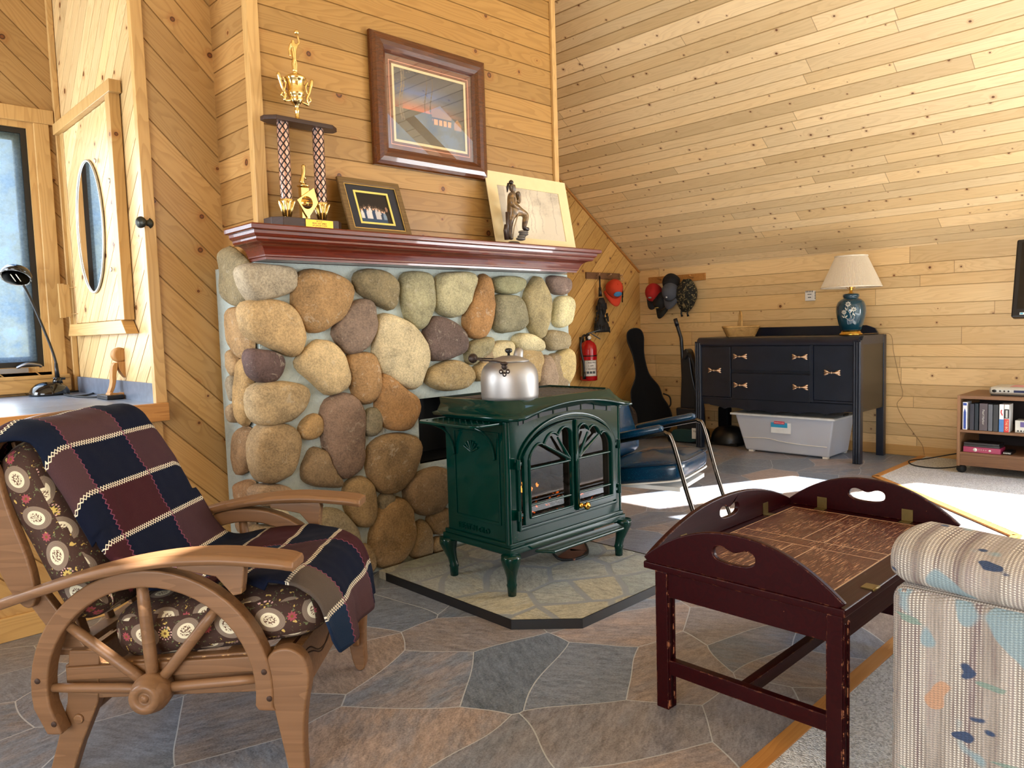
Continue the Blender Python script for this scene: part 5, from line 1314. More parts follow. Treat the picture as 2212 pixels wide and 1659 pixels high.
for j in range(NV-1):
    for i in range(NU-1):
        k = (j*NU+i, j*NU+i+1, (j+1)*NU+i+1, (j+1)*NU+i); mb.uv[len(fs)] = [uv_[q] for q in k]; fs.append(k)
mb.v = vs; mb.col = [None]*len(vs); mb.f = [list(f) for f in fs]; mb.sm = [True]*len(fs)
mb.xf(Matrix.Translation((1.088,1.96,0)) @ Matrix.Rotation(math.radians(-47), 4, 'Z'))
o = mb.build('patchwork_throw', M['patch'], solid=.007)
tag(o, 'navy and plum patchwork throw draped over the wagon wheel armchair', 'blanket')
# ---------------------------------------------------------------- butterfly tray coffee table
ct = thing('coffee_table', 'worn mahogany butterfly tray coffee table with three flaps raised', 'table', (2.275, 1.015, 0))
TX0, TX1, TY0, TY1, TZ = 1.80, 2.755, .715, 1.312, .438
MH = M['mahog']
mb = MB(); mb.box((TX0,TY0,TZ-.022),(TX1,TY1,TZ)); mb.build('tray_top', MH, ct, world=True, bevel=.004)
def worn_top():
    s = N('worn_tray'); x, y, z = s.sep(s.obj())
    n = s.noise(s.comb(s.mul(x, 13.0), s.mul(y, 230.0)), 1.0, 4, .75); big = s.noise(s.comb(s.mul(x, 5.0), s.mul(y, 7.0)), 1.0, 3, .6)
    m = s.mul(s.step(n, .54, .60), s.step(big, .36, .58)); t = s.noise(s.comb(s.mul(x, 5.0), s.mul(y, 60.0)), 1.0, 3, .6)
    col = s.mix(t, rgb(56,20,14), rgb(88,42,26))
    s.out(s.mix(s.mul(m, .9), col, rgb(206,160,122)), .38); s.bump(n, .3, .002); return s.m
M['worn'] = worn_top()
mb = MB(); a, b, c, d = 1.885, 2.69, .79, 1.262
mb.box((a,c,TZ),(b,d,TZ+.0012)); mb.build('top_panel', M['worn'], ct, world=True)
mb = MB(); lw = .0014
for p, q in (((a,c),(a,d)),((b,c),(b,d)),((a,c),(b,c)),((a,d),(b,d)),((2.238,c),(2.238,d)),((2.308,c),(2.308,d)),((a,.985),(2.238,.985)),((a,1.052),(2.238,1.052)),((2.308,.985),(b,.985)),((2.308,1.055),(b,1.055))):
    mb.box((p[0]-lw,p[1]-lw,TZ),(q[0]+lw,q[1]+lw,TZ+.0017))
mb.build('top_joint', plain('worn_joint', rgb(186,150,116), .6), ct, world=True)
def flap(name, o, ux, un, L, H, tilt=.0):
    """arched flap with a kidney hand-hole; o: hinge line start, ux along, un outward thickness"""
    o, ux, un = Vector(o), Vector(ux), Vector(un); uy = (Vector((0,0,1))-un*0+un*tilt).normalized()
    n = 40; out = []
    for i in range(n+1):
        t = i/n; x = L*(1-t); h = .012+(H-.012)*(1-abs(2*x/L-1)**2.15); out.append((x, h))
    for i in range(1, n): out.append((L*i/n, 0.0))
    m = len(out); cx, cy = L/2, H*.56; inn = []
    # kidney outline by angle matched to the outer points
    hw, hh = .062, .024
    for x, y in out:
        a = math.atan2((y-cy)/H, (x-cx)/(L*.5))
        ca, sa = math.cos(a), math.sin(a); r = 1/((abs(ca)**2.6+abs(sa)**2.6)**(1/2.6))
        kx, ky = hw*r*ca, hh*r*sa
        if ky > 0: ky -= .016*math.exp(-(kx/.028)**2)
        inn.append((cx+kx, cy+ky))
    mb = MB(); mb.ring(out, inn, o, ux, uy, un*.018); return mb.build(name, MH, ct, world=True, bevel=.004, seg=2)
f1 = flap('tray_flap', (TX0+.018,TY0,TZ), (0,1,0), (-1,0,0), TY1-TY0, .132)
f2 = flap('tray_flap', (TX0,TY1-.018,TZ), (1,0,0), (0,1,0), TX1-TX0, .118)
f3 = flap('tray_flap', (TX1-.018,TY0,TZ), (0,1,0), (1,0,0), TY1-TY0, .132)
def hinge(x, y, face, up=True):
    mb = MB()
    if face == 'x': mb.box((x-.030,y-.018,TZ),(x,y+.018,TZ+.002)); mb.box((x-.0025,y-.018,TZ),(x,y+.018,TZ+.042))
    elif face == 'y': mb.box((x-.018,y-.030,TZ),(x+.018,y,TZ+.002)); mb.box((x-.018,y-.0025,TZ),(x+.018,y,TZ+.042))
    else: mb.box((x-.02,TY0+.002,TZ),(x+.02,TY0+.032,TZ+.003)); mb.tube([(x-.02,TY0+.0,TZ),(x+.02,TY0+.0,TZ)], .004, 8)
    mb.build('hinge', M['bronze_hinge'], ct, world=True)
for y in (1.173, .877): hinge(TX1-.018, y, 'x')
for x in (1.99, 2.53): hinge(x, TY1-.018, 'y')
for x in (2.0, 2.58): hinge(x, 0, 'z')
LG = .042
for x, y in ((1.822,.742),(1.822,1.25),(2.70,.742),(2.70,1.25)):
    mb = MB(); mb.box((x-LG/2,y-LG/2,0),(x+LG/2,y+LG/2,TZ-.02)); 
    for dx in (-1, 1): mb.tube([(x+dx*.012,y-LG/2,.01),(x+dx*.012,y-LG/2,.40)], .005, 6)
    mb.build('leg', MH, ct, world=True, bevel=.004)
mb = MB(); mb.box((1.806,.76,TZ-.095),(1.832,1.235,TZ-.02)); mb.box((2.69,.76,TZ-.095),(2.716,1.235,TZ-.02)); mb.box((1.84,.732,TZ-.095),(2.69,.756,TZ-.02)); mb.box((1.84,1.238,TZ-.095),(2.69,1.262,TZ-.02)); mb.build('apron', MH, ct, world=True, bevel=.003)
mb = MB(); mb.box((1.806,.76,.108),(1.832,1.235,.153)); mb.box((2.69,.76,.108),(2.716,1.235,.153)); mb.box((1.832,.985,.112),(2.69,1.013,.15)); mb.build('stretcher', MH, ct, world=True, bevel=.003)
# ---------------------------------------------------------------- tapestry sofa (its end shows at the lower right)
sf = thing('sofa', 'chunky pastel tapestry sofa arm at the lower right by the table', 'sofa', (1.75, .2, 0))
def roundbox(mb, c, hx, hy, hz, r, n=5):
    """box with big rounded edges and UVs in metres"""
    c = Vector(c); import itertools
    b0 = len(mb.f)
    bm = bmesh.new(); bmesh.ops.create_cube(bm, size=2)
    for v in bm.verts: v.co = Vector((v.co.x*hx, v.co.y*hy, v.co.z*hz))
    bmesh.ops.bevel(bm, geom=bm.edges[:]+bm.verts[:], offset=r, segments=n, profile=.5, affect='EDGES')
    bm.verts.index_update()
    mb._add([c+v.co for v in bm.verts], [tuple(v.index for v in f.verts) for f in bm.faces], True)
    for k, f in enumerate(bm.faces):
        nn = f.normal; a = max(range(3), key=lambda i: abs(nn[i])); o_ = [(1,2),(0,2),(0,1)][a]
        mb.uv[b0+k] = [(v.co[o_[0]]+a*.37, v.co[o_[1]]) for v in f.verts]
    bm.free(); return mb
TP = M['tapestry']
def sofapart(name, parts, sub=1):
    mb = MB()
    for c, h, r in parts: roundbox(mb, c, h[0], h[1], h[2], r)
    return mb.build(name, TP, sf, world=True)
# arm: flat outer panel with a padded roll along its top
sofapart('arm', [((1.70,.108,.32),(.118,.432,.282),.03)])
mb = MB()
def rollf(u, v):
    t = 2*PI*u; y = -.33+.872*v; e = min(1, (v*.872+.002)/.03, ((1-v)*.872+.002)/.03); k = math.sqrt(max(0, 1-(1-e)**2))
    a, b = .122*(.90+.10*k), .052*(.86+.14*k); ct_, st_ = math.cos(t), math.sin(t)
    X = math.copysign(abs(ct_)**.62, ct_)*a; Z = math.copysign(abs(st_)**.8, st_)*b
    return Vector((1.70+X*(.88+.12*k if e < 1 else 1), y, .645+Z*(.80+.20*k if e < 1 else 1)+.005*math.sin(y*14)))
b0 = len(mb.f); mb.grid(rollf, 40, 40, cu=True)
for i in range(b0, len(mb.f)):
    j = (i-b0)//40; k = (i-b0) % 40; mb.uv[i] = [(.88*(j+d)/39, .46*(k+e)/40) for e, d in ((0,0),(1,0),(1,1),(0,1))]
mb.build('arm_roll', TP, sf, world=True)
sofapart('base', [((2.70,.03,.20),(.90,.42,.13),.03)]); sofapart('seat_cushion', [((2.25,.06,.40),(.43,.43,.075),.05)]); sofapart('seat_cushion', [((3.12,.06,.40),(.43,.43,.075),.05)])
sofapart('back', [((2.70,-.46,.50),(1.0,.11,.42),.07)])
sofapart('far_arm', [((3.68,.09,.33),(.11,.42,.29),.05)])
mb = MB()
for x, y in ((1.65,.46),(1.65,-.5),(3.7,.46),(3.7,-.5)): mb.box((x-.03,y-.03,.009),(x+.03,y+.03,.09))
mb.build('foot', M['black'], sf, world=True)
# ---------------------------------------------------------------- teal vinyl lounge chair
bc = thing('lounge_chair', 'teal vinyl chair with bent chrome tube legs between stove and table', 'chair', (3.34, 1.93, 0), math.radians(-75.5))
VB = M['vinyl']
mb = MB()
def seatf(u, v):
    t = 2*PI*u; ph = (v-.5)*PI; cr = max(0, math.cos(ph)); sq = cr**.22
    def sg(x, p): return math.copysign(abs(x)**p, x)
    X, Y = sg(math.cos(t), .28)*sq, sg(math.sin(t), .28)*sq; Z = sg(math.sin(ph), .6)
    top = .045*(1-X*X)*(1-Y*Y) if Z > 0 else 0
    return Vector((-.37+X*.235, Y*.235, .388+.07*X*.5+Z*.052+top+.006*mnoise.noise(Vector((X*3, Y*3, 1)))))
mb.grid(seatf, 56, 24, cu=True); mb.build('seat', VB, bc)
mb = MB(); rp = []
for i in range(60):
    t = 2*PI*i/60; c_, s_ = math.cos(t), math.sin(t); X, Y = math.copysign(abs(c_)**.28, c_), math.copysign(abs(s_)**.28, s_); rp.append((-.37+X*.232, Y*.232, .43+.035*X))
mb.tube(rp, .0045, 6, closed=True); mb.build('seat_piping', plain('dark_teal_piping', rgb(6,30,50), .3), bc)
mb = MB()
for i in range(60): rp[i] = (rp[i][0], rp[i][1], rp[i][2]-.088)
mb.tube(rp, .005, 6, closed=True); mb.box((-.58,-.20,.315),(-.16,.20,.335)); mb.build('seat_underlining', M['white'], bc)
o = cushion((-.60,0,.575), (-.25,0,1), (0,1,0), (1,0,.25), .15, .235, .05, seed=5, pw=.3, puff=.12); o.build('backrest', VB, bc)
for s_ in (-1, 1):
    mb = MB(); pts = [(.0,s_*.245,.006),(-.10,s_*.25,.30),(-.175,s_*.255,.57),(-.205,s_*.255,.608),(-.25,s_*.255,.606),(-.50,s_*.255,.548),(-.60,s_*.25,.52),(-.64,s_*.245,.45),(-.67,s_*.24,.30),(-.74,s_*.24,.006)]
    mb.tube(spline(pts, 5), .0115, 10); mb.build('frame_tube', M['chrome'], bc)
    mb = MB(); mb.tube([(-.225,s_*.255,.632),(-.24,s_*.255,.633),(-.40,s_*.255,.596),(-.555,s_*.255,.560),(-.565,s_*.255,.557)], [.016,.024,.025,.024,.016], 14, flat=.8); mb.build('arm_pad', VB, bc)
mb = MB(); mb.tube([(-.60,-.245,.33),(-.60,.245,.33)], .009, 8); mb.build('cross_bar', M['chrome'], bc)
# ---------------------------------------------------------------- sideboard
sb = thing('sideboard', 'navy painted antique sideboard with scalloped apron against the knee wall', 'sideboard', (6.19, 2.97, 0))
NV = M['navy']; BX0, BX1, BY0, BY1, BT = 5.925, 6.46, 2.235, 3.705, 1.0
def sbx(name, mb, mat=NV, parent=sb, **kw): return mb.build(name, mat, parent, world=True, **kw)
mb = MB(); mb.box((BX0+.03,BY0+.03,.40),(BX1-.01,BY1-.03,.93)); sbx('carcass', mb)
for y_ in (BY0+.012, BY1-.03):
    mb = MB(); mb.box((BX0+.05,y_,.405),(BX1-.03,y_+.018,.95)); sbx('side_panel', mb, M['darkolive'])
mb = MB(); pr_ = [(BX1,.935),(BX1,BT)]+[(BX0+.055-.055*math.sin(a)-.01, BT-.062+.062*math.cos(a)) for a in [i*PI/16 for i in range(9)]]+[(BX0-.006,.930)]
mb.prism(pr_, (0,BY0+.025,0), (1,0,0), (0,0,1), (0,BY1-BY0-.05,0)); mb.prism([(BX0+.03,.93),(BX1,.93),(BX1,BT-.003),(BX0+.06,BT-.003),(BX0+.03,BT-.03)], (0,BY0+.008,0), (1,0,0), (0,0,1), (0,BY1-BY0-.016,0)); sbx('top', mb, M['navyworn'])
mb = MB(); mb.prism([(BY0+.06,BT),(BY0+.09,BT+.05),(BY0+.16,BT+.075),(BY1-.16,BT+.075),(BY1-.09,BT+.05),(BY1-.06,BT)], (BX1-.025,0,0), (0,1,0), (0,0,1), (.02,0,0)); sbx('back_rail', mb)
for x, y in ((BX0+.018,BY0+.035),(BX0+.018,BY1-.035),(BX1-.03,BY0+.035),(BX1-.03,BY1-.035)):
    mb = MB(); f_ = x < 6.1
    mb.box((x-.026,y-.03,0),(x+.026,y+.03,.965 if f_ else .98))
    if f_:
        for k in (-1,0,1): mb.tube([(x-.027,y+k*.019,.005),(x-.027,y+k*.019,.955)], .008, 8)
    sbx('leg', mb, bevel=.004)
ap_ = []
yl = [BY1-.06-(BY1-BY0-.12)*i/60 for i in range(61)]
for y in yl:
    t = abs((y-(BY0+BY1)/2)/((BY1-BY0)/2-.06)); ap_.append((y, .392-.030*(1-t)+.020*abs(math.sin(t*PI*3.0))**.7-.014+(.05*max(0, t-.86)/.14)))
mb = MB(); pts = ap_+[(BY0+.06,.46),(BY1-.06,.46)]
for i in range(60):
    (y0_, z0_), (y1_, z1_) = ap_[i], ap_[i+1]; mb._add([(BX0+.012,y0_,z0_),(BX0+.012,y1_,z1_),(BX0+.012,y1_,.46),(BX0+.012,y0_,.46),(BX0+.03,y0_,z0_),(BX0+.03,y1_,z1_),(BX0+.03,y1_,.46),(BX0+.03,y0_,.46)], [(0,1,2,3),(7,6,5,4),(0,4,5,1)])
sbx('scalloped_apron', mb)
mb = MB(); mb.box((BX0+.004,BY0+.06,.470),(BX0+.03,2.63,.484)); mb.box((BX0+.004,3.345,.455),(BX0+.03,BY1-.06,.470)); sbx('lower_rail', mb, bevel=.002)
def handle(y, z, par):
    x = BX0+.004; mb = MB()
    mb.tube([(x-.012,y-.052,z+.002),(x-.016,y-.02,z),(x-.019,y,z-.001),(x-.016,y+.02,z),(x-.012,y+.052,z+.002)], [.013,.009,.008,.009,.013], 8, flat=.7)
    for s_ in (-1, 1):
        for dz in (-.013, 0, .013): mb.tube([(x-.012,y+s_*.03,z+dz*.3),(x-.008,y+s_*.058,z+dz*1.3),(x-.004,y+s_*.064,z+dz*1.6)], [.007,.008,.004], 6)
    mb.tube([(x-.020,y-.004,z),(x-.020,y+.004,z)], .009, 8); sbx('handle', mb, M['antique'], par)
def front(name, y0, y1, z0, z1, hs, proud=.0):
    mb = MB(); mb.box((BX0+.004-proud,y0,z0),(BX0+.035,y1,z1)); d = sbx(name, mb, bevel=.003)
    for y, z in hs: handle(y, z, d)
front('drawer', 2.642, 3.343, .715, .925, [(3.255,.834),(2.724,.834)]); front('drawer', 2.642, 3.343, .462, .688, [(3.253,.585),(2.72,.586)])
front('door', 3.352, 3.655, .474, .918, [(3.504,.708)]); front('door', 2.300, 2.612, .487, .925, [(2.46,.711)])
mb = MB(); mb.box((BX0-.003,2.614,.47),(BX0+.02,2.640,.93)); sbx('divider', mb)
# ---- storage tote
tt = thing('storage_tote', 'large clear plastic storage tote under the navy sideboard', 'storage box', (6.2, 2.95, 0))
TY = [(2.50,3.33),(2.52,3.30)]
def shell(mb, x0, x1, y0, y1, z0, x0t, x1t, y0t, y1t, z1):
    a = [(x0,y0,z0),(x1,y0,z0),(x1,y1,z0),(x0,y1,z0),(x0t,y0t,z1),(x1t,y0t,z1),(x1t,y1t,z1),(x0t,y1t,z1)]
    return mb._add(a, [(0,3,2,1),(0,1,5,4),(1,2,6,5),(2,3,7,6),(3,0,4,7)])
mb = MB(); shell(mb, 6.0,6.40,2.52,3.25,.012, 5.985,6.415,2.475,3.345,.325); o = mb.build('tub', M['tote'], tt, world=True, bevel=.015, seg=3)
mb = MB(); mb.ring(rect(5.955,6.43,2.455,3.375), rect(5.985,6.41,2.49,3.34), (0,0,.318), (1,0,0), (0,1,0), (0,0,.018)); mb.box((5.975,2.475,.330),(6.415,3.355,.338)); mb.build('lid', plain('translucent_white_lid', rgb(206,212,216), .35), tt, world=True, bevel=.005)
mb = MB()
for x in (6.02,6.38):
    for y in (2.55,3.2): mb.box((x-.02,y-.02,0),(x+.02,y+.02,.014))
mb.build('foot', M['white'], tt, world=True)
mb = MB(); mb.tube(spline([(5.992,3.27,.118),(5.990,3.05,.128),(5.989,2.92,.112),(5.990,2.75,.10),(5.992,2.53,.098)],6), .0035, 6); mb.build('moulded_ridge', M['white'], tt, world=True)
mb = MB(); mb.box((6.18,2.462,.325),(6.26,2.476,.352)); mb.build('latch', M['black'], tt, world=True, bevel=.003)
a, b = onX((1665,912), 5.98), onX((1708,938), 5.98)
mb = MB(); mb.box((5.9825,b.y,b.z),(5.984,a.y,a.z)); lb = mb.build('paper_label', plain('label_white', rgb(226,232,236), .6), tt, world=True)
mb = MB(); zt = a.z-.45*(a.z-b.z); mb.box((5.9815,b.y+.03,zt),(5.983,a.y,a.z)); mb.build('label_band', plain('label_cyan', rgb(40,156,204), .5), lb, world=True)
mb = MB(); mb.box((5.980,b.y+.055,a.z-.012),(5.982,a.y-.028,a.z+.012)); mb.build('label_badge', plain('label_red', rgb(206,50,80), .5), lb, world=True)
text_mb('Rubbermaid', (5.9798,(a.y+b.y+.027)/2,a.z), (0,-1,0), (0,0,1), .017, .0006).build('label_lettering', M['white'], lb, world=True)
for x, y, w_, d_, h_, c in ((6.08,2.78,.08,.10,.20,(214,216,220)),(6.12,2.66,.10,.10,.10,(120,140,176)),(6.2,2.9,.14,.1,.12,(170,178,196)),(6.1,3.12,.12,.14,.08,(150,160,182)),(6.05,2.66,.03,.10,.035,(196,170,140))):
    mb = MB(); z_ = .016 if h_ > .04 else .118; mb.box((x-w_/2+.0,y-d_/2,z_),(x+w_/2,y+d_/2,z_+h_)); o = mb.build('packed_box', plain('packed_%d' % (y*100+x*37), rgb(*c), .6), None)
    tag(o, {6.08:'tall white carton inside the clear tote, right of the label',6.12:'blue-grey carton inside the tote near its right end',6.2:'grey carton at the back inside the clear tote',6.1:'low grey bundle inside the tote at its left end',6.05:'small tan packet lying on the blue-grey carton in the tote'}[x], 'box', 'contents of the tote')
# ---- basket
bs = onX((1600,717), 6.16)
bk = thing('basket', 'low rectangular wicker basket with tall handle on the sideboard', 'basket', (6.16, bs.y, BT+.001), .62)
hw = .135; mb = MB()
for r in range(10):
    t = r/9; z = .006+.078*t; kx, ky = .075+.03*t, .115+.035*t; pts = []
    for i in range(64):
        a = 2*PI*i/64; c_, s_ = math.cos(a), math.sin(a); X = math.copysign(abs(c_)**.35, c_)*kx; Y = math.copysign(abs(s_)**.35, s_)*ky; wv = 1+.018*(1 if (i+r) % 2 else -1)
        pts.append((X*wv, Y*wv, z))
    mb.tube(pts, .0055, 5, closed=True)
mb.box((-.07,-.11,.0),(.07,.11,.008)); mb.build('weave', M['wicker'], bk)
mb = MB(); pts = []
for i in range(64):
    a = 2*PI*i/64; c_, s_ = math.cos(a), math.sin(a); pts.append((math.copysign(abs(c_)**.35, c_)*.107, math.copysign(abs(s_)**.35, s_)*.152, .088))
mb.tube(pts, .008, 6, closed=True); mb.build('rim', M['wicker'], bk)
mb = MB(); mb.tube(spline([(-.10,0,.05),(-.09,0,.13),(-.05,0,.205),(0,0,.228),(.05,0,.205),(.09,0,.13),(.10,0,.05)],6), .008, 8, flat=.6); mb.tube(spline([(-.104,.012,.07),(-.085,.004,.14),(-.05,0,.2)],5), .004, 6); mb.build('basket_handle', M['wicker'], bk)
# ---- ginger-jar lamp
lp0 = onX((1838,712), 6.17); kS = (lp0-CAM).dot(CF)/FPX
lm = thing('table_lamp', 'teal ginger jar table lamp with pleated cream shade on the sideboard', 'lamp', (6.17, lp0.y, BT+.0005))
H_ = lambda py: (712-py)*kS*1.0
mb = MB(); mb.lathe([(.085,0),(.088,.006),(.085,.014),(.076,.018),(.074,.026),(.066,.034),(.06,.036)], (0,0,0), 36); mb.build('lamp_base', M['brass'], lm)
prof = [(.070,.036),(.078,.045),(.092,.09),(.106,.14),(.113,.185),(.112,.225),(.098,.262),(.074,.282),(.058,.288),(.056,.296),(.062,.300),(.062,.318),(.052,.326),(.0,.327)]
mb = MB(); mb.lathe([(r, z*1.02) for r, z in prof], (0,0,0), 40); jar = mb.build('jar', M['ceramic'], lm)
def onjar(t, z): # bearing offset t metres on the jar front
    r = 0
    for (r0, z0_), (r1, z1_) in zip(prof, prof[1:]):
        if z0_ <= z/1.02 <= z1_: r = r0+(r1-r0)*(z/1.02-z0_)/(z1_-z0_+1e-9)
    th = math.atan2(-lp0.y, -6.17)+t/.105; return Vector((r*math.cos(th), r*math.sin(th), z)), Vector((math.cos(th), math.sin(th), 0))
mb = MB()
for ft, fz, fr_ in ((-.022,.247,.022),(.018,.205,.02),(-.05,.185,.019)):
    for k in range(8):
        a = 2*PI*k/8; p, n_ = onjar(ft+.65*fr_*math.cos(a), fz+.65*fr_*math.sin(a)); tt_ = Vector((0,0,1)).cross(n_)
        R_ = Matrix((tt_*math.cos(a)+Vector((0,0,1))*math.sin(a), -tt_*math.sin(a)+Vector((0,0,1))*math.cos(a), n_)).transposed(); mb.ell(p, fr_*.42, fr_*.24, .002, R_, 8, 5)
    p, n_ = onjar(ft, fz); mb.ell(p, .004, .004, .004, None, 8, 5)
for a in ([(-.022,.235),(-.02,.20),(-.005,.17),(.0,.135)],[(.018,.19),(.01,.165),(.004,.14)],[(-.05,.17),(-.04,.14),(-.02,.13)],[(-.03,.128),(-.005,.116),(.02,.13),(.022,.15)]):
    mb.tube(spline([onjar(*q)[0] for q in a], 5), .002, 5)
for ft, fz, an in ((-.035,.15,.8),(.02,.165,2.2),(-.06,.15,2.4),(.0,.19,1.2),(-.035,.21,2.0)):
    p, n_ = onjar(ft, fz); tt_ = Vector((0,0,1)).cross(n_); R_ = Matrix((tt_*math.cos(an)+Vector((0,0,1))*math.sin(an), -tt_*math.sin(an)+Vector((0,0,1))*math.cos(an), n_)).transposed(); mb.ell(p, .016, .006, .002, R_, 8, 5)
mb.build('flower_relief', M['silvertrim'], jar)
zn = .333; mb = MB(); mb.lathe([(.03,.327),(.022,.337),(.012,.342),(.012,.375),(.016,.38),(.016,.40),(.0,.40)], (0,0,0), 16)
for s_ in (-1, 1): mb.tube(spline([(0,0,.365),(0,s_*.03,.38),(0,s_*.032,.42),(0,s_*.02,.50),(0,0,.585)],5), .0025, 6)
mb.build('socket_harp', M['brass'], lm)
mb = MB(); n = 240; zb_, zt_, rb, rt = .385, .630, .222, .118; vs = []
for z, r in ((zb_, rb), (zb_+.01, rb-.001), (zt_-.008, rt+.002), (zt_, rt)):
    for k in range(n):
        w_ = 1+(.011 if k % 2 else -.011)*(1 if zb_+.005 < z < zt_-.004 else 0); a = 2*PI*k/n; vs.append((r*w_*math.cos(a), r*w_*math.sin(a), z))
fs = [(i*n+k, i*n+(k+1) % n, (i+1)*n+(k+1) % n, (i+1)*n+k) for i in range(3) for k in range(n)]
mb._add(vs, fs); shd = mb.build('lamp_shade', M['shade'], lm)
mb = MB()
for z, r in ((zb_, rb+.002), (zt_, rt+.002)): mb.tube([(r*math.cos(2*PI*k/60), r*math.sin(2*PI*k/60), z) for k in range(60)], .006, 6, closed=True)
mb.build('shade_trim', plain('cream_braid', rgb(222,210,188), .8), shd)
mb = MB(); mb.tube(spline([(6.22,lp0.y-.02,1.006),(6.36,2.35,1.006),(6.45,2.26,1.006),(6.49,2.215,.98),(6.50,2.20,.85),(6.505,2.16,.65),(6.505,2.13,.50),(6.50,2.17,.42),(6.505,2.12,.30),(6.505,2.05,.2),(6.505,1.98,.10),(6.50,1.96,.02)],6), .0022, 6)
mb.build('lamp_cord', plain('tan_cord', rgb(150,120,80), .6), lm, world=True)
# ---- thermostat
a, b = onX((1738,628), 6.5), onX((1761,650), 6.5); ty, tz = (a.y+b.y)/2, (a.z+b.z)/2
tm = thing('thermostat', 'small white thermostat on the pine knee wall above the sideboard', 'thermostat', (XK-.001, ty, tz))
mb = MB(); mb.box((-.035,-.042,-.044),(0,.042,.044)); mb.build('cover', M['white'], tm, bevel=.005)
mb = MB()
for k in range(5): mb.box((-.0362,-.03+k*.014,.030),(-.0345,-.023+k*.014,.0445)); mb.box((-.03,-.0432,-.03+k*.014),(-.006,-.0415,-.023+k*.014))
mb.box((-.0362,-.018,.010),(-.0345,.018,.016)); mb.box((-.0362,-.014,-.018),(-.0345,.014,-.010)); mb.build('vents', plain('vent_grey', rgb(90,90,90), .6), tm)
# ---- hat rack on knee wall with caps
rk = thing('coat_rack', 'pine peg rail holding caps on the knee wall near the corner', 'coat rack', (XK-.001, 4.28, 1.585))
mb = MB(); mb.box((-.02,-.335,-.035),(0,.335,.035)); mb.build('rail', M['oak'], rk, bevel=.003)
for y in (-.2,-.02,.18):
    mb = MB(); mb.tube([(-.02,y,.0),(-.075,y,.015)], .008, 8); mb.ball((-.078,y,.016), .012, 10, 7); mb.build('peg', M['oak'], rk)
def cap(name, label, loc, rot, c1, c2, badge=None, mat=None, group='caps on the pegs', squash=1.0, cm=None):
    t = thing(name, label, 'cap', loc, 0, group); t.rotation_euler = rot
    mb = MB(); mb.c = rgb(*c1)
    def crown(u, v):
        a = 2*PI*u; r = .088*math.cos(v*PI/2)**.62; z = .115*squash*math.sin(v*PI/2)
        return Vector((r*1.1*math.cos(a), r*math.sin(a)*.92, z+.012*math.cos(a)*(1-v)))
    mb.grid(crown, 36, 12, cu=True, uvs=False); mb.ball((0,0,.115*squash), .007, 8, 6)
    cr = mb.build('crown', cm or M['cloth'], t, solid=.003)
    mb = MB(); mb.c = rgb(*c2)
    def visor(u, v):
        a = (u-.5)*PI*.98; rr = .092+.078*v*math.cos(a)**.8 if math.cos(a) > 0 else .092
        return Vector((rr*math.cos(a)*1.05, .085*math.sin(a)*(1+.06*v), -.002-.022*v*v-.02*(1-math.cos(a))*v+.008*math.cos(a)))
    mb.grid(visor, 24, 6, uvs=False); mb.build('visor', cm or M['cloth'], t, solid=.004)
    if badge: 
        mb = MB(); mb.c = rgb(*badge[0]); p = crown(0, .38)
        mb.ell(p+Vector((.001,0,0)), .006, badge[1], badge[2], Matrix.Rotation(-.5, 3, 'Y')); mb.build('badge', M['cloth'], cr)
    return t
# caps hang on pegs by the strap, crowns facing the room, visors down
dn = lambda yaw, tilt: (0, math.radians(tilt), math.radians(yaw))
cap('baseball_cap', 'red crowned cap with black visor, leftmost on the knee wall rail', (6.415,4.475,1.445), (0, math.radians(62), math.radians(188)), (166,24,20), (26,24,26), ((150,150,140), .02, .010))
cap('baseball_cap', 'black cap with gold leaf trim hanging beneath the red cap', (6.43,4.39,1.36), (0, math.radians(70), math.radians(170)), (18,18,18), (30,28,20), ((170,150,80), .03, .006), squash=.8)
cap('baseball_cap', 'black cap with white stars hanging behind the grey cap', (6.455,4.285,1.53), (0, math.radians(58), math.radians(180)), (16,16,20), (18,18,22), ((214,214,214), .012, .008))
cap('baseball_cap', 'grey cap with white piping, between red cap and camouflage hat', (6.405,4.265,1.44), (0, math.radians(62), math.radians(186)), (74,78,88), (70,74,84), ((220,220,220), .010, .008))
cm_ = M['camocap']
t = thing('camouflage_hat', 'camouflage winter hat with tie strings at the right end of the rail', 'hat', (6.43, 4.10, 1.40), 0, 'caps on the pegs')
mb = MB(); mb.grid(lambda u, v: Vector(((.065+.02*math.sin(v*5))*math.cos(2*PI*u)*math.sin(PI*(.06+.9*v))**.6, (.115)*math.sin(2*PI*u)*math.sin(PI*(.06+.9*v))**.6+.02*v, .165-.32*v+.012*mnoise.noise(Vector((u*9, v*9, 2))))), 32, 18, cu=True); mb.build('hat_body', cm_, t)
mb = MB()
for y in (-.02,.05): mb.tube([(-.02,y,-.12),(-.025,y+.004,-.17),(-.02,y-.002,-.20)], [.010,.008,.012], 8); 
mb.build('tie_string', M['black'], t)
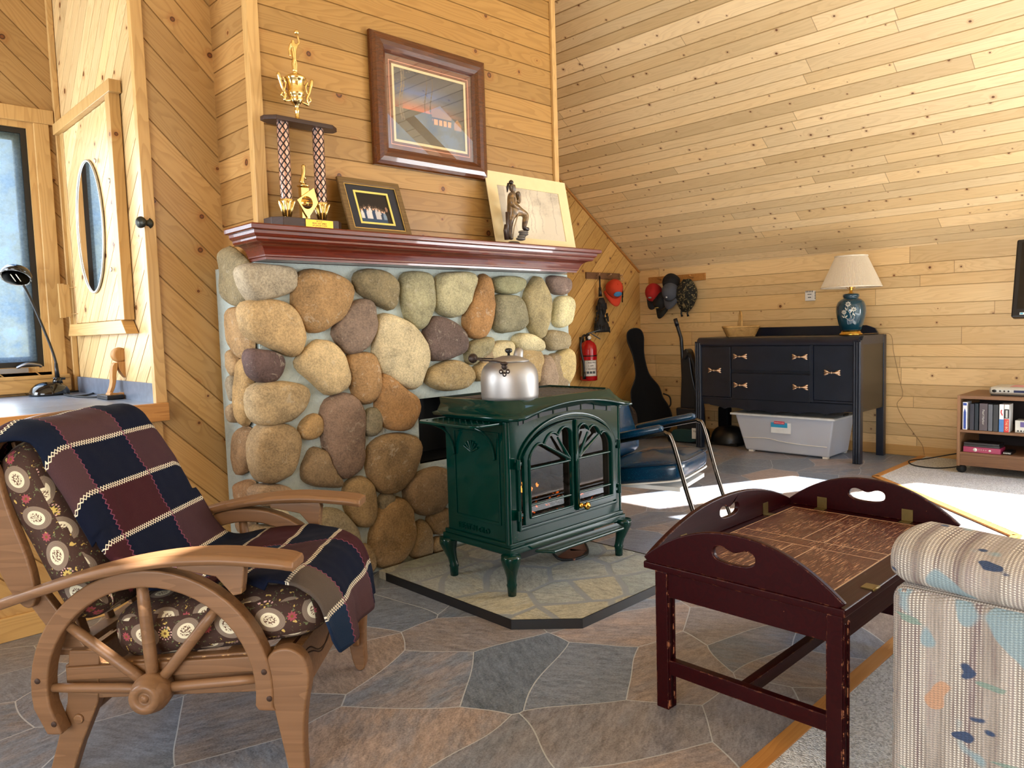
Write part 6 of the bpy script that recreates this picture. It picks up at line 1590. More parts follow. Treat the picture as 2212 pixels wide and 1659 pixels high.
# ---- small peg rail on the gable wall with cap, brush, keys
rk2 = thing('coat_rack', 'small dark wood peg rail on the gable wall right of the mantel', 'coat rack', (5.905, YG-.001, 1.628))
mb = MB(); mb.box((-.265,-.02,-.032),(.265,0,.032)); mb.build('rail', M['walnutlam'], rk2, bevel=.003)
for x in (-.12,.06,.24):
    mb = MB(); mb.tube([(x,-.02,0),(x,-.06,.01),(x,-.066,.02)], .006, 8); mb.build('hook', M['antique'], rk2)
def capface(co): return None
cap('baseball_cap', 'orange cap with blue front panel on the gable wall rail', (5.972,4.655,1.49), (0, math.radians(66), math.radians(-118)), (206,66,34), (206,62,34), ((70,130,176), .045, .03), group=None)
mb = MB(); mb.tube([(0,0,.01),(0,0,-.10)], .008, 8); mb.tube([(0,0,-.10),(.004,0,-.19)], [.014,.02], 10)
br = thing('duster', 'black feather duster hanging on the gable wall rail', 'duster', (5.783, 4.675, 1.61))
mb.build('handle', M['black'], br)
mb = MB(); mb.lathe([(.03,-.20),(.05,-.23),(.065,-.29),(.06,-.34),(.04,-.38),(.045,-.40),(.09,-.46),(.11,-.52),(.10,-.54),(.0,-.54)], (.02,0,0), 22, sy=.45); 
rr_ = random.Random(3)
for k in range(46):
    a = rr_.random()*2*PI; z = -.24-.26*rr_.random(); r = .055+.05*((-z-.24)/.3); p = Vector((.02+r*math.cos(a), r*.45*math.sin(a), z)); mb.tube([p, p+Vector((.012*math.cos(a), .008*math.sin(a), -.05))], [.012,.003], 5)
mb.build('feathers', M['rubber'], br)
ky = thing('key_bunch', 'bunch of keys hanging at the right end of the small peg rail', 'keys', (6.16, 4.69, 1.60))
mb = MB(); mb.tube([(.02*math.cos(t),0,.0+.02*math.sin(t)) for t in [2*PI*i/16 for i in range(16)]], .003, 5, closed=True); mb.build('key_ring', M['antique'], ky)
for k, dz in enumerate((-.06,-.085,-.11,-.14,-.19)):
    mb = MB(); mb.box((-.012+.008*(k % 2),-.003,dz-.045),(.004+.008*(k % 2),.0,dz+.02)); mb.build('key', M['darkrust'], ky)
# ---- fire extinguisher
ex = onY((1268,780), 4.66); fe = thing('fire_extinguisher', 'red fire extinguisher with black hose mounted on the gable wall', 'fire extinguisher', (5.56, 4.655, .61))
mb = MB(); mb.lathe([(.0,0),(.078,.0),(.083,.008),(.083,.30),(.078,.335),(.06,.365),(.03,.385),(.024,.39)], (0,0,0), 32); mb.build('cylinder', M['red'], fe)
mb = MB(); mb.lathe([(.0845,.235),(.0845,.245)], (0,0,0), 32); mb.build('strap', M['black'], fe)
mb = MB(); a0 = math.atan2(-4.655, -5.56); mb.lathe([(.0838,.045),(.0838,.20)], (0,0,0), 30, a0=a0-1.15, a1=a0+1.15); lab = mb.build('label', plain('olive_label', rgb(126,118,98), .5), fe)
mb = MB(); mb.lathe([(.0844,.048),(.0844,.195)], (0,0,0), 24, a0=a0-.45, a1=a0+.95); mb.build('instruction_panel', plain('label_paper', rgb(214,210,204), .5), lab)
tn = Vector((-math.sin(a0+.25), math.cos(a0+.25), 0)); nr = Vector((math.cos(a0+.25), math.sin(a0+.25), 0))
mb = MB()
for k, tx in enumerate(('1. PULL PIN', '2. AIM', '3. SQUEEZE')): text_mb(tx, nr*.0865+Vector((0,0,.175-k*.03)), tn, (0,0,1), .019, .0006, mb=mb)
for k in range(3): mb.obox(nr*.086+tn*(-.03+.03*k)+Vector((0,0,.082)), .0006, .011, .011, Matrix((nr, tn, Vector((0,0,1)))).transposed())
mb.build('label_lettering', M['black'], lab)
mb = MB(); mb.lathe([(.024,.385),(.026,.40),(.026,.42),(.016,.43)], (0,0,0), 14); mb.box((-.012,-.012,.42),(.012,.012,.455)); mb.obox((.05,-.03,.47), .07, .010, .005, Matrix.Rotation(-.5, 3, 'Z') @ Matrix.Rotation(-.25, 3, 'Y')); mb.obox((.06,-.036,.43), .065, .009, .004, Matrix.Rotation(-.5, 3, 'Z') @ Matrix.Rotation(.55, 3, 'Y')); mb.build('valve_lever', M['black'], fe, bevel=.002)
mb = MB(); mb.lathe([(.0,.0),(.018,.0),(.018,.012),(.0,.013)], (-.012,-.024,.415), 14, (-.5,-.86,0)); mb.build('pressure_gauge', M['white'], fe)
mb = MB(); mb.tube(spline([(-.02,-.01,.43),(-.09,-.02,.435),(-.135,-.02,.37),(-.13,-.02,.28),(-.105,-.025,.17),(-.10,-.025,.08)],6), .012, 10); mb.tube([(-.10,-.025,.09),(-.10,-.025,.02)], [.015,.018], 10); mb.build('hose', M['black'], fe)
mb = MB(); mb.box((-.03,.075,.05),(.03,.084,.42)); mb.build('wall_bracket', M['black'], fe)
# ---- guitar case
gc = thing('guitar_case', 'black guitar case leaning in the corner of gable and knee walls', 'guitar case', (6.15, 4.33, .02)); gc.rotation_euler = (math.radians(-9), math.radians(-9), math.radians(-50))
out = [(0,0),(.14,.01),(.20,.08),(.215,.19),(.19,.29),(.155,.36),(.15,.42),(.14,.48),(.105,.54),(.07,.60),(.055,.68),(.052,.82),(.07,.92),(.085,.99),(.075,1.06),(.04,1.09),(0,1.095)]
pl = smooth_poly([(x, z) for x, z in out]+[(-x, z) for x, z in out[::-1]], 2)
mb = MB(); mb.prism(pl, (0,-.06,0), (1,0,0), (0,0,1), (0,.12,0)); mb.build('shell', M['denimcase'], gc, bevel=.012, seg=3)
mb = MB(); mb.tube([(x, -.061, z) for x, z in pl], .005, 5, closed=True); mb.build('edge_binding', M['rubber'], gc)
mb = MB(); mb.tube(spline([(.205,-.02,.26),(.225,-.02,.29),(.225,-.02,.36),(.17,-.02,.40)],4), .007, 6); mb.build('carry_handle', M['rubber'], gc)
# ---- camouflage bag
cb = MB()
cb.grid(lambda u, v: Vector((.34*math.copysign(abs(math.cos(2*PI*u))**.6, math.cos(2*PI*u))*math.sin(PI*(.03+.94*v))**.45, .19*math.copysign(abs(math.sin(2*PI*u))**.6, math.sin(2*PI*u))*math.sin(PI*(.03+.94*v))**.45, .19-.19*math.cos(PI*v)+.02*mnoise.noise(Vector((u*9, v*7, 3))))), 48, 20, cu=True)
bg = thing('duffel_bag', 'brown camouflage duffel bag on the floor behind the teal chair', 'bag', (5.62, 4.47, 0), .1)
cb.build('bag_body', M['camobag'], bg)
mb = MB(); mb.tube(spline([(-.15,-.17,.30),(-.12,-.14,.385),(0,-.1,.41),(.12,-.14,.385),(.15,-.17,.30)],5), .010, 6); mb.build('bag_strap', M['rubber'], bg)
# ---- upright vacuum cleaner
vc = thing('vacuum_cleaner', 'dark upright vacuum cleaner standing left of the sideboard', 'vacuum cleaner', (6.18, 3.93, 0), math.radians(8))
mb = MB(); mb.prism(smooth_poly([(-.13,.20),(-.15,.34),(-.07,.62),(-.045,.86),(.0,.90),(.03,.86),(.045,.6),(.06,.3),(.04,.2)], 2), (-.05,.015,0), (0,1,0), (0,0,1), (.12,0,0)); mb.prism([(-.13,.10),(.09,.10),(.10,.33),(-.12,.33)], (-.09,0,0), (0,1,0), (0,0,1), (.18,0,0)); mb.build('body', M['suck'], vc, bevel=.012, seg=3)
mb = MB(); mb.tube(spline([(-.03,.045,.55),(-.03,.055,.86),(-.03,.062,.98),(-.03,.075,1.03),(-.03,.118,1.165)],6), .017, 10, flat=.8); mb.tube([(-.03,.1,1.11),(-.03,.122,1.18)], .02, 10, flat=.8); mb.build('handle', M['suck'], vc, bevel=0)
mb = MB(); mb.tube(spline([(-.08,-.10,.30),(-.085,-.115,.5),(-.08,-.09,.72),(-.06,-.03,.84),(-.05,.02,.80)],6), .016, 10); mb.build('hose', M['rubber'], vc)
mb = MB(); mb.prism(smooth_poly([(-.15,.012),(.13,.012),(.14,.08),(.10,.135),(-.12,.135),(-.16,.08)], 1), (-.14,0,0), (0,1,0), (0,0,1), (.26,0,0)); mb.build('floor_head', M['vacgreen'], vc, bevel=.01)
for y in (-.15, .14):
    mb = MB(); mb.lathe([(.0,-.02),(.045,-.02),(.05,-.01),(.05,.01),(.045,.02),(.0,.02)], (-.11,y,.05), 18, (0,1,0)); mb.build('wheel', M['rubber'], vc)
mb = MB(); mb.box((-.1415,-.155,.05),(-.139,-.085,.15)); stc = mb.build('sticker', M['white'], vc)
text_mb('Vac', (-.142,-.12,.12), (0,-1,0), (0,0,1), .03, .0006).build('sticker_lettering', M['vacgreen'], stc)
v2 = thing('canister_vacuum', 'black canister vacuum on the floor behind the left sideboard leg', 'vacuum cleaner', (6.26, 3.56, 0))
mb = MB(); mb.grid(lambda u, v: Vector((.15*math.cos(2*PI*u)*math.cos(v*PI/2)**.6, .17*math.sin(2*PI*u)*math.cos(v*PI/2)**.6, .02+.15*math.sin(v*PI/2))), 32, 12, cu=True); mb.box((-.13,-.15,.0),(.13,.15,.025)); mb.build('body', M['black'], v2)
mb = MB(); mb.box((.02,.02,.02),(.10,.13,.34)); mb.build('bag', M['denimcase'], v2, bevel=.02)
# ---------------------------------------------------------------- media cart and what is on it
CX0, CX1, CY0, CY1 = 5.95, 6.46, .62, 1.585
mc = thing('media_cart', 'low walnut laminate media cart on black casters on the carpet', 'tv stand', (6.2, 1.1, .0))
WL, WE = M['walnutlam'], M['walnutend']
def mcx(name, mb, mat=WL, **kw): return mb.build(name, mat, mc, world=True, **kw)
for y in (CY0, CY1-.018):
    mb = MB(); mb.box((CX0,y,.062),(CX1,y+.018,.568)); mcx('side_panel', mb, WE, bevel=.002)
for nm, z in (('top', .545), ('shelf', .305), ('bottom_shelf', .145)):
    mb = MB(); mb.box((CX0+.004,CY0+.018,z),(CX1-.01,CY1-.018,z+(.023 if nm == 'top' else .019))); mcx(nm, mb, WL, bevel=.002)
mb = MB(); mb.box((CX0+.008,CY0+.018,.068),(CX0+.024,CY1-.018,.146)); mcx('kick_panel', mb)
mb = MB(); mb.box((CX1-.012,CY0+.018,.07),(CX1-.006,CY1-.018,.55)); mcx('back_panel', mb, plain('dark_back', rgb(40,26,24), .7))
for x, y in ((CX0+.05,CY1-.02),(CX0+.05,CY0+.02),(CX1-.06,CY1-.02),(CX1-.06,CY0+.02)):
    mb = MB(); mb.lathe([(.0,-.022),(.024,-.022),(.029,-.012),(.029,.012),(.024,.022),(.0,.022)], (x,y,.038), 18, (.5,1,0)); mb.tube([(x,y,.038),(x,y,.068)], .008, 8); mcx('caster', mb, M['rubber'])
def tape(y, w, h, c, label, extra=None, d=.11, x=CX0+.012):
    t = thing('video_tape', label, 'video tape', (x, y, .3245), 0, 'tapes on the upper shelf')
    mb = MB(); mb.box((0,-w,0),(d,0,h)); mb.build('case', plain('tape_%d' % int(y*1000), rgb(*c), .4), t, bevel=.002)
    if extra: extra(t, w, h)
    return t
def art_white(t, w, h):
    mb = MB(); mb.box((-.0008,-w*.78,h*.03),(.0,-w*.22,h*.62)); mb.prism([(-w*.5,h*.78),(-w*.2,h*.62),(-w*.8,h*.62)], (-.0008,0,0), (0,1,0), (0,0,1), (.0008,0,0)); mb.box((-.0008,-w*.9,h*.88),(.0,-w*.1,h*.97)); mb.build('spine_art', bpy.data.materials.get('spine_blue') or plain('spine_blue', rgb(44,72,150), .4), t)
def art_line(t, w, h):
    text_mb('Pearl Harbor', (-.0006,-w*.5,h*.5), (0,0,-1), (0,-1,0), .02, .0006).build('spine_lettering', M['silvertrim'], t)
def art_red(t, w, h):
    mb = MB(); mb.box((-.0008,-w,0),(.0,0,h*.48)); a = mb.build('spine_red', bpy.data.materials.get('spine_red') or plain('spine_red', rgb(196,44,44), .4), t)
    text_mb('TAE BO', (-.0012,-w*.5,h*.25), (0,0,-1), (0,-1,0), .021, .0006).build('spine_lettering', M['cream'], a)
    mb = MB(); mb.box((-.0008,-w,h*.5),(.0,0,h*.83)); a = mb.build('spine_black', M['black'], t)
    mb = MB()
    for k in range(6): mb.box((-.0014,-w*.72,h*(.53+.045*k)),(-.0008,-w*.28,h*(.56+.045*k)))
    mb.build('spine_figures', M['white'], a)
def art_blue(t, w, h):
    mb = MB(); mb.box((-.0008,-w,0),(.0,0,h*.46)); mb.build('spine_blue_half', bpy.data.materials.get('spine_sky') or plain('spine_sky', rgb(70,120,180), .4), t)
    mb = MB(); mb.tube([(-.0008,-w*.7,h*.6),(-.001,-w*.4,h*.72),(-.001,-w*.55,h*.8)], .0035, 5); mb.build('spine_figure', bpy.data.materials.get('spine_red') or plain('spine_red', rgb(196,44,44), .4), t)
tape(1.553, .028, .196, (226,226,228), 'white video tape with blue arrow spine, leftmost on the cart shelf', art_white)
tape(1.508, .026, .186, (44,46,56), 'dark grey video tape, second from the left on the cart shelf')
tape(1.478, .022, .190, (14,30,40), 'narrow blue-black video tape, third from the left')
tape(1.450, .050, .192, (78,70,74), 'thick grey-brown double tape with silver title on its spine', art_line)
tape(1.396, .026, .188, (88,92,98), 'mid grey video tape right of the thick double tape')
tape(1.366, .030, .188, (46,50,52), 'charcoal video tape left of the white and blue tape')
tape(1.330, .027, .192, (228,228,230), 'video tape with white top and blue lower spine', art_blue)
tape(1.300, .028, .192, (228,226,222), 'video tape with black and red spine, rightmost of the row', art_red)
def flat(name, label, cat, c, y0, y1, z, h, grp, txt=None):
    t = thing(name, label, cat, (CX0+.02, (y0+y1)/2, z), 0, grp); W2 = (y1-y0)/2
    mb = MB(); mb.box((0,-W2,0),(.13,W2,h)); mb.build('case', plain(name+str(int(z*1000)), rgb(*c), .35), t, bevel=.002)
    if txt: txt(t, W2, h)
def mag(t, W2, h):
    mb = MB(); mb.lathe([(.0,0),(.013,0),(.013,.0006)], (-.0005,.04,h/2), 16, (-1,0,0)); mb.lathe([(.0,0),(.008,0),(.008,.0006)], (-.0005,-.05,h/2), 14, (-1,0,0)); mb.build('spine_emblem', M['white'], t)
    text_mb('* * * *', (-.0008,-.005,h*.45), (0,-1,0), (0,0,1), .02, .0006).build('spine_marks', M['silvertrim'], t)
flat('disc_case', 'thick magenta disc box set at the bottom of the flat stack', 'disc case', (156,44,84), 1.32, 1.548, .1645, .040, 'disc cases on the lower shelf', mag)
flat('disc_case', 'black disc case with silver edge lying on the magenta set', 'disc case', (30,28,32), 1.325, 1.546, .205, .015, 'disc cases on the lower shelf')
flat('disc_case', 'topmost black disc case of the stack on the lower shelf', 'disc case', (24,22,26), 1.328, 1.545, .2205, .015, 'disc cases on the lower shelf')
t = thing('remote_control', 'small dark remote lying right of the magenta disc set', 'remote', (CX0+.04, 1.29, .1645)); mb = MB(); mb.box((0,-.03,0),(.13,.02,.022)); mb.build('body', M['black'], t, bevel=.004)
mb = MB()
for k in range(5): mb.box((-.001,-.024+k*.009,.006),(.0,-.019+k*.009,.014))
mb.build('buttons', M['silvertrim'], t)
t = thing('silver_box', 'silver boxed cassette on the upper shelf at the right frame edge', 'box', (CX0+.03, 1.19, .3245)); mb = MB(); mb.box((0,-.05,0),(.10,.05,.085)); mb.build('body', M['silvertrim'], t, bevel=.002)
mb = MB(); mb.box((-.001,-.02,.04),(.0,.02,.075)); mb.build('label', plain('violet_label', rgb(96,84,140), .5), t); mb = MB()
for k in range(5): mb.box((-.001,-.045+k*.018,.008),(.0,-.035+k*.018,.018))
mb.build('printing', M['black'], t)
dv = thing('dvd_player', 'silver video disc player with pink sheet on top of the media cart', 'dvd player', (6.16, 1.16, .5685))
mb = MB(); mb.box((-.14,-.25,.004),(.14,.25,.062)); mb.build('housing', M['silvertrim'], dv, bevel=.022, seg=4)
mb = MB(); mb.box((-.1412,-.22,.026),(-.139,.10,.042)); mb.build('display_strip', plain('display_blue', rgb(50,56,90), .2), dv)
mb = MB(); mb.lathe([(.0,0),(.014,0),(.014,.002)], (-.1405,.215,.034), 16, (-1,0,0), sy=.7)
for y in (.18,.155,.13): mb.lathe([(.0,0),(.006,0),(.006,.002)], (-.1405,y,.034), 12, (-1,0,0))
mb.build('buttons', M['black'], dv); mb = MB(); mb.box((-.12,-.25,.0),(.12,.24,.005)); mb.build('feet', M['rubber'], dv)
mb = MB(); mb.box((6.06,.93,.6315),(6.20,1.29,.633)); o = mb.build('pink_sheet', plain('pink_paper', rgb(206,140,134), .6)); tag(o, 'pink paper sheet lying on the silver disc player', 'paper')
# ---- television (its left edge shows)
tv = thing('television', 'black flat television at the right edge above the media cart', 'television', (6.0, .84, 1.37)); tv.rotation_euler = (0, math.radians(14), 0)
mb = MB(); mb.box((-.02,-.42,-.27),(.05,.425,.27)); mb.build('cabinet', M['black'], tv, bevel=.012)
mb = MB(); mb.box((-.0215,-.39,-.215),(-.019,.392,.245)); mb.build('screen', M['screenblk'], tv)
mb = MB(); mb.box((-.0225,.335,-.255),(-.0195,.375,-.24)); ls_ = mb.build('sticker', M['white'], tv)
mb = MB(); mb.box((-.0232,.355,-.253),(-.0222,.372,-.242)); mb.build('sticker_mark', plain('teal_mark', rgb(90,170,190), .5), ls_)
mb = MB(); mb.tube([(.05,0,0),(.42,0,.06)], .03, 10); mb.box((.40,-.12,-.05),(.44,.12,.17)); mb.build('wall_arm', M['black'], tv)
mb = MB(); mb.tube(spline([(6.50,1.60,.075),(6.44,1.70,.07),(6.36,1.90,.02),(6.22,1.98,.015),(6.05,1.90,.015),(6.02,1.75,.015),(6.12,1.64,.02),(6.3,1.60,.03),(6.48,1.592,.06)],6), .0045, 6); mb.obox((6.49,1.64,.075), .025, .03, .045); mb.build('power_cord', M['rubber'], mc, world=True)
# ---------------------------------------------------------------- mirrored wall cabinet on the cupboard face
wc = thing('wall_cabinet', 'pine wall cabinet door with oval mirror beside the window', 'cabinet', (XB-.006, 4.1, 1.2))
def wcb(name, mb, mat, par=wc, **kw): return mb.build(name, mat, par, world=True, **kw)
mb = MB()
mb.box((XB-.05,3.64,1.235),(XB-.004,3.70,2.245)); mb.box((XB-.03,4.485,1.235),(XB-.004,4.545,2.245)); mb.box((XB-.055,3.615,2.235),(XB-.004,4.565,2.29))
wcb('casing', mb, M['trim'], bevel=.003)
mb = MB(); mb.prism([(3.60,1.172),(4.55,1.172),(4.51,1.235),(3.66,1.235)], (XB-.058,0,0), (0,1,0), (0,0,1), (.054,0,0)); wcb('apron', mb, M['trimh'], bevel=.003)
mb = MB(); boards(mb, [(XB-.026,3.705,1.24),(XB-.026,4.48,1.24),(XB-.026,4.48,2.232),(XB-.026,3.705,2.232)], None, (0,-_h,_h), (0,_h,_h), .10, (0.0,), .1, n=(-1,0,0)); dr_ = wcb('door', mb, M['cup'], solid=.004)
mb = MB(); cy_, cz_, a_, b_ = 4.105, 1.703, .205, .315
mb.prism([(cy_+a_*math.cos(2*PI*k/48), cz_+b_*math.sin(2*PI*k/48)) for k in range(48)], (XB-.036,0,0), (0,1,0), (0,0,1), (.006,0,0)); wcb('mirror', mb, M['mirror'], dr_)
mb = MB(); mb.tube([(XB-.036, cy_+(a_+.004)*math.cos(2*PI*k/60), cz_+(b_+.004)*math.sin(2*PI*k/60)) for k in range(60)], .006, 8, closed=True); wcb('mirror_bezel', mb, M['silvertrim'], dr_)
mb = MB()
for q in ((205,347),(240,582),(236,390)): p = onX(q, XB-.04); mb.ell(p, .006, .012, .012)
wcb('mirror_clip', mb, M['silvertrim'], dr_)
for z in (2.06, 1.41):
    mb = MB(); mb.tube([(XB-.034,3.718,z-.045),(XB-.034,3.718,z+.045)], .008, 8)
    for dz in (-.055,.055): mb.tube([(XB-.032,3.712,z+dz*.9),(XB-.032,3.735,z+dz)], .004, 6); mb.ball((XB-.034,3.718,z+dz), .006, 8, 6)
    wcb('hinge', mb, M['black'], dr_)
mb = MB(); mb.box((XB-.10,4.49,1.27),(XB-.075,4.515,1.45)); mb.box((XB-.075,4.492,1.275),(XB-.05,4.512,1.445)); mb.tube([(XB-.055,4.5,1.43),(XB-.02,4.44,1.43)], .002, 5); mb.tube([(XB-.055,4.5,1.29),(XB-.02,4.44,1.29)], .002, 5); wcb('door_handle', mb, M['trim'], dr_)
p = onX((306,481), XB-.03)
kn = thing('wall_knob', 'dark turned knob on the corner trim above the window counter', 'hook', (XB-.006, 3.405, p.z))  # dark turned knob fixed to the corner trim
mb = MB(); mb.lathe([(.026,-.012),(.028,.0),(.018,.006),(.012,.014),(.012,.022),(.022,.030),(.025,.040),(.018,.048),(.0,.05)], (0,0,0), 20, (-.8,-.6,0)); mb.build('knob_turning', plain('dark_pewter', rgb(52,54,48), .35, .6), kn)
# ---------------------------------------------------------------- gooseneck desk lamp
YD = 4.50; b0_ = onY((107,848), YD); k_ = (b0_-CAM).dot(CF)/FPX
dl_ = thing('desk_lamp', 'black gooseneck desk lamp on the tiled counter before the window', 'lamp', (b0_.x, YD, ZC+.0005))
mb = MB(); mb.lathe([(.0,0),(.093,.0),(.095,.008),(.092,.022),(.082,.042),(.062,.060),(.036,.070),(.0,.072)], (0,0,0), 32, sy=.85); mb.tube([(.04,0,.06),(.042,0,.088)], [.026,.02], 14); mb.tube([(.02,-.01,.085),(.075,-.01,.085)], .008, 8); mb.build('lamp_base', M['blackgloss'], dl_)
def L_(px): q = onY(px, YD); return Vector((q.x-b0_.x, 0, q.z-ZC))
mb = MB(); mb.tube(spline([L_((124,812)), L_((121,785)), L_((112,755)), L_((96,715)), L_((76,668)), L_((58,630)), L_((50,616))], 6), .0065, 10); mb.tube([L_((124,815)), L_((121,785))], [.012,.008], 10); mb.build('gooseneck', M['black'], dl_)
hc = L_((34,600)); ax_ = Vector((-.30,-.45,-.84)).normalized()
mb = MB(); mb.lathe([(.070,.0),(.068,-.022),(.058,-.042),(.034,-.056),(.0,-.060)], hc, 30, ax_); hd_ = mb.build('lamp_head', M['blackgloss'], dl_)
mb = MB(); mb.lathe([(.070,.001),(.062,.001),(.056,-.012),(.0,-.018)], hc, 30, ax_); mb.build('reflector', plain('reflector_white', rgb(220,216,206), .35), hd_)
mb = MB(); s1_ = ax_.cross(Vector((0,0,1))).normalized(); s2_ = ax_.cross(s1_)
for s_ in (-1, 1): mb.tube([hc+ax_*-.006+s1_*.012*s_-s2_*.03, hc+ax_*-.006+s1_*.012*s_+s2_*.03], .008, 8)
mb.build('bulb', plain('frosted_tube', rgb(224,214,190), .3), hd_)
# ---------------------------------------------------------------- carved wooden figure
YF_ = 3.86; z1f = lambda x, y: (x*.21702, 560+y*.21702)
def Fp(pts): return [(lambda q: (q.x-1.146, q.z-ZC))(onY(z1f(*p), YF_)) for p in pts]
cf = thing('wood_carving', 'carved wooden figure of a bent seated person on the window counter', 'carving', (1.146, YF_, ZC+.004))
mb = MB()
for pts, y0, y1 in (([(1070,1345),(1090,1330),(1180,1345),(1250,1315),(1255,1282),(1300,1275),(1355,1275),(1362,1380),(1325,1408),(1200,1422),(1120,1420),(1072,1390)], -.032, .032),
    ([(1110,1045),(1165,1032),(1160,1090),(1148,1150),(1142,1260),(1110,1345),(1070,1350),(1105,1255),(1100,1150)], -.022, .022),
    ([(1160,1030),(1275,1018),(1310,1090),(1342,1190),(1255,1200),(1215,1165),(1170,1100)], -.024, .024),
    ([(1282,1180),(1332,1185),(1322,1285),(1285,1285)], -.018, .018), ([(1170,1010),(1240,1010),(1240,1035),(1170,1040)], -.014, .014)):
    q = smooth_poly(Fp(pts), 1); mb.prism(q, (0,y0,0), (1,0,0), (0,0,1), (0,y1-y0,0))
c_ = Fp([(1185,960)])[0]; mb.lathe([(.0,-.026),(.026,-.026),(.034,-.018),(.036,0),(.034,.018),(.026,.026),(.0,.026)], (c_[0],0,c_[1]), 28, (0,1,0))
mb.build('carving_body', M['carve'], cf, bevel=.004, seg=2)
# cables and adapter on the counter
o = onZ((185,850), ZC)
mb = MB()
def Zc(px): q = onZ(px, ZC); return Vector((q.x, min(q.y, 4.6), ZC+.005))
mb.tube(spline([Zc((140,846)), Zc((165,838)), Zc((196,836)), Zc((205,838)), Zc((190,842)), Zc((150,846)), Zc((136,850)), Zc((150,857)), Zc((190,855)), Zc((215,842)), Zc((240,838))], 6), .0045, 6)
mb.tube(spline([Zc((136,850)), Zc((160,858)), Zc((200,860)), Zc((240,858))], 6), .0045, 6)
tag(mb.build('lamp_cable', M['rubber']), 'tangled black lamp cable lying on the tiled counter', 'cable')
a = onZ((308,858), ZC)
mb = MB(); mb.box((1.06,a.y-.02,ZC+.001),(1.135,a.y+.14,ZC+.022)); tag(mb.build('power_strip', M['black'], bevel=.004), 'black flat plug strip on the counter behind the carved figure', 'power strip')
# ---------------------------------------------------------------- daylight
wd = bpy.data.worlds.new('outdoors'); scn.world = wd; wd.use_nodes = True
nt = wd.node_tree; bg_ = nt.nodes['Background']
tcw = nt.nodes.new('ShaderNodeTexCoord'); sp_ = nt.nodes.new('ShaderNodeSeparateXYZ'); nt.links.new(tcw.outputs['Generated'], sp_.inputs[0])
rp_ = nt.nodes.new('ShaderNodeValToRGB'); nt.links.new(sp_.outputs[2], rp_.inputs[0])
cr_ = rp_.color_ramp; cr_.elements[0].position = 0; cr_.elements[0].color = (.25,.30,.25,1); cr_.elements[1].position = .9; cr_.elements[1].color = (.42,.62,1,1)
for p_, c_ in ((.02,(.55,.62,.68,1)),(.25,(.72,.86,1,1))): e_ = cr_.elements.new(p_); e_.color = c_
nz_ = nt.nodes.new('ShaderNodeTexNoise'); nz_.inputs['Scale'].default_value = 26; nz_.inputs['Detail'].default_value = 5; nz_.inputs['Roughness'].default_value = .7; nt.links.new(tcw.outputs['Generated'], nz_.inputs['Vector'])
lf_ = nt.nodes.new('ShaderNodeValToRGB'); nt.links.new(nz_.outputs[0], lf_.inputs[0])
lf_.color_ramp.elements[0].position = .40; lf_.color_ramp.elements[0].color = (.34,.40,.46,1); lf_.color_ramp.elements[1].position = .62; lf_.color_ramp.elements[1].color = (.85,.92,1,1)
e_ = lf_.color_ramp.elements.new(.52); e_.color = (.80,.66,.34,1)
mk_ = nt.nodes.new('ShaderNodeMapRange'); nt.links.new(sp_.outputs[2], mk_.inputs[0]); mk_.inputs[1].default_value = .05; mk_.inputs[2].default_value = .42; mk_.inputs[3].default_value = 1; mk_.inputs[4].default_value = 0
mx_ = nt.nodes.new('ShaderNodeMix'); mx_.data_type = 'RGBA'; nt.links.new(mk_.outputs[0], mx_.inputs[0]); nt.links.new(rp_.outputs[0], mx_.inputs[6]); nt.links.new(lf_.outputs[0], mx_.inputs[7])
yb_ = nt.nodes.new('ShaderNodeMapRange'); nt.links.new(sp_.outputs[1], yb_.inputs[0]); yb_.inputs[1].default_value = .3; yb_.inputs[2].default_value = .95; yb_.inputs[3].default_value = 2.0; yb_.inputs[4].default_value = 2.0
zb_ = nt.nodes.new('ShaderNodeMapRange'); nt.links.new(sp_.outputs[2], zb_.inputs[0]); zb_.inputs[1].default_value = .45; zb_.inputs[2].default_value = .8; zb_.inputs[3].default_value = 0; zb_.inputs[4].default_value = 5
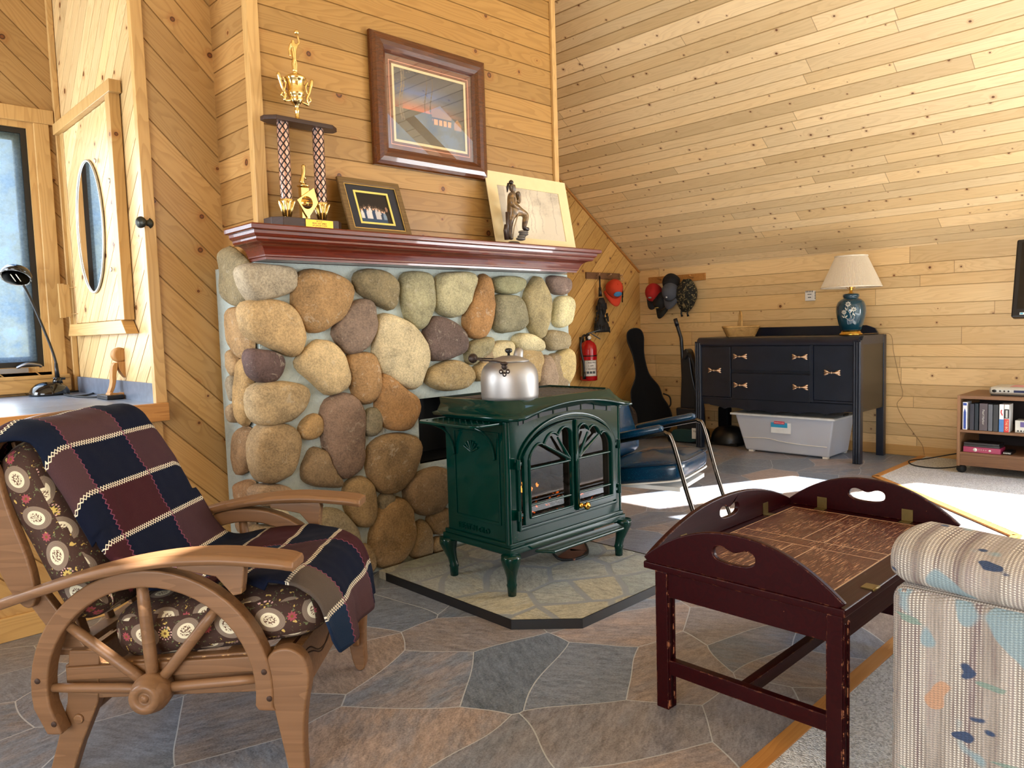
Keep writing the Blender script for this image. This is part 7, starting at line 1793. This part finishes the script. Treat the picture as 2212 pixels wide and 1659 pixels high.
ad_ = nt.nodes.new('ShaderNodeMath'); ad_.operation = 'ADD'; nt.links.new(yb_.outputs[0], ad_.inputs[0]); nt.links.new(zb_.outputs[0], ad_.inputs[1]); nt.links.new(ad_.outputs[0], bg_.inputs[1])
nt.links.new(mx_.outputs[2], bg_.inputs[0]); bg_.inputs[1].default_value = 1.5
def area(name, loc, rot, sx, sy, e, col):
    l = bpy.data.lights.new(name, 'AREA'); l.shape = 'RECTANGLE'; l.size = sx; l.size_y = sy; l.energy = e; l.color = col
    o = bpy.data.objects.new(name, l); COL.objects.link(o); o.location = loc; o.rotation_euler = rot; return o
area('back_window_daylight', (4.2, YBACK+.03, 1.5), (math.radians(90), 0, 0), 4.4, 2.6, 40, (.86,.93,1.0))
area('side_window_daylight', (XLEFT+.03, -1.2, 1.35), (0, math.radians(-90), 0), 1.8, 4.2, 225, (.84,.92,1.0))
area('right_window_daylight', (XK-.04, -1.7, 1.0), (0, math.radians(90), 0), 1.2, 2.6, 215, (.90,.95,1.0))
area('bay_window_daylight', (.3, YW-.04, 1.62), (math.radians(-90), 0, 0), 1.1, 1.25, 22, (.82,.91,1.0))
area('bay_side_daylight', (-1.86, 4.02, 1.6), (0, math.radians(-90), 0), 1.4, 1.1, 80, (.82,.91,1.0))
SD = Vector((-.19, .76, -1.0)).normalized()
sl_ = bpy.data.lights.new('sun', 'SUN'); sl_.energy = 30.0; sl_.angle = math.radians(.6); sl_.color = (1,.96,.92)
so_ = bpy.data.objects.new('sun', sl_); COL.objects.link(so_); so_.rotation_mode = 'QUATERNION'; so_.rotation_quaternion = SD.to_track_quat('-Z', 'Y'); so_.location = (4, -2, 6)
vs_ = scn.view_settings; vs_.view_transform = 'Standard'; vs_.look = 'None'; vs_.gamma = 1; vs_.exposure = 0.32; vs_.use_curve_mapping = False
scn.cycles.use_denoising = True
scn.cycles.max_bounces = 8; scn.cycles.diffuse_bounces = 4; scn.cycles.glossy_bounces = 4; scn.cycles.transparent_max_bounces = 12
scn.cycles.sample_clamp_indirect = 6
